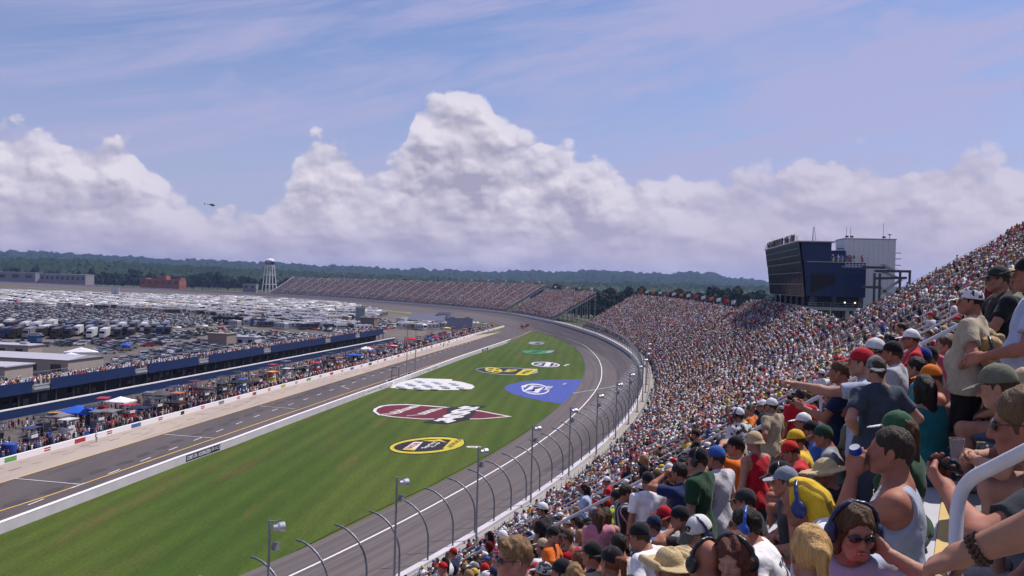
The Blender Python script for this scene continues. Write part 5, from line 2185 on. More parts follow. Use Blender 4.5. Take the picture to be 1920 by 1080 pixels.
def pit_cart():
    root = thing('pit_cart', 'cart', 'pit cart')
    b = MB(); b.box((0, 0, .75), (2.6, 1.5, 1.2)); b.box((0, 0, 1.75), (2.3, 1.3, .8)); b.build('body', M_cart, root)
    b = MB(); b.box((0, 0, 3.75), (3.0, 2.1, .09)); b.build('roof', M_cart, root)
    b = MB()
    for sx in (-1.2, 1.2):
        for sy in (-.7, .7):
            b.tube([(sx, sy, .2), (sx, sy, 3.7)], .05, 5)
    for z in (2.6, 3.0):
        b.bar((-1.2, -.7, z), (1.2, -.7, z), .05); b.bar((-1.2, .7, z), (1.2, .7, z), .05)
    b.build('frame', M_steel, root)
    b = MB(); b.box((.2, .8, 2.45), (1.6, .05, .5)); b.build('sign', M_offw, root)
    for sx in (-.9, .9):
        for sy in (-.7, .7):
            w = MB(); w.tube([(sx, sy - .1, .28), (sx, sy + .1, .28)], .28, 9); w.build('wheel', M_black, root)
    return root


cartp = pit_cart()
CC = [('black', (.015, .015, .018)), ('dark green', (.012, .03, .022)), ('navy', (.02, .03, .10)), ('red', (.40, .02, .02)), ('black', (.02, .02, .022)), ('maroon', (.12, .01, .02)), ('grey', (.15, .15, .17)), ('orange', (.5, .13, .02)), ('blue', (.02, .08, .35)), ('white', (.55, .55, .58))]
nc = 0
for t in np.arange(52, PL - 20, 9.4):
    p, d, n = along(PITW, t)
    q = p - n * RNG.uniform(3.0, 4.5)
    nm, col = CC[(nc * 7 + 1) % len(CC)]
    if abs(PROJ((q.x, q.y, 1))[0] - 523) < 14:
        nm, col = 'yellow', (.60, .45, .03)
    base = '%s flat roofed pit cart behind the pit wall' % nm
    inst(cartp, (q.x, q.y, 0), math.atan2(d.y, d.x) + math.pi + RNG.uniform(-.06, .06), col, base + ', %s from the left' % nth(unique(base)), 'pit carts behind the pit wall')
    nc += 1
for t in np.arange(60, PL - 40, 11):
    p, d, n = along(PITW, t)
    q = p - n * RNG.uniform(8, 14)
    nm, col = CC[(nc * 3 + 1) % 7]
    base = '%s flat roofed pit cart in the back row' % nm
    inst(cartp, (q.x, q.y, 0), math.atan2(d.y, d.x) + RNG.uniform(-.5, .5), col, base + ', %s from the left' % nth(unique(base)), 'pit carts behind the pit wall')
    nc += 1
# stacked tyres, drums, tool chests
kk = 0
for t in np.arange(48, PL - 30, 1.5):
    p, d, n = along(PITW, t)
    q = p - n * RNG.uniform(1.2, 7.5)
    if RNG.random() < .5:
        b = MB()
        for z in range(RNG.randint(2, 4)):
            b.lathe([(.2, z * .31), (.33, z * .31), (.36, z * .31 + .08), (.36, z * .31 + .22), (.33, z * .31 + .3), (.2, z * .31 + .3)], 12)
        o = b.build('tyre_stack', M_black, None, loc=(q.x, q.y, 0))
        tag(o, 'stack of black racing tyres behind the pit wall', 'tyres', 'tyre stacks behind the pit wall')
    else:
        b = MB(); b.box((0, 0, .55), (1.1, .6, 1.0)); b.box((0, 0, 1.08), (1.16, .66, .07))
        for z in (.3, .55, .8):
            b.box((0, .31, z), (1.0, .02, .03), 1)
        o = b.build('tool_chest', [M_cart, M_steel], None, loc=(q.x, q.y, 0), rz=math.atan2(d.y, d.x))
        nm, col = RNG.choice(CC)
        o.color = (*col, 1)
        base = '%s tool chest on wheels behind the pit wall' % nm
        tag(o, base + ', %s from the left' % nth(unique(base)), 'tool chest', 'tool chests behind the pit wall')
# blue fuel drum and flag poles at the start line
pq = G(22, 865)
b = MB(); b.lathe([(.0, 0), (1.1, 0), (1.15, .1), (1.15, 2.2), (1.05, 2.35), (.0, 2.35)], 20); tag(b.build('fuel_tank', M_blue if False else mat('drum_blue', (.012, .05, .28), .35), None, loc=(pq[0] - 1.5, pq[1] + 2, 0)), 'big round blue tank behind the pit wall at the left edge', 'tank')
for (px, py, ptop, lab) in ((762, 712, 618, 'taller grey flag pole beside the scoring stand on the pit wall'), (778, 705, 610, 'second grey flag pole just right of the scoring stand')):
    g = G(px, py)
    h = AT(px, ptop, g[1])[2]
    root = thing('flag_pole', lab, 'flag pole', g)
    b = MB(); b.tube([(0, 0, 0), (0, 0, h)], [.16, .09], 7); b.build('pole', M_steel, root)
    b = MB(); b.grid([[(x * .05 - .1, -.05 + .12 * math.sin(x), h - .3 - .1 * x), (x * .05 - .15, .3 + .15 * math.sin(x + 1), h - 3.2 - .2 * x)] for x in range(5)]); b.build('banner', mat('flag_navy', (.10, .03, .09), .8), root)
# scoring stand frame at the wall
g0, g1 = G(741, 713), G(747, 710)
st = thing('scoring_stand', 'tall dark open frame standing on pit road beside the chequered oval', 'stand', g0)
b = MB()
for x in (-1.0, 1.0):
    b.bar((x, 0, 0), (x, 0, 3.7), .16)
b.bar((-1.0, 0, 3.62), (1.0, 0, 3.62), .16); b.bar((-1, 0, 1.3), (1, 0, 1.3), .1)
b.build('frame', M_dark, st)
for (px, py, lab) in ((730, 719, 'low black tyre barrier with a white nose just left of the scoring stand'), (766, 705, 'low black tyre barrier with a white nose just right of the scoring stand')):
    g = G(px, py)
    root = thing('crash_barrier', lab, 'barrier', g, math.radians(-9))
    b = MB()
    for i in range(6):
        for k in range(3):
            b.lathe([(.15, k * .3), (.36, k * .3), (.36, k * .3 + .27), (.15, k * .3 + .27)], 10, c=(0, i * .74 - 1.8, 0))
    b.build('tyre', M_black, root)
    b = MB(); b.box((-.1, -2.6, .55), (.9, .8, 1.0), taper=.8); b.build('nose', M_white, root)

# ------------------------------------------------------------------ low infield buildings
def low_building(name, label, ctr, L, Wd, h, rz, m, mr, wins=4, cat='building', pitch=.0):
    root = thing(name, label, cat, (ctr[0], ctr[1], 0), rz)
    b = MB(); b.box((0, 0, h / 2), (L, Wd, h)); b.build('wall', m, root)
    b = MB()
    if pitch:
        b.add([(-L / 2 - .4, -Wd / 2 - .4, h + .01), (L / 2 + .4, -Wd / 2 - .4, h + .01), (L / 2 + .4, Wd / 2 + .4, h + .01), (-L / 2 - .4, Wd / 2 + .4, h + .01), (-L / 2 - .4, 0, h + pitch), (L / 2 + .4, 0, h + pitch)],
              [(0, 1, 5, 4), (2, 3, 4, 5), (1, 2, 5), (3, 0, 4), (3, 2, 1, 0)])
    else:
        b.box((0, 0, h + .17), (L + .8, Wd + .8, .3))
        for x in (-L * .28, L * .3):
            b.box((x, 0, h + .7), (2.6, 1.6, .7))
    b.build('roof', mr, root)
    for k in range(wins):
        b = MB(); b.box((-L / 2 + L * (k + .5) / wins, -Wd / 2 - .02, h * .5), (L / wins * .42, .08, h * .42)); b.build('window', M_glass, root)
    return root


M_gal = mat('pale_metal_roof', (.40, .40, .45), .5, var=.05)
M_tanw = mat('tan_wall', (.33, .28, .25), .8, var=.1)
lb = G(40, 700)
low_building('long_shed', 'long pale metal roofed shed behind the garage deck at the left edge', (lb[0] - 6, lb[1] + 8), 46, 15, 4.4, math.radians(-12), M_tanw, M_gal, 6, pitch=.9)
lb = G(20, 668)
low_building('flat_building', 'small flat tan building left of the long white tent', (lb[0] - 4, lb[1] + 6), 20, 7, 3.4, math.radians(-10), M_tanw, M_gal, 3)
lb = G(12, 722)
low_building('flat_building', 'lower pale roofed shed beside the garage deck at the far left', (lb[0] - 16, lb[1] + 4), 38, 10, 4.8, math.radians(-10), M_tanw, M_gal, 4)
lb = G(410, 652)
low_building('block_building', 'square tan block building behind the middle of the garage deck', (lb[0], lb[1] + 4), 8, 8, 5.4, math.radians(-10), mat('tan_block', (.25, .20, .17), .85, var=.1), M_tanw, 0)
lb = G(448, 648)
low_building('long_shed', 'white low building beside the square tan block', (lb[0], lb[1] + 6), 13, 6, 3.2, math.radians(-10), mat('white_wall', (.5, .5, .54), .7), M_gal, 3)
lb = G(690, 618)
low_building('block_building', 'brown block tower behind the far end of the garage deck', (lb[0], lb[1] + 4), 8, 7, 6.5, math.radians(-10), mat('brown_block', (.17, .14, .12), .85, var=.1), M_tanw, 0)
lb = G(675, 612)
low_building('screen_board', 'tall grey green screen beside the brown block tower', (lb[0], lb[1]), 5.5, .8, 10.5, math.radians(-10), mat('board_green', (.16, .22, .24), .6), M_steel, 0, 'screen')
lb = G(800, 612)
low_building('pavilion', 'dark gabled pavilion under the big scoreboard', (lb[0], lb[1] + 12), 22, 14, 3.4, math.radians(-12), M_dark, mat('slate_roof', (.14, .14, .19), .7), 0, pitch=4.0)
lb = G(862, 618)
low_building('screen_board', 'large pale grey panel standing beyond the pits', (lb[0], lb[1]), 15, 1.0, 6.5, math.radians(-6), mat('panel_grey', (.24, .26, .32), .6), M_steel, 0, 'screen')
lb = G(468, 610)
hb = low_building('hoarding', 'black hoarding with pale lettering among the campers', (lb[0] - 12, lb[1]), 17, 1.0, 4.2, math.radians(-4), mat('hoarding_black', (.012, .014, .02), .6), M_dark, 0, 'sign')
v, f = text_mesh('Jeff Johnson', 1, .01)
MB().add([(x * 13, -.53, 2.3 + y * 1.8) for x, y in v], f).build('lettering', M_offw, hb)
lb = G(478, 612)
low_building('container', 'plain blue box beside the black hoarding', (lb[0] + 2, lb[1]), 8.5, 3, 4.2, math.radians(-4), mat('container_blue', (.04, .10, .24), .6), M_steel, 0, 'container')
lb = G(65, 648)
low_building('container', 'blue box standing among the haulers at the left', (lb[0], lb[1]), 4, 3, 3.8, math.radians(-10), mat('container_blue', (.04, .10, .24), .6), M_steel, 0, 'container')
# red wrecker truck on the banking
sW, oW = 668, -13.5
wq = P3(sW, oW, float(track_z(sW, oW)))
wr = thing('tow_truck', 'small red service truck crossing the banked track', 'truck', wq, math.radians(20))
b = MB(); b.box((0, 0, .9), (5.4, 2.0, .5)); b.box((1.7, 0, 1.6), (1.5, 1.9, 1.1), taper=.85); b.bar((-.5, 0, 1.1), (-2.8, 0, 2.2), .25); b.build('body', mat('truck_red', (.42, .04, .03), .4), wr)
b = MB(); b.box((2.1, 0, 1.8), (.8, 1.7, .45)); b.build('window', M_glass, wr)
for x in (-1.7, 1.7):
    w = MB(); w.tube([(x, -1.0, .42), (x, 1.0, .42)], .42, 9); w.build('wheel', M_black, wr)

# ------------------------------------------------------------------ people: implicit surfaces meshed with surface nets
def V3(*a):
    return np.array(a, float)


def rotX(d):
    a = math.radians(d); c, s = math.cos(a), math.sin(a)
    return np.array([[1, 0, 0], [0, c, -s], [0, s, c]])


def rotY(d):
    a = math.radians(d); c, s = math.cos(a), math.sin(a)
    return np.array([[c, 0, s], [0, 1, 0], [-s, 0, c]])


def rotZ(d):
    a = math.radians(d); c, s = math.cos(a), math.sin(a)
    return np.array([[c, -s, 0], [s, c, 0], [0, 0, 1]])


class SDF:
    def __init__(s):
        s.ops = []

    def cap(s, a, b, ra, rb=None, k=.02):
        a, b = np.asarray(a, float), np.asarray(b, float)
        rb = ra if rb is None else rb
        r = max(ra, rb)
        def f(P):
            ab = b - a
            t = np.clip(((P - a) @ ab) / max(ab @ ab, 1e-9), 0, 1)
            return np.linalg.norm(P - a - t[..., None] * ab, axis=-1) - (ra + (rb - ra) * t)
        s.ops.append(('u', f, np.minimum(a, b) - r, np.maximum(a, b) + r, k))
        return s

    def ell(s, c, r, R=None, k=.02, mode='u'):
        c, r = np.asarray(c, float), np.asarray(r, float)
        def f(P):
            q = P - c
            if R is not None:
                q = q @ R
            k0 = np.linalg.norm(q / r, axis=-1)
            k1 = np.linalg.norm(q / (r * r), axis=-1)
            return k0 * (k0 - 1) / np.maximum(k1, 1e-6)
        m = r.max()
        s.ops.append((mode, f, c - m, c + m, k))
        return s

    def cut(s, p, n, k=.004):
        """remove everything on the side n points to"""
        p, n = np.asarray(p, float), np.asarray(n, float)
        n = n / np.linalg.norm(n)
        s.ops.append(('c', lambda P: (P - p) @ n, None, None, k))
        return s

    def sub(s, c, r, R=None, k=.006):
        return s.ell(c, r, R, k, 's')

    def flatcap(s, a, b, ra, rb, k=.02):
        """limb tube with a flat end at b (a sleeve)"""
        a, b = np.asarray(a, float), np.asarray(b, float)
        n = (b - a) / np.linalg.norm(b - a)
        r = max(ra, rb)
        def f(P):
            ab = b - a
            t = np.clip(((P - a) @ ab) / (ab @ ab), 0, 1)
            d = np.linalg.norm(P - a - t[..., None] * ab, axis=-1) - (ra + (rb - ra) * t)
            return np.maximum(d, (P - b) @ n)
        s.ops.append(('u', f, np.minimum(a, b) - r, np.maximum(a, b) + r, k))
        return s

    def mesh(s, h, noise=0.0, nsc=1.0, nvec=(1, 1, 1), pad=.03):
        us = [o for o in s.ops if o[0] == 'u']
        lo = np.min([o[2] for o in us], axis=0) - pad
        hi = np.max([o[3] for o in us], axis=0) + pad
        n = np.maximum(np.ceil((hi - lo) / h).astype(int) + 1, 4)
        ax = [lo[i] + h * np.arange(n[i]) for i in range(3)]
        D = np.full(n, 1.0)
        for (mode, f, a, b, k) in s.ops:
            if a is None:
                P = np.stack(np.meshgrid(*ax, indexing='ij'), -1)
                D = np.maximum(D, f(P))
                continue
            i0 = np.clip(np.floor((a - k - 2.5 * h - lo) / h).astype(int), 0, n - 1)
            i1 = np.clip(np.ceil((b + k + 2.5 * h - lo) / h).astype(int) + 1, 1, n)
            sl = tuple(slice(p, q) for p, q in zip(i0, i1))
            P = np.stack(np.meshgrid(*[x[t] for x, t in zip(ax, sl)], indexing='ij'), -1)
            if P.size == 0:
                continue
            d = f(P)
            A = D[sl]
            if mode == 'u':
                hh = np.maximum(k - np.abs(A - d), 0) / max(k, 1e-6)
                D[sl] = np.minimum(A, d) - hh * hh * k * .25
            else:
                d = -d
                hh = np.maximum(k - np.abs(A - d), 0) / max(k, 1e-6)
                D[sl] = np.maximum(A, d) + hh * hh * k * .25
        if noise:
            X, Y, Z = np.meshgrid(*ax, indexing='ij')
            X, Y, Z = X * nvec[0] * nsc, Y * nvec[1] * nsc, Z * nvec[2] * nsc
            D = D + noise * (np.sin(X * 41 + 2.1 * np.sin(Z * 17) + 1.3) * np.sin(Z * 33 + 1.7 * np.sin(Y * 23 + X * 9)) + .6 * np.sin(Y * 57 + Z * 31 + 2 * np.sin(X * 29)))
        return nets(D, lo, h)


def nets(D, lo, h):
    ins = D < 0
    n = np.array(D.shape)
    c = ins[:-1, :-1, :-1].astype(np.int8)
    tot = sum(ins[i:n[0] - 1 + i, j:n[1] - 1 + j, k:n[2] - 1 + k].astype(np.int8) for i in (0, 1) for j in (0, 1) for k in (0, 1))
    act = np.argwhere((tot > 0) & (tot < 8))
    if len(act) == 0:
        return np.zeros((0, 3)), np.zeros((0, 4), int)
    idx = np.full(n - 1, -1, int)
    idx[tuple(act.T)] = np.arange(len(act))
    cor = np.array([(i, j, k) for i in (0, 1) for j in (0, 1) for k in (0, 1)])
    vals = np.stack([D[tuple((act + q).T)] for q in cor], 1)
    acc = np.zeros((len(act), 3)); cnt = np.zeros(len(act))
    for a in range(8):
        for b in range(a + 1, 8):
            if np.abs(cor[a] - cor[b]).sum() != 1:
                continue
            va, vb = vals[:, a], vals[:, b]
            m = (va < 0) != (vb < 0)
            t = np.where(m, va / np.where(m, va - vb, 1), 0)
            p = cor[a] + t[:, None] * (cor[b] - cor[a])
            acc += np.where(m[:, None], p, 0); cnt += m
    V = lo + h * (act + acc / np.maximum(cnt, 1)[:, None])
    Q = []
    for ax in range(3):
        o1, o2 = [(1, 2), (2, 0), (0, 1)][ax]
        sa = [slice(None)] * 3; sb = [slice(None)] * 3
        sa[ax] = slice(0, -1); sb[ax] = slice(1, None)
        ch = ins[tuple(sa)] != ins[tuple(sb)]
        e = np.argwhere(ch)
        e = e[(e[:, o1] > 0) & (e[:, o2] > 0) & (e[:, o1] < n[o1] - 1) & (e[:, o2] < n[o2] - 1)]
        if len(e) == 0:
            continue
        u1 = np.zeros(3, int); u1[o1] = 1
        u2 = np.zeros(3, int); u2[o2] = 1
        q = np.stack([idx[tuple((e - u1 - u2).T)], idx[tuple((e - u2).T)], idx[tuple(e.T)], idx[tuple((e - u1).T)]], 1)
        fl = ins[tuple(e.T)]
        q[~fl] = q[~fl][:, ::-1]
        Q.append(q)
    Q = np.vstack(Q)
    return V, Q[(Q >= 0).all(1)]


def np_mesh(name, V, Q, material, smooth=True):
    me = bpy.data.meshes.new(name)
    me.vertices.add(len(V)); me.vertices.foreach_set('co', np.ascontiguousarray(V, np.float32).ravel())
    k = Q.shape[1]
    me.loops.add(len(Q) * k); me.loops.foreach_set('vertex_index', np.ascontiguousarray(Q, np.int32).ravel())
    me.polygons.add(len(Q))
    me.polygons.foreach_set('loop_start', np.arange(0, len(Q) * k, k, dtype=np.int32))
    me.polygons.foreach_set('loop_total', np.full(len(Q), k, np.int32))
    me.polygons.foreach_set('use_smooth', np.ones(len(Q), bool))
    me.materials.append(material)
    me.update(calc_edges=True)
    return me


def joinm(parts):
    vs, qs, n = [], [], 0
    for V, Q in parts:
        vs.append(V); qs.append(Q + n); n += len(V)
    return np.vstack(vs), np.vstack(qs)


# ---- hand, built once per pose; wrist at the origin, fingers +Y, palm -Z, thumb at -X (a right hand, palm down)
def hand_sdf(curl, h, thumb=.5, index=None):
    s = SDF()
    s.cap((0, -.03, 0), (0, .02, 0), .026, .028, .02)
    s.ell((0, .052, 0), (.043, .050, .0165), k=.02)
    s.cap((-.028, .05, -.002), (-.030, .088, 0), .013, .011, .014).cap((.028, .045, -.002), (.030, .082, 0), .013, .011, .014)
    for i, (x, y, L) in enumerate(((-.031, .088, .072), (-.0105, .094, .080), (.0105, .091, .074), (.031, .083, .058))):
        c = curl if not (i == 0 and index is not None) else index
        p = V3(x, y, 0); a = 0
        for j, f in enumerate((.46, .30, .24)):
            a += c * (.8, 1.05, .8)[j] + (2 * i if j == 0 else 0)
            q = p + L * f * V3(0, math.cos(math.radians(a)), -math.sin(math.radians(a)))
            s.cap(p, q, .0098 - .0009 * j, .0092 - .001 * j, .004)
            p = q
    t = thumb
    s.cap((-.026, .022, -.006), (-.050, .048, -.016 - .02 * t), .0165, .0125, .014)
    s.cap((-.050, .048, -.016 - .02 * t), (-.052 + .022 * t, .080, -.026 - .03 * t), .0118, .009, .006)
    return s.mesh(h)


HANDS = {}
def hand_mesh(pose, h):
    key = (pose, h)
    if key not in HANDS:
        HANDS[key] = {'relaxed': lambda: hand_sdf(24, h, .4), 'grip': lambda: hand_sdf(58, h, .9), 'flat': lambda: hand_sdf(8, h, .1), 'point': lambda: hand_sdf(66, h, .9, 4), 'can': lambda: hand_sdf(42, h, .6)}[pose]()
    return HANDS[key]


# ---- head in its own frame: origin at the ear line, +Y forward
HEADS = {}
def head_mesh(kind, h):
    key = (kind, h)
    if key in HEADS:
        return HEADS[key]
    f = kind == 'f'
    s = SDF()
    s.ell((0, -.012, .030), (.073, .094, .094), k=.02)
    s.ell((0, .022, -.034), (.059 if not f else .055, .070, .082), k=.03)
    s.cap((-.022, .062, -.092), (.022, .062, -.092), .022 if not f else .018, k=.03)
    s.cap((-.052, .0, -.055), (-.03, .05, -.088), .022, .02, .03).cap((.052, .0, -.055), (.03, .05, -.088), .022, .02, .03)
    s.cap((0, -.03, -.05), (0, -.045, -.17), .057 if not f else .047, .060 if not f else .05, .025)
    s.cap((-.034, .072, .024), (.034, .072, .024), .016, k=.014)
    s.ell((-.038, .066, -.028), (.024, .022, .022), k=.02).ell((.038, .066, -.028), (.024, .022, .022), k=.02)
    s.sub((-.032, .098, .002), (.020, .018, .013), k=.012).sub((.032, .098, .002), (.020, .018, .013), k=.012)
    s.ell((-.032, .0765, .002), (.0135, .0125, .0105), k=.003).ell((.032, .0765, .002), (.0135, .0125, .0105), k=.003)
    s.cap((0, .084, .008), (0, .107, -.032), .0085, .0135, .010)
    s.cap((-.013, .092, -.036), (.013, .092, -.036), .0085, k=.008)
    s.cap((-.020, .084, -.060), (.020, .084, -.060), .0075, k=.007)
    s.cap((-.017, .084, -.071), (.017, .084, -.071), .0085, k=.006)
    s.sub((0, .097, -.0655), (.026, .012, .0022), k=.003)
    for sx in (-1, 1):
        s.ell((sx * .077, -.004, -.008), (.010, .020, .033), rotZ(sx * 18), k=.008)
        s.sub((sx * .088, .002, -.006), (.008, .010, .018), k=.006)
    HEADS[key] = s.mesh(h)
    return HEADS[key]


# ---- hats, hair, glasses: head frame, meshed once
GEAR = {}
def gear(kind, h=.008):
    key = (kind, h)
    if key in GEAR:
        return GEAR[key]
    s = SDF(); nz = (0, 1, (1, 1, 1))
    if kind == 'cap':
        s.ell((0, -.014, .036), (.086, .107, .104), k=.01).cut((0, 0, .028), (0, .10, -1)).ell((0, -.014, .142), (.008, .008, .006), k=.006)
        nz = (.0012, 1, (1, 1, 1))
    elif kind == 'brim':
        s.ell((0, .125, .018), (.074, .072, .0065), rotX(-14), k=.004).cut((0, .055, 0), (0, -1, 0)).cap((-.062, .066, .036), (.062, .066, .036), .006, k=.01)
    elif kind in ('short', 'crew'):
        t = .009 if kind == 'short' else .005
        s.ell((0, -.014, .034), (.074 + t, .096 + t, .093 + t), k=.02).cap((0, -.088, .0), (0, -.082, -.062), .03, .02, .03)
        s.cap((-.074, -.012, .01), (-.072, .0, -.025), .011, k=.02).cap((.074, -.012, .01), (.072, .0, -.025), .011, k=.02)
        s.sub((0, .098, -.045), (.082, .085, .108), k=.012).cut((0, 0, -.075), (0, .2, -1))
        for sx in (-1, 1):
            s.sub((sx * .085, .0, -.012), (.02, .024, .032), k=.006)
        nz = (.0030, 2.4, (1, 1, .45))
    elif kind == 'tuft':
        s.ell((0, -.012, .037), (.082, .103, .102), k=.02).cap((-.035, .068, .10), (.035, .064, .106), .022, k=.03).cap((0, -.088, .0), (0, -.082, -.062), .03, .02, .03)
        s.sub((0, .106, -.045), (.082, .085, .108), k=.012).cut((0, 0, -.07), (0, .2, -1))
        nz = (.0055, 2.6, (1, 1, .35))
    elif kind == 'balding':
        s.ell((0, -.016, .018), (.083, .105, .088), k=.02).sub((0, .10, .02), (.085, .10, .13), k=.01).sub((0, .0, .125), (.07, .11, .05), k=.01).cut((0, 0, -.068), (0, .2, -1))
        nz = (.003, 2, (1, 1, .5))
    elif kind in ('long', 'bob', 'ponytail', 'curly'):
        s.ell((0, -.014, .034), (.082, .104, .102), k=.02)
        if kind == 'bob':
            s.ell((0, -.038, -.04), (.084, .078, .080), k=.03).cap((-.082, .0, .0), (-.078, .02, -.085), .024, .02, .03).cap((.082, .0, .0), (.078, .02, -.085), .024, .02, .03)
        if kind == 'long':
            s.cap((0, -.075, .0), (.01, -.11, -.30), .075, .05, .04).cap((-.07, -.02, .0), (-.07, -.05, -.22), .035, .025, .03).cap((.07, -.02, .0), (.07, -.05, -.22), .035, .025, .03)
        if kind == 'curly':
            s.ell((0, -.03, -.03), (.105, .10, .105), k=.03).cap((-.09, .0, -.0), (-.092, .01, -.10), .035, .028, .03).cap((.09, .0, -.0), (.092, .01, -.10), .035, .028, .03)
        if kind == 'ponytail':
            s.cap((0, -.100, .045), (0, -.14, .04), .026, .034, .02).cap((0, -.14, .04), (.012, -.155, -.12), .036, .016, .03)
        s.sub((0, .106, -.045), (.073, .088, .112), k=.012)
        nz = (.0042 if kind != 'curly' else .008, 2.2 if kind != 'curly' else 1.5, (1, 1, .25 if kind != 'curly' else 1))
    elif kind == 'sunhat':
        s.ell((0, -.014, .05), (.095, .112, .10), k=.02).cut((0, 0, .03), (0, 0, -1)).ell((0, -.01, .034), (.205, .225, .012), k=.03)
        s.ell((0, .16, .012), (.10, .06, .012), k=.04).ell((.16, -.02, .014), (.06, .11, .012), k=.04).ell((-.16, -.02, .014), (.06, .11, .012), k=.04)
        nz = (.0015, 2, (1, 1, 1))
    elif kind == 'cowboy':
        s.ell((0, -.012, .062), (.088, .108, .095), k=.02).cut((0, 0, .035), (0, 0, -1)).sub((0, -.01, .165), (.022, .09, .032), k=.02).ell((0, -.01, .042), (.150, .205, .012), k=.02)
        s.cap((-.150, -.10, .075), (-.150, .09, .075), .014, k=.06).cap((.150, -.10, .075), (.150, .09, .075), .014, k=.06)
    elif kind == 'bucket':
        s.ell((0, -.014, .045), (.094, .112, .098), k=.02).cut((0, 0, .03), (0, 0, -1)).flatcap((0, -.01, .055), (0, -.01, .0), .105, .150, k=.01).sub((0, -.01, -.05), (.125, .135, .075), k=.01)
    elif kind == 'glasses':
        for sx in (-1, 1):
            s.ell((sx * .034, .0935, .004), (.030, .010, .019), rotZ(-sx * 12), k=.002).cap((sx * .062, .082, .010), (sx * .083, -.008, .008), .0042, k=.003)
        s.cap((-.012, .102, .008), (.012, .102, .008), .004, k=.003)
    elif kind == 'headset':
        pts = [V3(math.sin(a) * .100, -.012, .022 + math.cos(a) * .100) for a in np.linspace(-1.75, 1.75, 11)]
        for p, q in zip(pts[:-1], pts[1:]):
            s.cap(p, q, .0115, k=.004)
        for sx in (-1, 1):
            s.ell((sx * .098, -.006, -.012), (.028, .040, .048), k=.01)
    elif kind == 'teeth':
        s.ell((0, .0905, -.0655), (.021, .006, .0042), k=.002)
    elif kind == 'lips':
        for z_ in (-.0595, -.072):
            s.cap((-.022, .0865, -.0645), (0, .0935, z_), .0035, .0045, .003).cap((.022, .0865, -.0645), (0, .0935, z_), .0035, .0045, .003)
    elif kind == 'mic':
        s.cap((-.10, .0, -.03), (-.085, .09, -.075), .004, k=.002).cap((-.085, .09, -.075), (-.03, .115, -.075), .004, k=.002).ell((-.03, .118, -.075), (.014, .011, .011))
    elif kind == 'visor_flap':
        s.ell((0, -.014, .036), (.090, .112, .108), k=.01).cap((0, -.085, .0), (0, -.10, -.17), .085, .09, .03).cut((0, .045, 0), (0, 1, .15)).sub((0, .05, -.06), (.075, .12, .11), k=.01)
        nz = (.003, 1, (1, 1, 1))
    V = s.mesh(h if kind != 'glasses' else min(h, .005), noise=nz[0], nsc=nz[1], nvec=nz[2])
    GEAR[key] = V
    return V


GEARMESH = {}
def gear_obj(kind, material, parent, M4, h=.008, color=None, name=None):
    key = (kind, material.name, h)
    if key not in GEARMESH:
        GEARMESH[key] = np_mesh(name or kind, *gear(kind, h), material)
    o = bpy.data.objects.new(name or kind, GEARMESH[key])
    COL.objects.link(o)
    o.parent = parent
    o.matrix_local = M4
    if color:
        o.color = (*color, 1)
    return o


def ik(S, W, L1, L2, hint):
    d = W - S
    L = np.linalg.norm(d)
    if L > (L1 + L2) * .998:
        W = S + d / L * (L1 + L2) * .998
        d = W - S; L = np.linalg.norm(d)
    u = d / L
    a = (L1 * L1 - L2 * L2 + L * L) / (2 * L)
    hgt = math.sqrt(max(L1 * L1 - a * a, 0))
    hint = np.asarray(hint, float)
    hp = hint - u * (hint @ u)
    hp = hp / max(np.linalg.norm(hp), 1e-6)
    return S + u * a + hp * hgt, W


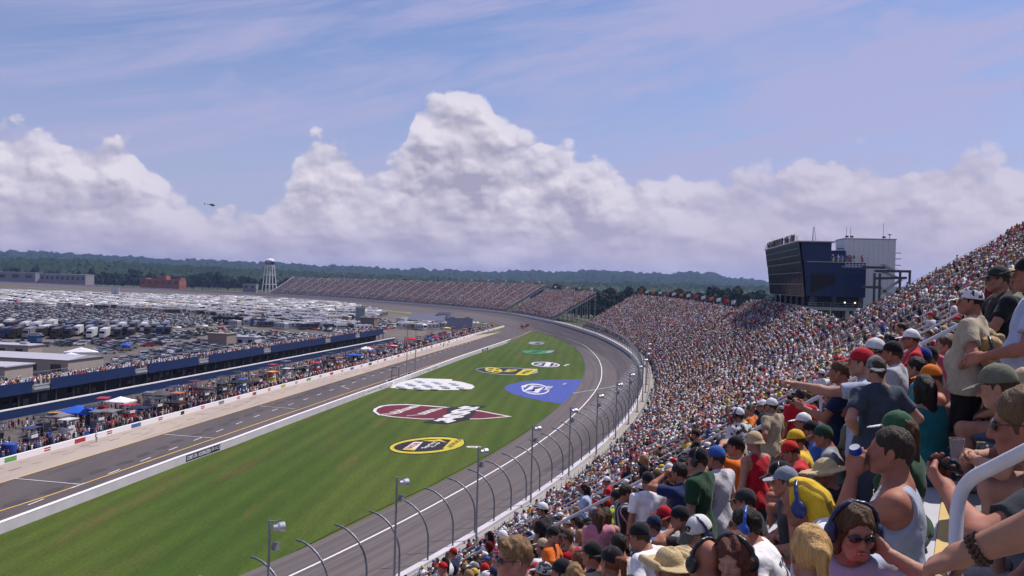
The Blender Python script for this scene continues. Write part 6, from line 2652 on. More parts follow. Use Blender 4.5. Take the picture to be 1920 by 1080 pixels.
def skeleton(p):
    """p: pose dict -> joints in the person's own frame (feet on z=0, facing +Y)"""
    f = p.get('sex', 'm') == 'f'
    J = {}
    sit = p.get('sit', True)
    bh = .525 if sit else .935
    if p.get('bend'):
        bh -= .02
    J['pel'] = pel = V3(0, 0, bh)
    Rt = rotZ(-p.get('twist', 0)) @ rotX(-p.get('lean', 4 if sit else 2)) @ rotY(p.get('side', 0))
    J['Rt'] = Rt
    cur = p.get('hunch', 0)
    Ru = Rt @ rotX(-cur)
    J['Ru'] = Ru
    mid = pel + Rt @ V3(0, 0, .27)
    J['mid'] = mid
    sw = p.get('sw', .165 if f else .188)
    J['neck'] = mid + Ru @ V3(0, -.012, .235 if not f else .22)
    for sx, n in ((-1, 'L'), (1, 'R')):
        J['sh' + n] = mid + Ru @ V3(sx * sw, -.005, .185)
    hy, hp_, hr = p.get('hyaw', 0), p.get('hpitch', 0), p.get('hroll', 0)
    Rh = rotZ(-p.get('twist', 0) - hy) @ rotX(-hp_) @ rotY(hr)
    J['Rh'] = Rh
    J['head'] = J['neck'] + (Ru @ V3(0, .010, .055)) + Rh @ V3(0, .032, .105)
    hips = .088
    if sit:
        kx = p.get('knees', .13)
        for sx, n in ((-1, 'L'), (1, 'R')):
            J['hip' + n] = pel + V3(sx * hips, 0, -.01)
            J['knee' + n] = V3(sx * kx, .41, .515)
            J['ank' + n] = V3(sx * (kx - .0), .36 + p.get('feet', 0), .085)
    else:
        st = p.get('step', .0)
        for sx, n in ((-1, 'L'), (1, 'R')):
            J['hip' + n] = pel + V3(sx * hips, 0, -.02)
            J['knee' + n] = V3(sx * .105, .03 + sx * st * .5, .49)
            J['ank' + n] = V3(sx * .115, -.01 + sx * st, .085)
    La, Lf = (.285, .255) if not f else (.262, .235)
    for sx, n in ((-1, 'L'), (1, 'R')):
        a = p.get('arm' + n, 'lap' if sit else 'down')
        S = J['sh' + n]
        hand = 'relaxed'
        hint = V3(sx * .6, -.6, -.5)
        palm = V3(-sx * .8, 0, -.5)
        if isinstance(a, tuple):
            W = S + V3(*a[0]); hint = V3(*a[1]); hand = a[2] if len(a) > 2 else 'relaxed'
            palm = V3(*a[3]) if len(a) > 3 else palm
        elif a == 'down':
            W = S + V3(sx * .07, .05, -.53); hint = V3(sx * .4, -1, 0); palm = V3(-sx, .2, 0)
        elif a == 'lap':
            W = pel + V3(sx * .09, .24, .115); hint = V3(sx * .9, -.4, -.4); palm = V3(-sx * .3, 0, -1)
        elif a == 'knee':
            W = J['knee' + n] + V3(-sx * .01, -.07, .095); hint = V3(sx * .9, -.2, -.3); palm = V3(0, .2, -1)
        elif a == 'clasp':
            W = V3(sx * .045, .50, .66); hint = V3(sx * .8, -.1, -.8); palm = V3(-sx, .2, -.2); hand = 'can'
        elif a == 'hip':
            W = pel + V3(sx * .185, .03, .10); hint = V3(sx * 1, -.7, .1); palm = V3(-sx * 1, .3, 0); hand = 'grip'
        elif a == 'cross':
            W = S + V3(-sx * .13, .25, -.24); hint = V3(sx, .2, -.8); palm = V3(0, -1, 0)
        elif a == 'drink':
            W = J['head'] + Rh @ V3(sx * .045, .15, -.135); hint = V3(sx * .22, .25, -1); hand = 'can'; palm = V3(-sx, -.2, 0)
        elif a == 'phone':
            W = S + V3(-sx * .06, .36, -.20); hint = V3(sx * .5, -.2, -1); hand = 'can'; palm = V3(-sx * .6, -.3, .6)
        elif a == 'binoc':
            W = J['head'] + Rh @ V3(sx * .055, .16, -.05); hint = V3(sx * 1, .1, -.7); hand = 'grip'; palm = V3(-sx, -.3, 0)
        elif a == 'ear':
            W = J['head'] + Rh @ V3(sx * .125, .045, -.075); hint = V3(sx * 1, .5, -.8); hand = 'can'; palm = V3(-sx, -.1, .1)
        elif a == 'point':
            W = S + V3(-sx * .02, .54, .02); hint = V3(sx, 0, -.6); hand = 'point'; palm = V3(0, 0, -1)
        elif a == 'shade':
            W = J['head'] + Rh @ V3(sx * .07, .14, .02); hint = V3(sx * 1, .2, -.5); hand = 'flat'; palm = V3(0, 0, -1)
        E, W = ik(S, W, La, Lf, hint)
        J['el' + n], J['wr' + n] = E, W
        fy = (W - E) / np.linalg.norm(W - E)
        if a in ('drink', 'ear', 'binoc', 'shade'):
            tgt = {'drink': V3(0, .0, 1), 'ear': V3(-sx * .3, -.4, 1), 'binoc': V3(-sx * .5, -.3, .8), 'shade': V3(-sx, 0, .3)}[a]
            fy = fy + .8 * (Rh @ tgt); fy /= np.linalg.norm(fy)
        pz = palm - fy * (palm @ fy); pz /= max(np.linalg.norm(pz), 1e-6)
        z = -pz
        x = np.cross(fy, z)
        J['hand' + n] = (hand, np.stack([x, fy, z], 1))
    return J


def limbs(J, p, h):
    """the bare body as one implicit surface"""
    f = p.get('sex', 'm') == 'f'
    g = p.get('girth', 1.0)
    Rt, Ru, pel, mid = J['Rt'], J['Ru'], J['pel'], J['mid']
    s = SDF()
    s.cap(J['hipL'], J['hipR'], .112 * (.94 + .06 * g), k=.04)
    s.ell(pel + Rt @ V3(0, .012 + .035 * (g - 1) * 2, .13), (.138 * g, .105 * g + .05 * max(g - 1, 0), .15), Rt, k=.05)
    s.ell(mid + Ru @ V3(0, .0, .05), (.160 * (.6 + .4 * g), .112 * (.6 + .4 * g), .16), Ru, k=.05)
    s.cap(mid + Ru @ V3(-.12, -.012, .155), mid + Ru @ V3(.12, -.012, .155), .078, k=.05)
    for n in 'LR':
        s.cap(J['neck'] + Ru @ V3(0, -.01, -.005), J['sh' + n], .060, .056, .04)
        s.cap(J['sh' + n], J['el' + n], .056 * (.7 + .3 * g) * (.85 if f else 1), .042 * (.85 if f else 1), .03)
        m = J['el' + n] + (J['wr' + n] - J['el' + n]) * .28
        s.cap(J['el' + n], m, .041 * (.85 if f else 1), .044 * (.85 if f else 1), .02)
        s.cap(m, J['wr' + n], .044 * (.85 if f else 1), .027, .02)
        s.cap(J['hip' + n], J['knee' + n], .094 * (.8 + .2 * g), .060, .03)
        c = J['knee' + n] + (J['ank' + n] - J['knee' + n]) * .3 + V3(0, -.012, 0)
        s.cap(J['knee' + n], c, .056, .058, .03)
        s.cap(c, J['ank' + n], .057, .036, .03)
        s.cap(J['ank' + n] + V3(0, -.03, -.045), J['ank' + n] + V3(0, .15, -.055), .036, .03, .03)
    s.cap(J['neck'] + Ru @ V3(0, -.01, -.04), J['head'] + J['Rh'] @ V3(0, -.035, -.06), .060 if not f else .05, .056 if not f else .046, .03)
    if f:
        for sx in (-1, 1):
            s.ell(mid + Ru @ V3(sx * .07, .085, .06), (.062, .06, .062), k=.03)
    return s


def body_mesh(J, p, h, hh=.0085, hands=True):
    parts = [limbs(J, p, h).mesh(h)]
    V, Q = head_mesh(p.get('sex', 'm'), hh)
    hs = p.get('hs', .95)
    parts.append((V * hs @ J['Rh'].T + J['head'], Q))
    for sx, n in ((-1, 'L'), (1, 'R')):
        if hands:
            V, Q = hand_mesh(J['hand' + n][0], hands)
            W = V.copy()
            q = Q
            if n == 'L':
                W[:, 0] *= -1; q = Q[:, ::-1]
            parts.append((W @ J['hand' + n][1].T + J['wr' + n], q))
    return joinm(parts)


def shirt_mesh(J, p, h):
    kind = p.get('shirt', 'tee')
    g = p.get('girth', 1.0); f = p.get('sex', 'm') == 'f'
    Rt, Ru, pel, mid = J['Rt'], J['Ru'], J['pel'], J['mid']
    e = .017
    s = SDF()
    sit = p.get('sit', True)
    hem = -.02 if sit else -.13
    s.cap(pel + Rt @ V3(-.08, .0, .02), pel + Rt @ V3(.08, .0, .02), .122 * (.94 + .06 * g) + .012, k=.05)
    if not sit:
        s.cap(pel + Rt @ V3(-.085, .0, -.09), pel + Rt @ V3(.085, .0, -.09), .118 * (.94 + .06 * g) + .034, k=.05)
    s.ell(pel + Rt @ V3(0, .012 + .035 * (g - 1) * 2, .13), (.138 * g + e, .105 * g + .05 * max(g - 1, 0) + e, .165), Rt, k=.05)
    s.ell(mid + Ru @ V3(0, .0, .05), (.160 * (.6 + .4 * g) + e, .112 * (.6 + .4 * g) + e, .17), Ru, k=.05)
    s.cap(mid + Ru @ V3(-.12, -.012, .15), mid + Ru @ V3(.12, -.012, .15), .078 + e, k=.05)
    for sx, n in ((-1, 'L'), (1, 'R')):
        if kind == 'tank':
            s.cap(J['neck'] + Ru @ V3(sx * .05, -.01, -.02), J['neck'] + Ru @ V3(sx * .11, -.01, -.035), .062, .055, .03)
            continue
        s.cap(J['neck'] + Ru @ V3(0, -.01, -.01), J['sh' + n], .068, .070, .04)
        L = {'tee': .66, 'polo': .7, 'sleeveless': .12, 'long': 1.0}[kind]
        E = J['sh' + n] + (J['el' + n] - J['sh' + n]) * L
        s.flatcap(J['sh' + n], E, .070 * (.75 + .25 * g) * (.88 if f else 1), .071 * (.75 + .25 * g) * (.84 if f else 1), .03)
        if kind == 'long':
            s.flatcap(J['el' + n], J['wr' + n], .052, .040, .02)
    if f:
        for sx in (-1, 1):
            s.ell(mid + Ru @ V3(sx * .07, .092, .06), (.066, .062, .066), k=.03)
    nb = J['neck'] + Ru @ V3(0, .022, .05)
    if kind == 'tank':
        s.sub(J['neck'] + Ru @ V3(0, .06, .01), (.085, .12, .10), Ru, k=.01)
        for sx, n in ((-1, 'L'), (1, 'R')):
            s.sub(J['sh' + n] + Ru @ V3(sx * .035, .0, -.03), (.085, .15, .125), Ru, k=.012)
    else:
        s.sub(nb, (.070, .080, .066), Ru, k=.008)
    if kind == 'polo':
        for k in range(8):
            a0, a1 = k * math.pi / 4, (k + 1) * math.pi / 4
            c = J['neck'] + Ru @ V3(0, .0, .012)
            s.cap(c + Ru @ V3(math.cos(a0) * .068, math.sin(a0) * .068, -.012 * math.sin(a0)), c + Ru @ V3(math.cos(a1) * .068, math.sin(a1) * .068, -.012 * math.sin(a1)), .013, k=.008)
    s.cut(pel + Rt @ V3(0, 0, hem), Rt @ V3(0, 0, -1))
    return s.mesh(h, noise=.0062, nsc=.62, nvec=(1, 1, .7))


def trouser_mesh(J, p, h):
    kind = p.get('legs', 'shorts')
    g = p.get('girth', 1.0)
    s = SDF()
    pel = J['pel']
    s.cap(J['hipL'], J['hipR'], .122 * (.94 + .06 * g), k=.04)
    s.cap(pel + J['Rt'] @ V3(-.07, 0, .03), pel + J['Rt'] @ V3(.07, 0, .03), .108 * (.9 + .1 * g), k=.04)
    for n in 'LR':
        K = J['knee' + n]
        if kind == 'shorts':
            K2 = J['hip' + n] + (K - J['hip' + n]) * 1.02
            s.flatcap(J['hip' + n], K2, .106 * (.8 + .2 * g), .092, .03)
        else:
            s.cap(J['hip' + n], K, .104 * (.8 + .2 * g), .076, .03)
            s.flatcap(K, J['ank' + n] + V3(0, 0, .0), .074, .066, .03)
    s.cut(pel + J['Rt'] @ V3(0, 0, .055), J['Rt'] @ V3(0, 0, 1))
    return s.mesh(h, noise=.005, nsc=.6)


def shoe_mesh(J, p, h):
    s = SDF()
    for n in 'LR':
        a = J['ank' + n]
        s.cap(a + V3(0, -.045, -.042), a + V3(0, .155, -.05), .043, .036, .03)
        s.ell(a + V3(0, .06, -.045), (.046, .13, .04), k=.02)
        s.cut((0, 0, .004), (0, 0, -1))
    return s.mesh(h)


def M4(R, t, s=1.0):
    m = np.eye(4)
    m[:3, :3] = R * s
    m[:3, 3] = t
    return Matrix(m.tolist())


def skin_mat():
    m = bpy.data.materials.new('skin')
    m.use_nodes = True
    b = NB(m.node_tree)
    p = m.node_tree.nodes['Principled BSDF']
    p.inputs['Roughness'].default_value = .62
    p.inputs['Specular IOR Level'].default_value = .28
    p.inputs['Subsurface Weight'].default_value = .0
    tc = b.n('ShaderNodeTexCoord').outputs['Object']
    c = b.n('ShaderNodeObjectInfo').outputs['Color']
    nz = b.noise(tc, 9, 4, .6)
    sc = b.n('ShaderNodeVectorMath', operation='SCALE')
    b.set(sc.inputs[0], c)
    b.set(sc.inputs['Scale'], b.ramp(nz, .3, .7, .86, 1.12))
    red = b.mix(b.ramp(b.noise(tc, 5, 2, .5), .45, .75, 0, .2), sc.outputs[0], (.36, .13, .09))
    b.set(p.inputs['Base Color'], red)
    return m


def cloth_mat(name, kind='plain', c2=(.7, .7, .7), sc=1.0):
    """cloth takes its colour from the object; stripes and checks are woven in"""
    if name in MATS:
        return MATS[name]
    m = bpy.data.materials.new(name)
    m.use_nodes = True
    b = NB(m.node_tree)
    p = m.node_tree.nodes['Principled BSDF']
    p.inputs['Roughness'].default_value = .88
    p.inputs['Specular IOR Level'].default_value = .15
    p.inputs['Sheen Weight'].default_value = .1
    tc = b.n('ShaderNodeTexCoord').outputs['Object']
    c = b.n('ShaderNodeObjectInfo').outputs['Color']
    sx = b.n('ShaderNodeSeparateXYZ')
    b.set(sx.inputs[0], tc)
    if kind == 'plaid':
        a = b.m('GREATER_THAN', b.m('SINE', b.m('MULTIPLY', sx.outputs[0], 95)), .1)
        d = b.m('GREATER_THAN', b.m('SINE', b.m('MULTIPLY', sx.outputs[2], 95)), .1)
        e = b.m('GREATER_THAN', b.m('SINE', b.m('MULTIPLY', sx.outputs[2], 95)), .93)
        c = b.mix(b.m('MULTIPLY', b.m('ADD', a, d), .22), c, c2)
        c = b.mix(b.m('MULTIPLY', e, .8), c, (.7, .72, .8))
    elif kind == 'stripes':
        a = b.m('GREATER_THAN', b.m('SINE', b.m('MULTIPLY', sx.outputs[0], 70 * sc)), .55)
        c = b.mix(b.m('MULTIPLY', a, .7), c, c2)
    elif kind == 'camo':
        a = b.ramp(b.noise(tc, 16, 2, .5), .50, .56)
        c = b.mix(a, c, c2)
    elif kind == 'panel':
        a = b.m('LESS_THAN', b.m('ABSOLUTE', sx.outputs[0]), .10 * sc)
        c = b.mix(a, c, c2)
    nz = b.noise(tc, 14, 5, .65)
    s_ = b.n('ShaderNodeVectorMath', operation='SCALE')
    b.set(s_.inputs[0], c)
    b.set(s_.inputs['Scale'], b.ramp(nz, .25, .75, .84, 1.12))
    b.set(p.inputs['Base Color'], s_.outputs[0])
    bp = b.n('ShaderNodeBump')
    bp.inputs['Strength'].default_value = .5
    bp.inputs['Distance'].default_value = .016
    b.set(bp.inputs['Height'], b.noise(tc, 10, 2, .5, dist=1.2))
    b.set(p.inputs['Normal'], bp.outputs[0])
    MATS[name] = m
    return m


M_skin = skin_mat()
M_cloth = cloth_mat('cloth')
M_plaid = cloth_mat('plaid_cloth', 'plaid', (.55, .62, .78))
M_strip = cloth_mat('striped_cloth', 'stripes', (.5, .48, .5))
M_camo = cloth_mat('camo_cloth', 'camo', (.03, .03, .035))
M_panel = cloth_mat('two_tone_cloth', 'panel', (.05, .05, .06))
M_yblk = cloth_mat('yellow_black_cloth', 'stripes', (.015, .015, .015), 1.3)
M_hair = mat('hair', (.1, .06, .03), .5, obj=True, var=.4, vscale=60, bump=.7, bscale=110)
for _n in M_hair.node_tree.nodes:      # strands run up and down
    if _n.type == 'TEX_NOISE':
        _m = M_hair.node_tree.nodes.new('ShaderNodeMapping')
        _m.inputs['Scale'].default_value = (1, 1, .14)
        _s = _n.inputs['Vector'].links[0].from_socket
        M_hair.node_tree.links.new(_s, _m.inputs['Vector'])
        M_hair.node_tree.links.new(_m.outputs[0], _n.inputs['Vector'])
M_lens = mat('lens', (.012, .012, .014), .08, spec=.7)
M_set = mat('headset_plastic', (.02, .02, .02), .35, obj=True, spec=.5)
M_straw = mat('straw', (.52, .40, .22), .85, var=.2, vscale=60, bump=.6, bscale=90)


def build_person(p, base, facing, scale, label, group, h=.014, hg=.008, hh=.0075, hands=.006, skin=(.40, .205, .14)):
    """p: pose and clothing; base: feet point; facing: heading angle of +Y about Z"""
    J = skeleton(p)
    root = thing('person', label, 'person', base, facing, group)
    root.scale = (scale, scale, scale)
    V, Q = body_mesh(J, p, h, hh, hands)
    b = bpy.data.objects.new('body', np_mesh('body', V, Q, M_skin)); COL.objects.link(b); b.parent = root
    b.color = (*p.get('skin', skin), 1)
    def add(nm, VQ, m, col):
        o = bpy.data.objects.new(nm, np_mesh(nm, *VQ, m)); COL.objects.link(o); o.parent = root
        o.color = (*col, 1)
        return o
    sh = None
    if p.get('shirt', 'tee') != 'none':
        nm = {'tee': 'shirt', 'polo': 'polo_shirt', 'tank': 'tank_top', 'sleeveless': 'sleeveless_shirt', 'long': 'long_sleeved_shirt'}[p.get('shirt', 'tee')]
        sh = add(nm, shirt_mesh(J, p, h), p.get('smat', M_cloth), p.get('sc', (.7, .7, .7)))
    add('shorts' if p.get('legs', 'shorts') == 'shorts' else 'trousers', trouser_mesh(J, p, h * 1.2), M_cloth, p.get('tc', (.05, .05, .06)))
    add('shoes', shoe_mesh(J, p, h * 1.2), M_cloth, p.get('shc', (.3, .3, .3)))
    HM = M4(J['Rh'], J['head'], p.get('hs', .95))
    if p.get('hair'):
        gear_obj(p['hair'], M_hair, root, HM, hg, p.get('hc', (.05, .03, .018)), 'hair')
    if p.get('hat'):
        k = p['hat']
        hm = p.get('hmat', M_straw if k in ('sunhat', 'cowboy') else M_cloth)
        if k in ('cap', 'capback'):
            R = J['Rh'] @ rotZ(p.get('capyaw', 180 if k == 'capback' else 0))
            o = gear_obj('cap', hm, root, M4(R, J['head'], p.get('hs', .95)), hg, p.get('cc', (.02, .02, .02)), 'cap')
            gear_obj('brim', M_cloth, o, Matrix(), hg, p.get('bc', p.get('cc', (.02, .02, .02))), 'brim')
            gear_obj('crew', M_hair, root, HM, hg, p.get('hc', (.05, .03, .018)), 'hair') if not p.get('hair') else None
        else:
            gear_obj(k, hm, root, HM, hg, p.get('cc', (.3, .25, .15)), {'sunhat': 'sun_hat', 'cowboy': 'cowboy_hat', 'bucket': 'bucket_hat', 'visor_flap': 'flap_cap'}[k])
    if p.get('glasses'):
        gear_obj('glasses', M_lens, root, HM, .005, None, 'sunglasses')
    if p.get('smile'):
        gear_obj('teeth', M_white, root, HM, .003, None, 'teeth')
        gear_obj('lips', mat('lips', (.30, .06, .05), .45), root, HM, .003, None, 'lips')
    if p.get('headset'):
        o = gear_obj('headset', M_set, root, HM @ Matrix.Scale(1.07, 4), hg, p['headset'], 'headset')
        if p.get('mic'):
            gear_obj('mic', M_set, o, Matrix(), .006, (.02, .02, .02), 'microphone')
    return root, J

# ------------------------------------------------------------------ the people nearest to the camera, one by one
_ss = np.arange(90, 275, 1.0)
_cx, _cy = np.interp(_ss, SG, CX), np.interp(_ss, SG, CY)


def so_fast(x, y):
    i = np.argmin((_cx[None, :] - x[:, None]) ** 2 + (_cy[None, :] - y[:, None]) ** 2, axis=1)
    tx, ty = tang(_ss[i])
    dx, dy = x - _cx[i], y - _cy[i]
    return _ss[i] + dx * tx + dy * ty, dx * ty - dy * tx


def heading(s, yaw):
    tx, ty = tang(s)
    nx, ny = ty, -tx
    a = math.radians(yaw)
    dx, dy = -nx * math.cos(a) + tx * math.sin(a), -ny * math.cos(a) + ty * math.sin(a)
    return math.atan2(-dx, dy)


OCC = []     # (s, row) of taken places


def locate(px, py, d, yaw, J, sit, row=None):
    dr = ray(px, py)
    ts = np.linspace(1.0, 45, 900)
    X, Y, Z = dr[0] * ts, dr[1] * ts, CAMP[2] + dr[2] * ts
    S_, O_ = so_fast(X, Y)
    best = None
    a = math.radians(yaw)
    hx, hy, hz = J['head']
    oh = hx * math.sin(a) - hy * math.cos(a)
    for t, s, o, z in zip(ts, S_, O_, CAMP[2] + dr[2] * ts):
        hip = o - oh
        r = int(math.floor(hip / RUN))
        fr = hip - r * RUN
        lo, hi = (.38, .66) if sit else (.08, .62)
        pen = max(lo - fr, 0, fr - hi)
        dz = z - (ZB(s) + r * RISE + hz)
        cost = abs(dz) / .16 + abs(math.log(t * dr[1] / d)) * 10 + pen * 8
        if best is None or cost < best[0]:
            best = (cost, r, t * dr[1], dz, (z - ZB(s) - r * RISE) / hz, s, hip)
    return best


SK = (.32, .155, .10)
SKR = (.34, .14, .092)
SKP = (.39, .205, .145)
C = dict(white=(.72, .72, .75), grey=(.26, .27, .30), lgrey=(.42, .43, .48), black=(.014, .014, .018), navy=(.014, .022, .065), red=(.42, .012, .025), maroon=(.16, .012, .022), green=(.018, .065, .032), slate=(.045, .062, .085),
         beige=(.40, .34, .25), khaki=(.33, .27, .19), yellow=(.65, .42, .03), orange=(.60, .13, .015), pink=(.72, .03, .24), rose=(.50, .20, .27), teal=(.015, .14, .16), blue=(.03, .09, .36), lblue=(.30, .38, .55), olive=(.14, .145, .105), tan=(.40, .31, .19), denim=(.08, .12, .23), neon=(.28, .42, .03))
HB, HD, HBL, HGR, HRD = (.075, .04, .02), (.014, .010, .008), (.42, .27, .12), (.25, .23, .21), (.16, .05, .02)
LEDGER = []


def hero(px, py, d, yaw, label, row=None, fs=None, **p):
    p.setdefault('sit', True)
    J = skeleton(p)
    b = locate(px, py, d, yaw, J, p['sit'], row)
    if b is None:
        print('LOST', label); return None
    cost, r, dist, dz, s_c, s, hip = b
    scale = float(np.clip(s_c, .90, 1.13)) if fs is None else fs
    a = math.radians(yaw)
    hx, hy, hz = J['head'] * scale
    # keep the head on its ray: shift along the row for the head's offset from the hips
    s_hip = s - (hx * math.cos(a) + hy * math.sin(a))
    base = P3(s_hip, hip, ZB(s_hip) + r * RISE)
    fine = dist < 7
    for k_, col in (('sc', 'sc'), ('tc', 'tc'), ('cc', 'cc'), ('bc', 'bc'), ('shc', 'shc'), ('headset', 'headset')):
        if isinstance(p.get(k_), str):
            p[k_] = C[p[k_]]
    root, J = build_person(p, base, heading(s_hip, yaw), scale, label, 'spectators in the near grandstand',
                           h=.012 if fine else .016 if dist < 11 else .02, hg=.0065 if fine else .009, hh=.0055 if dist < 5 else .0075 if fine else .0095, hands=.0048 if fine else .008)
    OCC.append((s_hip, r, .34 if p['sit'] else .30))
    LEDGER.append((label[:34], r, round(dist, 1), round(dz, 2), round(scale, 2), round(s_hip, 1)))
    root['hero'] = 1
    del root['hero']
    return root, J, scale, s_hip, r


def world_of(h, local):
    root = h[0]
    m = Matrix.Translation(root.location) @ root.rotation_euler.to_matrix().to_4x4() @ Matrix.Scale(h[2], 4)
    return m @ Vector([float(v) for v in local])


# --- right edge and bottom right
SUNM = hero(1934, 790, 3.05, -2, 'man with wraparound sunglasses and dark polo shirt, holding a phone at the right edge', fs=1.07, lean=17, hunch=10, hpitch=6, hyaw=6, shirt='polo', sc=(.022, .026, .036), tc=(.025, .026, .022), hair='short', hc=(.13, .075, .035), glasses=1, skin=SKR,
            armL=((.10, .31, -.02), (-1, .1, -.45), 'can', (.5, -.1, .8)), armR='lap', girth=1.12)
OLVM = hero(1876, 726, 5.3, 0, 'man in an olive cap and khaki shorts sitting just behind the sunglasses man', lean=30, hunch=14, hpitch=12, shirt='tee', sc='beige', tc='khaki', hat='cap', cc='olive', skin=SKP, armL='clasp', armR='clasp', girth=1.1)
hero(1914, 726, 6.0, 0, 'man in a tan bucket hat behind the olive cap, mostly hidden', lean=20, shirt='tee', sc='khaki', tc='khaki', hat='bucket', cc='tan', skin=SK, armL='knee', armR='knee')
hero(1910, 694, 6.9, -8, 'bald sunburnt man bending forward at the right edge', lean=30, hunch=18, hpitch=25, shirt='tee', sc='lgrey', tc='navy', skin=SKR, armL='clasp', armR='clasp', girth=1.2)
hero(1857, 660, 7.6, -5, 'blonde woman wearing a black headband headset beside the bald man', sex='f', lean=18, hpitch=10, shirt='tee', sc='lblue', tc='denim', hair='bob', hc=HBL, headset=C['black'], skin=SKP)
hero(1846, 640, 8.6, 4, 'second blonde woman directly behind the first one', sex='f', lean=15, shirt='tank', sc='blue', tc='denim', hair='ponytail', hc=(.36, .25, .12), headset=C['black'], skin=SKP)
BEI = hero(1818, 566, 7.8, 12, 'tall man in a beige shirt, black shorts and white camouflage cap, standing', sit=False, lean=-2, shirt='polo', sc='beige', tc='black', hat='cap', cc='white', hmat=M_camo, bc=(.62, .62, .64), girth=1.32, skin=SKR, hyaw=-22,
           armL='hip', armR='down', hc=HD)
hero(1932, 506, 6.8, -2, 'big man in a pale blue tee shirt and denim shorts standing at the right edge', sit=False, shirt='tee', sc=(.40, .45, .60), tc='denim', hat='cap', cc='black', girth=1.3, skin=SKR, armL=((-.02, .30, -.33), (-.5, -.6, -.5), 'relaxed'), armR='down')
hero(1872, 512, 9.5, -15, 'man in a black tee shirt with folded arms and a dark cap', sit=False, shirt='tee', sc='black', tc='khaki', hat='cap', cc=(.03, .035, .03), skin=SK, armL='cross', armR='cross', glasses=1)
hero(1893, 508, 10.5, -5, 'man in a tan camouflage cap behind the man with folded arms', sit=False, shirt='tee', sc='olive', tc='khaki', hat='cap', cc='tan', skin=SK, armL='down', armR='down')

# --- gray tank top man, woman with headset and the rest of the bottom row
TANK = hero(1670, 846, 4.6, -2, 'man in a grey tank top drinking from a blue can', lean=4, shirt='tank', sc=(.33, .36, .44), tc='navy', hair='crew', hc=(.03, .018, .012), skin=SKR, armL='drink', armR='lap', girth=1.12, hyaw=-4, hpitch=-6)
LADY = hero(1603, 1020, 3.7, -112, 'woman with brown bobbed hair and sunglasses, smiling, hand on her headset', fs=.95, smile=1, sex='f', lean=6, shirt='tee', sc=(.42, .47, .62), smat=M_strip, tc='denim', hair='bob', hc=(.085, .045, .022), glasses=1, headset=C['navy'], skin=SKP, armL='ear', armR='lap', hyaw=-6, hpitch=10)
hero(1517, 1006, 4.3, 62, 'woman with a blonde ponytail and bright pink shirt, seen from behind', fs=.92, sex='f', lean=8, shirt='tee', sc='pink', tc='denim', hair='ponytail', hc=(.50, .30, .11), skin=SKP)
hero(1376, 1046, 4.6, -78, 'woman with curly red brown hair and a big black headset looking down', sex='f', lean=12, hpitch=16, shirt='tank', sc=(.05, .02, .03), tc='denim', hair='curly', hc=(.10, .03, .018), headset=C['black'], skin=SKP)
hero(1318, 1050, 4.9, 34, 'bald man wearing a black headset, seen from behind at the bottom', lean=10, shirt='tee', sc='grey', tc='khaki', headset=C['black'], skin=SKR, girth=1.15)
hero(1502, 944, 4.7, 4, 'person in a yellow and black flap cap with a blue headset bending forward', lean=26, hunch=42, hpitch=16, shirt='tee', sc='white', tc='khaki', hat='visor_flap', hmat=M_yblk, cc=(.68, .45, .03), headset=(.015, .03, .14), skin=SKR, girth=1.25)
J78 = hero(1388, 984, 5.6, -6, 'man with a blue headset and sunglasses in a white jersey numbered 78', lean=24, hunch=10, shirt='tee', sc='white', tc='denim', hair='short', hc=HD, glasses=1, headset=C['blue'], skin=SKR)
hero(1466, 928, 6.8, -18, 'man in a grey blue cap and black sleeveless shirt', lean=14, shirt='sleeveless', sc=(.025, .026, .032), tc='khaki', hat='cap', cc=(.20, .23, .29), bc=(.30, .33, .40), skin=SKR, girth=1.1)
hero(1543, 902, 7.2, 12, 'woman in a wide straw sun hat and black top', sex='f', lean=10, hpitch=12, shirt='tee', sc='black', tc='black', hat='sunhat', skin=SK)
hero(1458, 892, 8.2, -4, 'man in a black cap with a headset just left of the straw sun hat', lean=16, hpitch=14, shirt='tee', sc='navy', tc='khaki', hat='cap', cc='black', headset=C['black'], skin=SKR)
C08 = hero(1310, 1000, 5.8, -52, 'man looking down in a white fronted cap numbered 08 with a headset', lean=16, hpitch=22, shirt='tee', sc='lgrey', tc='denim', hat='cap', cc=(.62, .62, .62), bc=(.10, .09, .07), headset=C['navy'], skin=SKP)
hero(1276, 1062, 6.2, 20, 'person in a straw cowboy hat at the bottom edge', lean=8, shirt='tee', sc='beige', tc='khaki', hat='cowboy', skin=SK)
hero(1252, 1068, 5.6, 40, 'second straw cowboy hat, lower and left of the first', lean=10, shirt='tee', sc='tan', tc='khaki', hat='cowboy', skin=SK)
hero(1680, 808, 5.8, 14, 'woman with long brown hair under a green and white cap behind the tank top man', sex='f', lean=6, shirt='tank', sc='green', tc='denim', hair='long', hc=(.07, .035, .015), hat='cap', cc=(.03, .10, .05), bc=(.6, .6, .58), skin=SK)

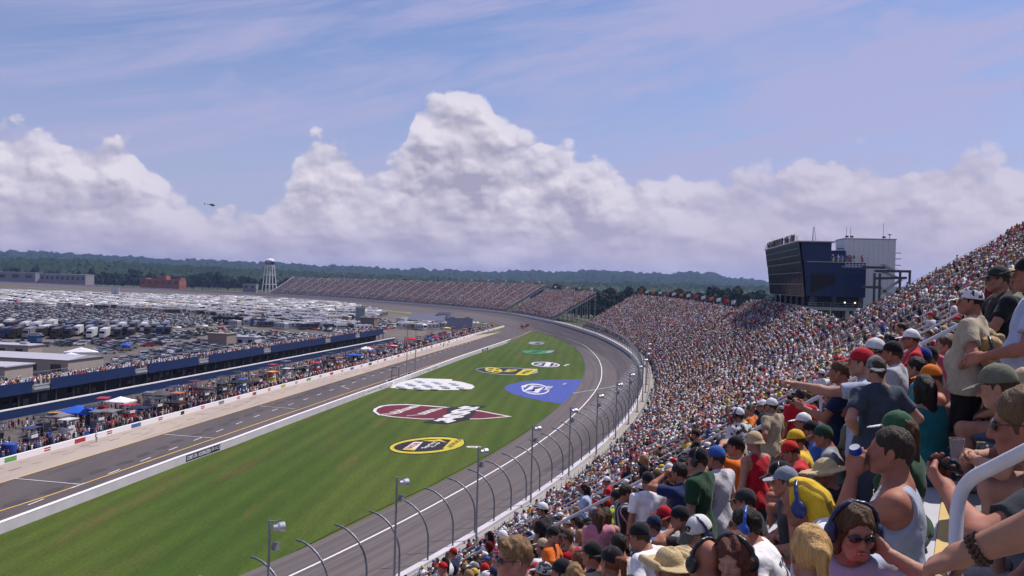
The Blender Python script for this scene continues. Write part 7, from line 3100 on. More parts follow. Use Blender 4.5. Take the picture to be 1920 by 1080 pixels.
# --- standing group, upper right middle
RED = hero(1615, 664, 8.6, -6, 'man in a red cap and pale grey shirt pointing toward the track', sit=False, shirt='tee', sc=(.34, .38, .48), tc='khaki', legs='long', hat='cap', cc=(.40, .015, .03), skin=SKP, armL=((-.05, .53, .02), (-.5, 0, -.7), 'point', (0, 0, -1)), armR='down', hyaw=-4)
hero(1641, 700, 7.3, 48, 'man in a grey cap and dark slate tee shirt, hand on hip, back turned', sit=False, shirt='tee', sc='slate', tc=(.05, .07, .10), legs='long', hat='capback', capyaw=150, cc=(.16, .165, .18), skin=SKP, armL='hip', armR='hip', girth=1.1)
hero(1671, 662, 8.8, 8, 'man in a black cap with white badge and grey tee shirt behind the slate shirt', sit=False, shirt='tee', sc=(.36, .37, .41), tc='denim', hat='cap', cc='black', skin=SKR, armL='down', armR='cross', girth=1.1)
hero(1706, 636, 10.8, -12, 'man in a white cap and red and yellow shirt standing in profile', sit=False, shirt='tee', sc='red', tc='khaki', hat='cap', cc='white', glasses=1, skin=SKR, armL='cross', armR='down')
hero(1573, 698, 9.4, -4, 'man in a navy tee shirt lifting a can, left of the pointing man', sit=False, shirt='tee', sc='navy', tc='denim', hair='crew', hc=HB, skin=SKR, armL=((.06, .36, -.16), (-.5, -.2, -1), 'can', (.6, 0, .3)), armR='down', girth=1.1)
hero(1500, 742, 13.2, 62, 'broad man in a bright red polo shirt, standing with his back to the camera', sit=False, shirt='polo', sc='red', tc='black', hair='short', hc=HD, skin=SKR, girth=1.25)
hero(1556, 782, 11, 8, 'young man with brown hair in a white tee shirt', lean=14, shirt='tee', sc='white', tc='denim', hair='tuft', hc=HB, skin=SKP)
hero(1538, 838, 9.0, -4, 'man in a dark green cap and grey tee shirt', lean=14, hpitch=10, shirt='tee', sc='grey', tc='khaki', hat='cap', cc=(.02, .055, .035), skin=SKR, girth=1.1)
hero(1491, 826, 11.5, -6, 'man in a yellow cap and yellow shirt', lean=12, hpitch=12, shirt='tee', sc='yellow', tc='denim', hat='cap', cc='yellow', skin=SKR)
hero(1480, 848, 10.0, -8, 'man in a red cap and red shirt with head bowed', lean=16, hpitch=26, shirt='tee', sc=(.50, .02, .03), tc='denim', hat='cap', cc=(.48, .02, .02), skin=SKR)
hero(1505, 792, 12.2, -2, 'man in a white cap facing the track below the red polo shirt', lean=10, shirt='tee', sc='navy', tc='denim', hat='cap', cc='white', skin=SKR)
hero(1520, 808, 11.2, -10, 'man in a black cap and blue shirt beneath the white cap', lean=14, hpitch=12, shirt='tee', sc='blue', tc='denim', hat='cap', cc='black', skin=SKR)
hero(1732, 730, 7.9, 55, 'woman with dark hair in a teal tank top, back turned', sex='f', lean=10, shirt='tank', sc='teal', tc='denim', hair='long', hc=HD, skin=SKP)
hero(1745, 708, 9.2, -4, 'shirtless tanned man in an orange cap', lean=12, hpitch=8, shirt='none', tc='blue', hat='cap', cc=(.60, .16, .02), skin=(.40, .16, .10), armL='knee')
hero(1728, 672, 10.8, 2, 'man in a royal blue cap behind the orange cap', lean=8, shirt='tee', sc='blue', tc='khaki', hat='cap', cc=(.02, .04, .22), skin=SKR)
hero(1742, 668, 12, 2, 'man in a black cap and dark shirt beside the beige shirt', lean=8, shirt='tee', sc='black', tc='khaki', hat='cap', cc='black', skin=SK)
hero(1718, 690, 10.2, 10, 'boy with dark hair in a teal shirt and blue visor', lean=12, shirt='tee', sc=(.03, .25, .28), tc='khaki', hair='short', hc=HD, skin=SKP)
hero(1775, 618, 12.5, -10, 'person in a pink shirt raising one arm toward the track', lean=6, shirt='tee', sc=(.55, .10, .16), tc='khaki', hair='short', hc=HB, skin=SKP, armL=((-.03, .44, .26), (-.5, 0, -.7), 'flat', (0, 0, -1)))

# --- standing group, middle
hero(1413, 830, 9.8, 28, 'man in a red and white tank top and tan bucket hat, back turned', sit=False, shirt='tank', sc=(.46, .012, .03), tc='denim', hat='bucket', cc=(.45, .34, .20), skin=SKP, armL='down', armR='down', girth=1.12)
hero(1307, 862, 10.0, 6, 'man in a dark green tee shirt and black cap with headset and microphone', sit=False, shirt='tee', sc=(.016, .052, .026), tc='khaki', hat='cap', cc='black', headset=C['black'], mic=1, skin=SKP, armL='down', armR='down')
hero(1341, 858, 10.6, 18, 'man in a long pale tee shirt and blue cap beside the green shirt', sit=False, shirt='tee', sc=(.52, .50, .55), tc='denim', hat='cap', cc=(.04, .10, .34), skin=SKR, girth=1.12)
hero(1352, 838, 11.6, 20, 'man in a navy cap and black tee shirt right of the blue cap', sit=False, shirt='tee', sc='black', tc='khaki', hat='cap', cc='navy', skin=SKR)
hero(1380, 838, 11.2, 0, 'man in an orange shirt shading his eyes with his hand', lean=8, shirt='tee', sc='orange', tc='khaki', hat='cap', cc='black', armL='shade', skin=SKP)
hero(1272, 886, 12.0, 14, 'man in a navy shirt watching through binoculars', sit=False, shirt='tee', sc=(.014, .028, .10), tc='navy', hair='short', hc=HD, skin=SKR, armL='binoc', armR='binoc')
hero(1214, 902, 12.0, 46, 'man in a white tee shirt, jeans and black cap, back to the camera', sit=False, shirt='tee', sc=(.74, .74, .77), tc='denim', hat='cap', cc='black', skin=SKR, girth=1.12)
hero(1232, 896, 13.2, 28, 'man with short brown hair in a pale pink tee shirt behind the white one', sit=False, shirt='tee', sc=(.52, .42, .43), tc='khaki', hair='crew', hc=HB, skin=SKP)
hero(1174, 924, 12.3, 148, 'man in a black striped shirt talking with his hands, facing right', sit=False, shirt='tee', sc=(.03, .03, .035), smat=M_strip, tc='khaki', hair='short', hc=HD, skin=SKR, armL=((.02, .32, -.20), (-.5, -.3, -1), 'can', (.6, 0, .3)), armR='phone')
hero(1158, 934, 14.5, 20, 'person in a bright yellow green shirt bending behind the striped shirt', lean=30, shirt='tee', sc='neon', tc='denim', hat='cap', cc='black', skin=SK)
hero(1122, 968, 12.0, 62, 'woman with long brown hair, rose tee shirt and jeans, back turned', sit=False, sex='f', shirt='tee', sc='rose', tc='denim', hair='long', hc=(.075, .03, .016), skin=SKP)
hero(1136, 966, 12.6, 80, 'woman in a red tank top standing close to the rose shirt', sit=False, sex='f', shirt='tank', sc='red', tc='denim', hair='long', hc=(.05, .022, .012), skin=SKP)
hero(1039, 1004, 12.8, 166, 'man in an orange tee shirt and black cap facing right', sit=False, shirt='tee', sc='orange', tc='khaki', hat='cap', cc='black', skin=SKP, armL='phone', armR=((.30, .32, -.30), (.5, -.5, -.5), 'relaxed'))
hero(963, 1048, 5.8, -48, 'man with spiky fair hair and wraparound sunglasses, head only, at the bottom edge', sit=False, shirt='tee', sc='grey', tc='khaki', hair='tuft', hc=(.22, .13, .06), glasses=1, skin=(.44, .20, .14), hyaw=4, hs=1.08)
hero(1158, 1022, 9.0, 36, 'man with cropped dark hair in a pale grey tee shirt, back turned', lean=18, shirt='tee', sc=(.42, .41, .45), tc='denim', hair='crew', hc=HD, skin=SKR, girth=1.1)
hero(1198, 1006, 9.3, 14, 'man in a black cap and white tee shirt hunched forward', lean=26, hunch=14, hpitch=12, shirt='tee', sc='white', tc='denim', hat='cap', cc='black', skin=SKR, girth=1.1)
hero(1222, 985, 9.8, 24, 'man in a navy cap and blue plaid shirt', lean=20, hunch=8, shirt='tee', sc=(.05, .09, .24), smat=M_plaid, tc='denim', hat='cap', cc=(.014, .022, .05), skin=SKR)
hero(1243, 968, 10.4, 20, 'man in a red cap beside the blue plaid shirt', lean=12, shirt='tee', sc='lgrey', tc='denim', hat='cap', cc='red', skin=SKR)
hero(1272, 972, 9.2, -6, 'man in a black cap and black shirt with hands at his face', lean=18, hpitch=10, shirt='tee', sc='black', tc='denim', hat='cap', cc='black', bc=(.4, .02, .02), skin=SKR, armL='ear')
hero(1262, 940, 11, 26, 'woman with light brown hair before the green shirt', sex='f', lean=8, shirt='tee', sc='khaki', tc='denim', hair='bob', hc=(.16, .08, .04), skin=SKP)
hero(1275, 922, 11.8, 26, 'man with a grey head and blue shirt below the binoculars', lean=8, shirt='tee', sc='blue', tc='denim', hair='crew', hc=HGR, skin=SKR)
hero(1146, 1054, 7.9, 30, 'woman in a black cap with a dark ponytail and dark green top', sex='f', lean=10, shirt='tee', sc=(.015, .03, .03), tc='denim', hat='cap', cc='black', hair='ponytail', hc=HRD, skin=SK)
hero(1110, 1040, 9.4, 12, 'man in a black cap with white letters at the bottom', lean=12, shirt='tee', sc=(.03, .03, .035), tc='denim', hat='cap', cc='black', skin=SKR)
hero(1085, 1052, 9.6, 30, 'man with reddish hair in a pale blue shirt', lean=12, shirt='tee', sc=(.40, .47, .66), tc='denim', hair='short', hc=HRD, skin=SKP)
hero(1052, 1074, 8.8, 8, 'man in a black cap at the bottom left of the crowd', lean=12, shirt='tee', sc='navy', tc='denim', hat='cap', cc='black', skin=SKR)
hero(1074, 1080, 8.2, 40, 'woman with fair curly hair at the bottom edge', sex='f', lean=8, shirt='tee', sc='rose', tc='denim', hair='curly', hc=(.30, .18, .08), skin=SKP)
hero(1018, 1076, 9.2, 20, 'man in a grey patterned cap at the bottom edge', lean=10, shirt='tee', sc='grey', tc='denim', hat='cap', cc=(.40, .40, .40), hmat=M_camo, skin=SK)
hero(1392, 940, 8.0, -4, 'man in a black cap and sunglasses below the red tank top', lean=16, hpitch=8, shirt='tee', sc='black', tc='denim', hat='cap', cc=(.03, .03, .035), glasses=1, skin=SKR)
hero(1598, 760, 9.2, 8, 'man with brown hair hidden behind the pointing man', lean=8, shirt='tee', sc='olive', tc='khaki', hair='short', hc=HB, skin=SKR)
hero(1640, 640, 10.4, 6, 'man in a white cap behind the red cap', sit=False, shirt='tee', sc='grey', tc='khaki', hat='cap', cc=(.6, .6, .62), skin=SKR)

# the nearest seated man: only his arm with a braided bracelet comes into the picture
def near_arm():
    p = dict(sit=False, lean=8, shirt='tee', sc=C['olive'], tc=(.05, .05, .045), hair='short', hc=HB, skin=(.34, .175, .115), girth=1.05, armR='down')
    s = 118.0 + 2.46
    r = 57
    base = P3(s, r * RUN + .60, ZB(s) + r * RISE)
    hd = heading(s, 4)
    S = skeleton(dict(p, armL='down'))['shL']
    w = Matrix.Rotation(-hd, 3, 'Z') @ (Vector(AT(1778, 1050, 2.0)) - Vector(base))
    e = Matrix.Rotation(-hd, 3, 'Z') @ (Vector(AT(1960, 985, 1.88)) - Vector(base))
    p['armL'] = (tuple(np.array(w) - S), tuple(np.array(e) - S), 'grip', (.1, .2, -1))
    root, J = build_person(p, base, hd, 1.0, 'nearest man, only his forearm with a braided bracelet showing at the bottom right', 'spectators in the near grandstand', h=.012, hands=.0042)
    W, E = J['wrL'], J['elL']
    d = (E - W) / np.linalg.norm(E - W)
    b = MB()
    u = np.cross(d, [0, 0, 1]); u /= np.linalg.norm(u); v = np.cross(u, d)
    for row_ in (0, 1):
        for k in range(18):
            a = 2 * math.pi * k / 18 + row_ * .17
            c = W + d * (.015 + .011 * row_) + (u * math.cos(a) + v * math.sin(a)) * .033
            c2 = c + d * .010 + (u * -math.sin(a) + v * math.cos(a)) * .009
            b.tube([c, c2], .0046, 6)
    b.build('bracelet', mat('braided_leather', (.06, .035, .025), .7), root)
    OCC.append((s, r, .3))


near_arm()

# --- lettering on clothes, things in hands
def on_surface(h, txt, local_c, ex, ey, w, hgt, m, nm='lettering', par=None):
    v, f = text_mesh(txt, 1, .03)
    b = MB()
    b.add([tuple(np.asarray(local_c) + np.asarray(ex) * x * w + np.asarray(ey) * y * hgt) for x, y in v], f)
    return b.build(nm, m, par or h[0])


if J78:
    J = J78[1]; Ru = J['Ru']
    on_surface(J78, '78', J['mid'] + Ru @ V3(.03, -.172, .06), Ru @ V3(1, 0, 0), Ru @ V3(0, 0, 1), .17, .15, M_black)
if C08:
    capo = [c for c in C08[0].children if c.name.startswith('cap')][0]
    b = MB(); v, f = text_mesh('08', 1, .04)
    b.add([(x * .07, .098 - .10 * x * x - .28 * max(y, 0) * .05, .085 + y * .05) for x, y in v], f)
    b.build('lettering', M_black, capo)


def can(h, side, colour, label, off=(0, .085, -.03), r=.033, hh=.122):
    J = h[1]
    W, (nm, Rm) = J['wr' + side], J['hand' + side]
    c = W + Rm @ V3(*off)
    p = world_of(h, c)
    root = thing('drink_can', label, 'can', p)
    b = MB(); b.lathe([(r * .8, -hh / 2), (r, -hh / 2 + .008), (r, hh / 2 - .012), (r * .82, hh / 2)], 18)
    R_ = (Matrix.Rotation(math.radians(-18), 3, 'X'))
    o = b.build('body', mat('can_' + colour, {'blue': (.01, .05, .36), 'dark': (.06, .05, .04)}[colour], .3, .4), root)
    b = MB(); b.lathe([(r * .78, 0), (r * .80, .004), (r * .2, .003)], 18, c=(0, 0, hh / 2 - .001)); b.build('lid', M_alu, root)
    root.rotation_euler = (math.radians(18), math.radians(-25), 0)


can(TANK, 'L', 'blue', 'blue drink can raised by the man in the grey tank top')
# phone of the sunglasses man
J = SUNM[1]
W, (nm, Rm) = J['wrL'], J['handL']
pp = world_of(SUNM, W + Rm @ V3(-.01, .10, -.035))
ph = thing('phone', 'black phone held by the man with wraparound sunglasses', 'phone', pp)
b = MB(); b.box((0, 0, 0), (.062, .118, .012)); b.build('body', M_black, ph)
b = MB(); b.box((0, 0, .0066), (.052, .09, .001)); b.build('screen', M_glass, ph)
ph.rotation_euler = (math.radians(20), math.radians(15), SUNM[0].rotation_euler.z)
# clear plastic cup in the clasped hands of the olive cap man
J = OLVM[1]
pp = world_of(OLVM, (J['wrL'] + J['wrR']) / 2 + V3(0, .08, .03))
cu = thing('plastic_cup', 'clear plastic cup held by the man in the olive cap', 'cup', pp)
m = bpy.data.materials.new('clear_plastic'); m.use_nodes = True
q = m.node_tree.nodes['Principled BSDF']; q.inputs['Transmission Weight'].default_value = .9; q.inputs['Roughness'].default_value = .12; q.inputs['Base Color'].default_value = (.8, .8, .85, 1); q.inputs['IOR'].default_value = 1.2
b = MB(); b.lathe([(.030, -.06), (.043, .07), (.045, .072), (.041, .068), (.028, -.056)], 20); b.build('cup', m, cu)
# binoculars
for r in LEDGER:
    print(r)

# the near handrail that curves down at the right edge
hr = MB()
p0 = AT(1792, 1075, 2.45); p1 = AT(1793, 985, 2.5); p2 = AT(1800, 930, 2.52); p3 = AT(1822, 898, 2.5); p4 = AT(1870, 872, 2.42); p5 = AT(1990, 812, 2.25)
def bez(P, n=6):
    out = []
    P = [Vector(p) for p in P]
    for i in range(len(P) - 1):
        a = P[max(i - 1, 0)]; b_ = P[i]; c = P[i + 1]; d = P[min(i + 2, len(P) - 1)]
        for k in range(n):
            t = k / n
            out.append(.5 * ((2 * b_) + (c - a) * t + (2 * a - 5 * b_ + 4 * c - d) * t * t + (3 * b_ - a - 3 * c + d) * t ** 3))
    out.append(P[-1])
    return out
foot = Vector(p0); foot.z = CAMP[2] - 1.67
nr = thing('handrail', 'pale painted pipe handrail curving down at the right edge', 'handrail', foot)
hr.tube([Vector(q) - foot for q in [foot] + bez([p0, p1, p2, p3, p4, p5])], .0188, 14)
hr.build('pipe', mat('rail_paint', (.55, .55, .60), .4, .0, var=.06, vscale=8), nr, smooth=True)
hb_ = MB(); hb_.lathe([(.055, 0), (.055, .012), (.026, .016)], 16); hb_.build('base_plate', M_steel, nr)

# ------------------------------------------------------------------ the crowd
SHIRTS = [('white', (.70, .70, .73)), ('black', (.018, .018, .022)), ('navy', (.018, .026, .07)), ('red', (.42, .018, .03)), ('grey', (.24, .25, .28)), ('maroon', (.17, .014, .03)), ('blue', (.04, .10, .34)), ('yellow', (.60, .40, .04)),
          ('orange', (.56, .14, .025)), ('green', (.025, .10, .04)), ('pink', (.55, .20, .28)), ('tan', (.38, .31, .22)), ('pale blue', (.36, .43, .60)), ('bare', (.44, .22, .155))]
SHW = (.20, .17, .10, .11, .11, .07, .06, .025, .03, .03, .03, .035, .035, .035)
HATS = [('white cap', (.70, .70, .72)), ('black cap', (.018, .018, .02)), ('red cap', (.40, .015, .02)), ('navy cap', (.02, .03, .08)), ('tan cap', (.42, .33, .20)), ('grey cap', (.24, .25, .27)), ('blue cap', (.04, .10, .34)), ('green cap', (.03, .09, .05)), ('yellow cap', (.6, .42, .04)),
        ('dark hair', HD), ('brown hair', HB), ('fair hair', (.30, .19, .09)), ('grey hair', HGR)]
HTW = (.19, .15, .07, .07, .05, .06, .04, .02, .015, .15, .13, .05, .04)
PANTS = [(.06, .08, .15), (.30, .25, .18), (.03, .03, .035), (.12, .13, .15), (.2, .19, .17)]
POSES = [dict(sit=True, lean=8), dict(sit=True, lean=22, hunch=8, armL='clasp', armR='clasp', hpitch=8), dict(sit=True, lean=14, armL='knee', armR='knee'), dict(sit=True, lean=4, armL='cross', armR='cross'),
         dict(sit=True, lean=8, sex='f'), dict(sit=True, lean=16, sex='f', armL='knee', armR='lap', shirt='tank'), dict(sit=True, lean=10, armL='drink', shirt='tee', girth=1.15), dict(sit=True, lean=18, girth=1.22, hunch=8), dict(sit=True, lean=10, shirt='tank'),
         dict(sit=False), dict(sit=False, armL='hip', girth=1.15), dict(sit=False, sex='f', armR='shade')]


class Proto:
    def __init__(s, p, h, hh, hands):
        s.p = p
        J = s.J = skeleton(p)
        s.parts = {}
        s.parts['body'] = body_mesh(J, p, h, hh, hands)
        s.parts['shirt'] = shirt_mesh(J, p, h)
        s.parts['trousers'] = trouser_mesh(J, p, h * 1.15)
        s.parts['shoes'] = shoe_mesh(J, p, h * 1.15)
        s.me = None

    def meshes(s):
        if s.me is None:
            s.me = {k: np_mesh(k, *v, M_skin if k == 'body' else M_cloth) for k, v in s.parts.items()}
        return s.me


PR = [Proto(p, .021, .0125, .011) for p in POSES]
s_cam = 118.0
seats = []
for r in range(3, 83):
    sv = 119.2 + RNG.random() * .3
    while sv < 256.6:
        sv += RNG.uniform(.46, .56)
        if any(abs(sv - a) < .72 for a in AIS1):
            if RNG.random() > .05:
                continue
        hip = r * RUN + .54
        x, y = P2(sv, hip)
        z = float(ZB(sv)) + r * RISE
        q = PROJ((x, y, z + 1.15))
        if q[2] < (13.2 if q[0] > 1020 else 9.0):
            continue
        if q[0] < -60 or q[0] > 1990 or q[1] > 1120:
            continue
        # no one sits in front of the posed people unless low enough
        if any(abs(sv - a) < w + .22 and abs(r - b) < .5 for a, b, w in OCC):
            continue
        if q[2] < 11.5 and q[0] < 1760 and r >= 57:
            continue
        seats.append((q[2], sv, r, q))
seats.sort()
N_IND = max(0, 300 - len(OCC))
ind, rest = [], []
for st in seats:
    d, sv, r, q = st
    # sparse streaks of empty bench, as in the photograph
    empt = math.sin(sv * .31 + r * .9) + math.sin(sv * .13 - r * .43 + 1.2)
    gap = min(abs((q[0] - 930) * .664 + (q[1] - 1060) * .747), abs((q[0] - 1010) * .60 + (q[1] - 1010) * .80)) if 900 < q[0] < 1210 and q[1] > 815 else 99
    if RNG.random() < (.78 if gap < 9 else .06 if empt < 1.2 else .66):
        continue
    infr = -10 < q[0] < 1935 and q[1] < 1090
    if infr and len(ind) < N_IND:
        ind.append(st)
    else:
        rest.append(st)
print('seats', len(seats), 'individual', len(ind), 'stuff', len(rest), 'last individual at', ind[-1][0] if ind else None)
GEARKEYS = {'cap': .010}


def crowd_place(q):
    x, y = q[0], q[1]
    c = ('left part' if x < 1150 else 'middle' if x < 1400 else 'right part' if x < 1650 else 'far right')
    return c


def dress():
    sh = RNG.choices(SHIRTS, SHW)[0]
    ht = RNG.choices(HATS, HTW)[0]
    k = RNG.uniform(.82, 1.14)
    skin = (.33 * k, .16 * k, .105 * k)
    return sh, ht, skin


for (d, sv, r, q) in ind:
    stand = RNG.random() < .05
    pi = RNG.choice((9, 10, 11)) if stand else RNG.choice(range(9))
    pr = PR[pi]
    sh, ht, skin = dress()
    base = '%s %s in a %s%s' % ('standing' if stand else 'seated', 'woman' if pr.p.get('sex') == 'f' else 'man', sh[0] + ' shirt' if sh[0] != 'bare' else 'bare chest', ' and ' + ht[0])
    n = unique(base)
    yaw = RNG.gauss(8, 18)
    hip = r * RUN + (.22 if stand else .54)
    root = thing('person', base + ', ' + nth(n) + ' nearest such', 'person', P3(sv, hip, ZB(sv) + r * RISE), heading(sv, yaw), 'spectators in the near grandstand')
    sc = RNG.uniform(.93, 1.06)
    root.scale = (sc, sc, sc)
    me = pr.meshes()
    for k, col in (('body', skin), ('shirt', sh[1]), ('trousers', RNG.choice(PANTS)), ('shoes', (.4, .4, .4))):
        if k == 'shirt' and sh[0] == 'bare':
            continue
        o = bpy.data.objects.new(k, me[k]); COL.objects.link(o); o.parent = root
        v = RNG.uniform(.85, 1.12)
        o.color = (*[min(c * v, 1) for c in col], 1)
        if k == 'shirt' and RNG.random() < .16:
            o.material_slots[0].link = 'OBJECT'
            o.material_slots[0].material = RNG.choice((M_strip, M_plaid, M_camo, M_panel))
    J = pr.J
    HM = M4(J['Rh'] @ rotZ(RNG.uniform(-8, 8)), J['head'], .95)
    if 'cap' in ht[0]:
        o = gear_obj('cap', M_cloth, root, HM, .0095, ht[1], 'cap')
        gear_obj('brim', M_cloth, o, Matrix(), .0095, ht[1], 'brim')
        gear_obj('crew', M_hair, root, HM, .0095, HD, 'hair')
    else:
        gear_obj(RNG.choice(('bob', 'long', 'ponytail')) if pr.p.get('sex') == 'f' else RNG.choice(('short', 'crew', 'tuft')), M_hair, root, HM, .0095, ht[1], 'hair')
    if RNG.random() < .3:
        gear_obj('glasses', M_lens, root, HM, .005, None, 'sunglasses')
    if RNG.random() < .12:
        gear_obj('headset', M_set, root, HM @ Matrix.Scale(1.07, 4), .0095, RNG.choice((C['black'], C['navy'])), 'headset')


# ---- everybody else, one mesh; coarser with distance
def coarse(pidx, h, hh):
    p = POSES[pidx]
    J = skeleton(p)
    out = []
    B = limbs(J, p, h).mesh(h)
    out.append((B, 'skin'))
    H = head_mesh(p.get('sex', 'm'), hh)
    out.append(((H[0] @ J['Rh'].T + J['head'], H[1]), 'skin'))
    out.append((shirt_mesh(J, p, h), 'shirt'))
    out.append((trouser_mesh(J, p, h), 'pants'))
    cp = gear('cap', hh); br = gear('brim', min(hh, .02))
    hr_ = gear('long' if p.get('sex') == 'f' else 'short', hh)
    T_ = lambda m: (m[0] @ J['Rh'].T + J['head'], m[1])
    V, F, tagv = [], [], []
    n = 0
    var = {}
    for nm, extra in (('cap', [(T_(cp), 'hat'), (T_(br), 'hat')]), ('hair', [(T_(hr_), 'hat')])):
        vs, fs, tg = [], [], []
        n = 0
        for (v, f), t in out + extra:
            if len(v) == 0:
                continue
            vs.append(v); fs.append(f + n); tg += [t] * len(v); n += len(v)
        var[nm] = (np.vstack(vs), np.vstack(fs), np.array(tg))
    return var


LOD1 = [coarse(i, .052, .030) for i in range(12)]
LOD2 = [coarse(i, .09, .055) for i in range(12)]
def boxperson(stand):
    """the simplest figure, for people a few pixels tall"""
    V, F, T_ = [], [], []
    n = 0
    def add(v, f, t):
        nonlocal n
        V.append(np.array(v, float)); F.append(np.array(f) + n); T_.extend([t] * len(v)); n += len(v)
    def bx(x, y, z0, z1, w0, w1, d0, d1, t, y1=None):
        y1 = y if y1 is None else y1
        v = [(x - w0, y - d0, z0), (x + w0, y - d0, z0), (x + w0, y + d0, z0), (x - w0, y + d0, z0), (x - w1, y1 - d1, z1), (x + w1, y1 - d1, z1), (x + w1, y1 + d1, z1), (x - w1, y1 + d1, z1)]
        add(v, [(4, 5, 6, 7), (0, 1, 5, 4), (1, 2, 6, 5), (2, 3, 7, 6), (3, 0, 4, 7)], t)
    b = .9 if stand else .5
    if stand:
        bx(0, 0, 0, .9, .13, .16, .08, .1, 'pants')
    else:
        bx(0, .2, .38, .58, .2, .19, .26, .22, 'pants'); bx(0, .38, 0, .45, .16, .17, .06, .07, 'skin')
    bx(0, 0, b - .03, b + .42, .17, .20, .11, .12, 'shirt', .03); bx(0, .03, b + .42, b + .52, .20, .09, .12, .07, 'shirt', .03)
    for s in (-1, 1):
        bx(s * .235, .06, b + .12, b + .44, .045, .05, .055, .06, 'shirt', .02)
        bx(s * .20, .16, b + .05, b + .16, .045, .04, .12, .06, 'skin', .10)
    bx(0, .05, b + .50, b + .66, .06, .085, .07, .10, 'skin', .06)
    bx(0, .055, b + .655, b + .79, .088, .05, .108, .06, 'hat', .045)
    add([(-.07, .14, b + .665), (.07, .14, b + .665), (.06, .25, b + .645), (-.06, .25, b + .645)], [(0, 1, 2, 3)], 'hat')
    return np.vstack(V), np.vstack(F), np.array(T_)


LOD3 = [boxperson(False), boxperson(True)]
cv, cf_, cc_, cn = [], [], [], 0


def crowd_add(s_, o_, z, yaw, sc, lod, stand, hd=None):
    global cn
    sh, ht, skin = dress()
    if lod == 3:
        V, F, T_ = LOD3[1 if stand else 0]
    else:
        L = (LOD1, LOD2)[lod - 1]
        pi = RNG.choice((9, 10, 11)) if stand else RNG.choice(range(9))
        V, F, T_ = L[pi]['cap' if 'cap' in ht[0] else 'hair']
    a = hd if hd is not None else heading(s_, yaw)
    c, s = math.cos(a), math.sin(a)
    x, y = (s_, o_) if hd is not None else P2(s_, o_)
    W_ = np.empty_like(V)
    W_[:, 0] = (V[:, 0] * c - V[:, 1] * s) * sc + x
    W_[:, 1] = (V[:, 0] * s + V[:, 1] * c) * sc + y
    W_[:, 2] = V[:, 2] * sc + z
    col = np.empty((len(V), 3), np.float32)
    v = RNG.uniform(.58, 1.08) if lod == 3 else RNG.uniform(.65, 1.05)
    col[T_ == 'skin'] = skin
    col[T_ == 'shirt'] = np.minimum(np.array(sh[1]) * v, .85)
    col[T_ == 'pants'] = RNG.choice(PANTS)
    col[T_ == 'hat'] = ht[1]
    cv.append(W_); cf_.append(F + cn); cc_.append(col); cn += len(V)


for (d, sv, r, q) in rest:
    stand = RNG.random() < (.035 if r < 78 else .6)
    lod = 1 if d < 36 else 2 if d < 60 else 3
    crowd_add(sv, r * RUN + (.22 if stand else .54), float(ZB(sv)) + r * RISE, RNG.gauss(10, 22), RNG.uniform(.92, 1.07), lod, stand)
# the other stands
def fill(s0, s1, r0, r1, aisles, dens, lodf=None, pitch=.52):
    n = 0
    for r in range(r0, r1):
        sv = s0 + .4
        while sv < s1 - .4:
            sv += RNG.uniform(pitch * .92, pitch * 1.1)
            if any(abs(sv - a) < .6 for a in aisles) or RNG.random() > dens(sv, r):
                continue
            stand = RNG.random() < .07
            crowd_add(sv, r * RUN + (.22 if stand else .5) + RNG.uniform(-.16, .16), float(ZB(sv)) + r * RISE + RNG.uniform(-.1, .1), RNG.gauss(-8, 30), RNG.uniform(.92, 1.07), 3, stand)
            n += 1
    return n


print('mid', fill(257.6, 579, 2, 40, AIS2, lambda s, r: .92))
fill(257.9, 397.6, 40, 47, AISU, lambda s, r: .92)
print('third', fill(657.4, 763.5, 2, 40, AIS3, lambda s, r: .92))
print('far', fill(781.5, 1274, 2, 47, AIS4, lambda s, r: np.interp(s, [781, 880, 960, 1274], [.92, .85, .45, .20]) * (1.0 if math.sin(s * .4 + r) < .9 else .6)))
# along the walkway rail
for k in range(70):
    sv = RNG.uniform(160, 560)
    crowd_add(sv, RNG.uniform(.5, 1.1), float(ZB(sv)), RNG.choice((0, 90, -90)), 1.0, 1 if sv < 200 else 3, True)
M_crowd = attr_mat('crowd_cloth', .85)
o = merged('crowd', np.vstack(cv), np.vstack(cf_), np.vstack(cc_), M_crowd)
tag(o, 'thousands of small spectators filling every grandstand around the turn', 'crowd', None, 'stuff')
print('crowd verts', cn, [len(x[0]['cap'][0]) if isinstance(x[0],dict) else len(x[0][0]) for x in (LOD1, LOD2, LOD3)])

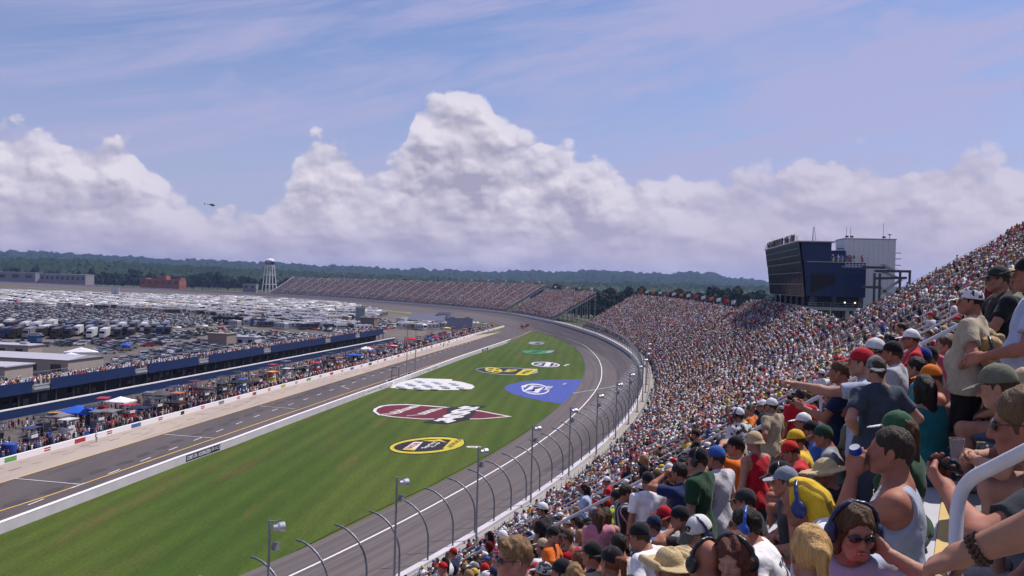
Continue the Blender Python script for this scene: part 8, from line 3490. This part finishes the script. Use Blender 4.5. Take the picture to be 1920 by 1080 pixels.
# ---- pit crews and the people on the garage deck
cv, cf_, cc_, cn = [], [], [], 0
for k in range(3600):
    t = 40 + (PL - 70) * RNG.random()
    p, d_, n_ = along(PITW, t)
    wid = 20 if t < 330 else 14
    off = RNG.uniform(.6, 3.2) if RNG.random() < .45 else RNG.uniform(1, wid)
    q = p - n_ * off
    crowd_add(q.x, q.y, 0.02, 0, RNG.uniform(.95, 1.08), 2 if t < 150 else 3, True, hd=RNG.choice((math.atan2(-n_.x, n_.y), RNG.uniform(0, 6.28))))
o = merged('pit_crews', np.vstack(cv), np.vstack(cf_), np.vstack(cc_), M_crowd)
tag(o, 'busy crews crowding the pit stalls between the two walls', 'crowd', None, 'stuff')
cv, cf_, cc_, cn = [], [], [], 0
for k in range(1150):
    t = RNG.uniform(5, GL - 10)
    p, d_, n_ = along(GW, t)
    q = p - n_ * (4.4 + abs(RNG.gauss(0, 2.4)))
    crowd_add(q.x, q.y, 4.92, 0, 1.0, 3, True, hd=math.atan2(-n_.x, n_.y) + RNG.gauss(0, .5))
for k in range(70):
    t = RNG.uniform(1, 50)
    q = TA - TN * 2.6 + TD * t
    crowd_add(q.x, q.y, CAMP[2] + 11.1, 0, 1.0, 3, True, hd=RNG.uniform(0, 6.28))
for k in range(16):
    q = TA + TN * RNG.uniform(6, 13.4) + TD * RNG.uniform(.2, 3)
    crowd_add(q.x, q.y, CAMP[2] + 6.3, 0, 1.0, 3, True, hd=RNG.uniform(0, 6.28))
o = merged('deck_crowd', np.vstack(cv), np.vstack(cf_), np.vstack(cc_), M_crowd)
tag(o, 'people lining the roof deck of the garages and the control tower roof', 'crowd', None, 'stuff')
# a pit official out on the concrete and two more further on
for (px, py, lab, sc_, tc_) in ((181, 829, 'pit official in white with a white cap standing alone on pit road at the left', 'white', 'lgrey'), (832, 650, 'pit official in dark clothes standing on the far pit concrete', 'black', 'black'), (840, 649, 'pit official in pale clothes beside the dark one on the far pit concrete', 'white', 'grey')):
    g = G(px, py)
    root, J = build_person(dict(sit=False, sc=C[sc_], tc=C[tc_], legs='long', hat='cap', cc=C['white'], skin=SK), (g[0], g[1], .05), math.radians(70), 1.04, lab, None, h=.03, hg=.014, hh=.016, hands=.012)

# ------------------------------------------------------------------ summer haze
HZ = MB()
HZ.box((0, 4200, 74), (18200, 9800, 151.2))
hz = HZ.build('haze', bpy.data.materials.new('haze'))
hz['kind'] = 'stuff'
hm = hz.data.materials[0]
hm.use_nodes = True
hm.node_tree.nodes.clear()
hv = hm.node_tree.nodes.new('ShaderNodeVolumePrincipled')
hv.inputs['Color'].default_value = (.36, .51, .96, 1)
hv.inputs['Density'].default_value = .000075
hv.inputs['Anisotropy'].default_value = .2
ho = hm.node_tree.nodes.new('ShaderNodeOutputMaterial')
hm.node_tree.links.new(hv.outputs[0], ho.inputs['Volume'])
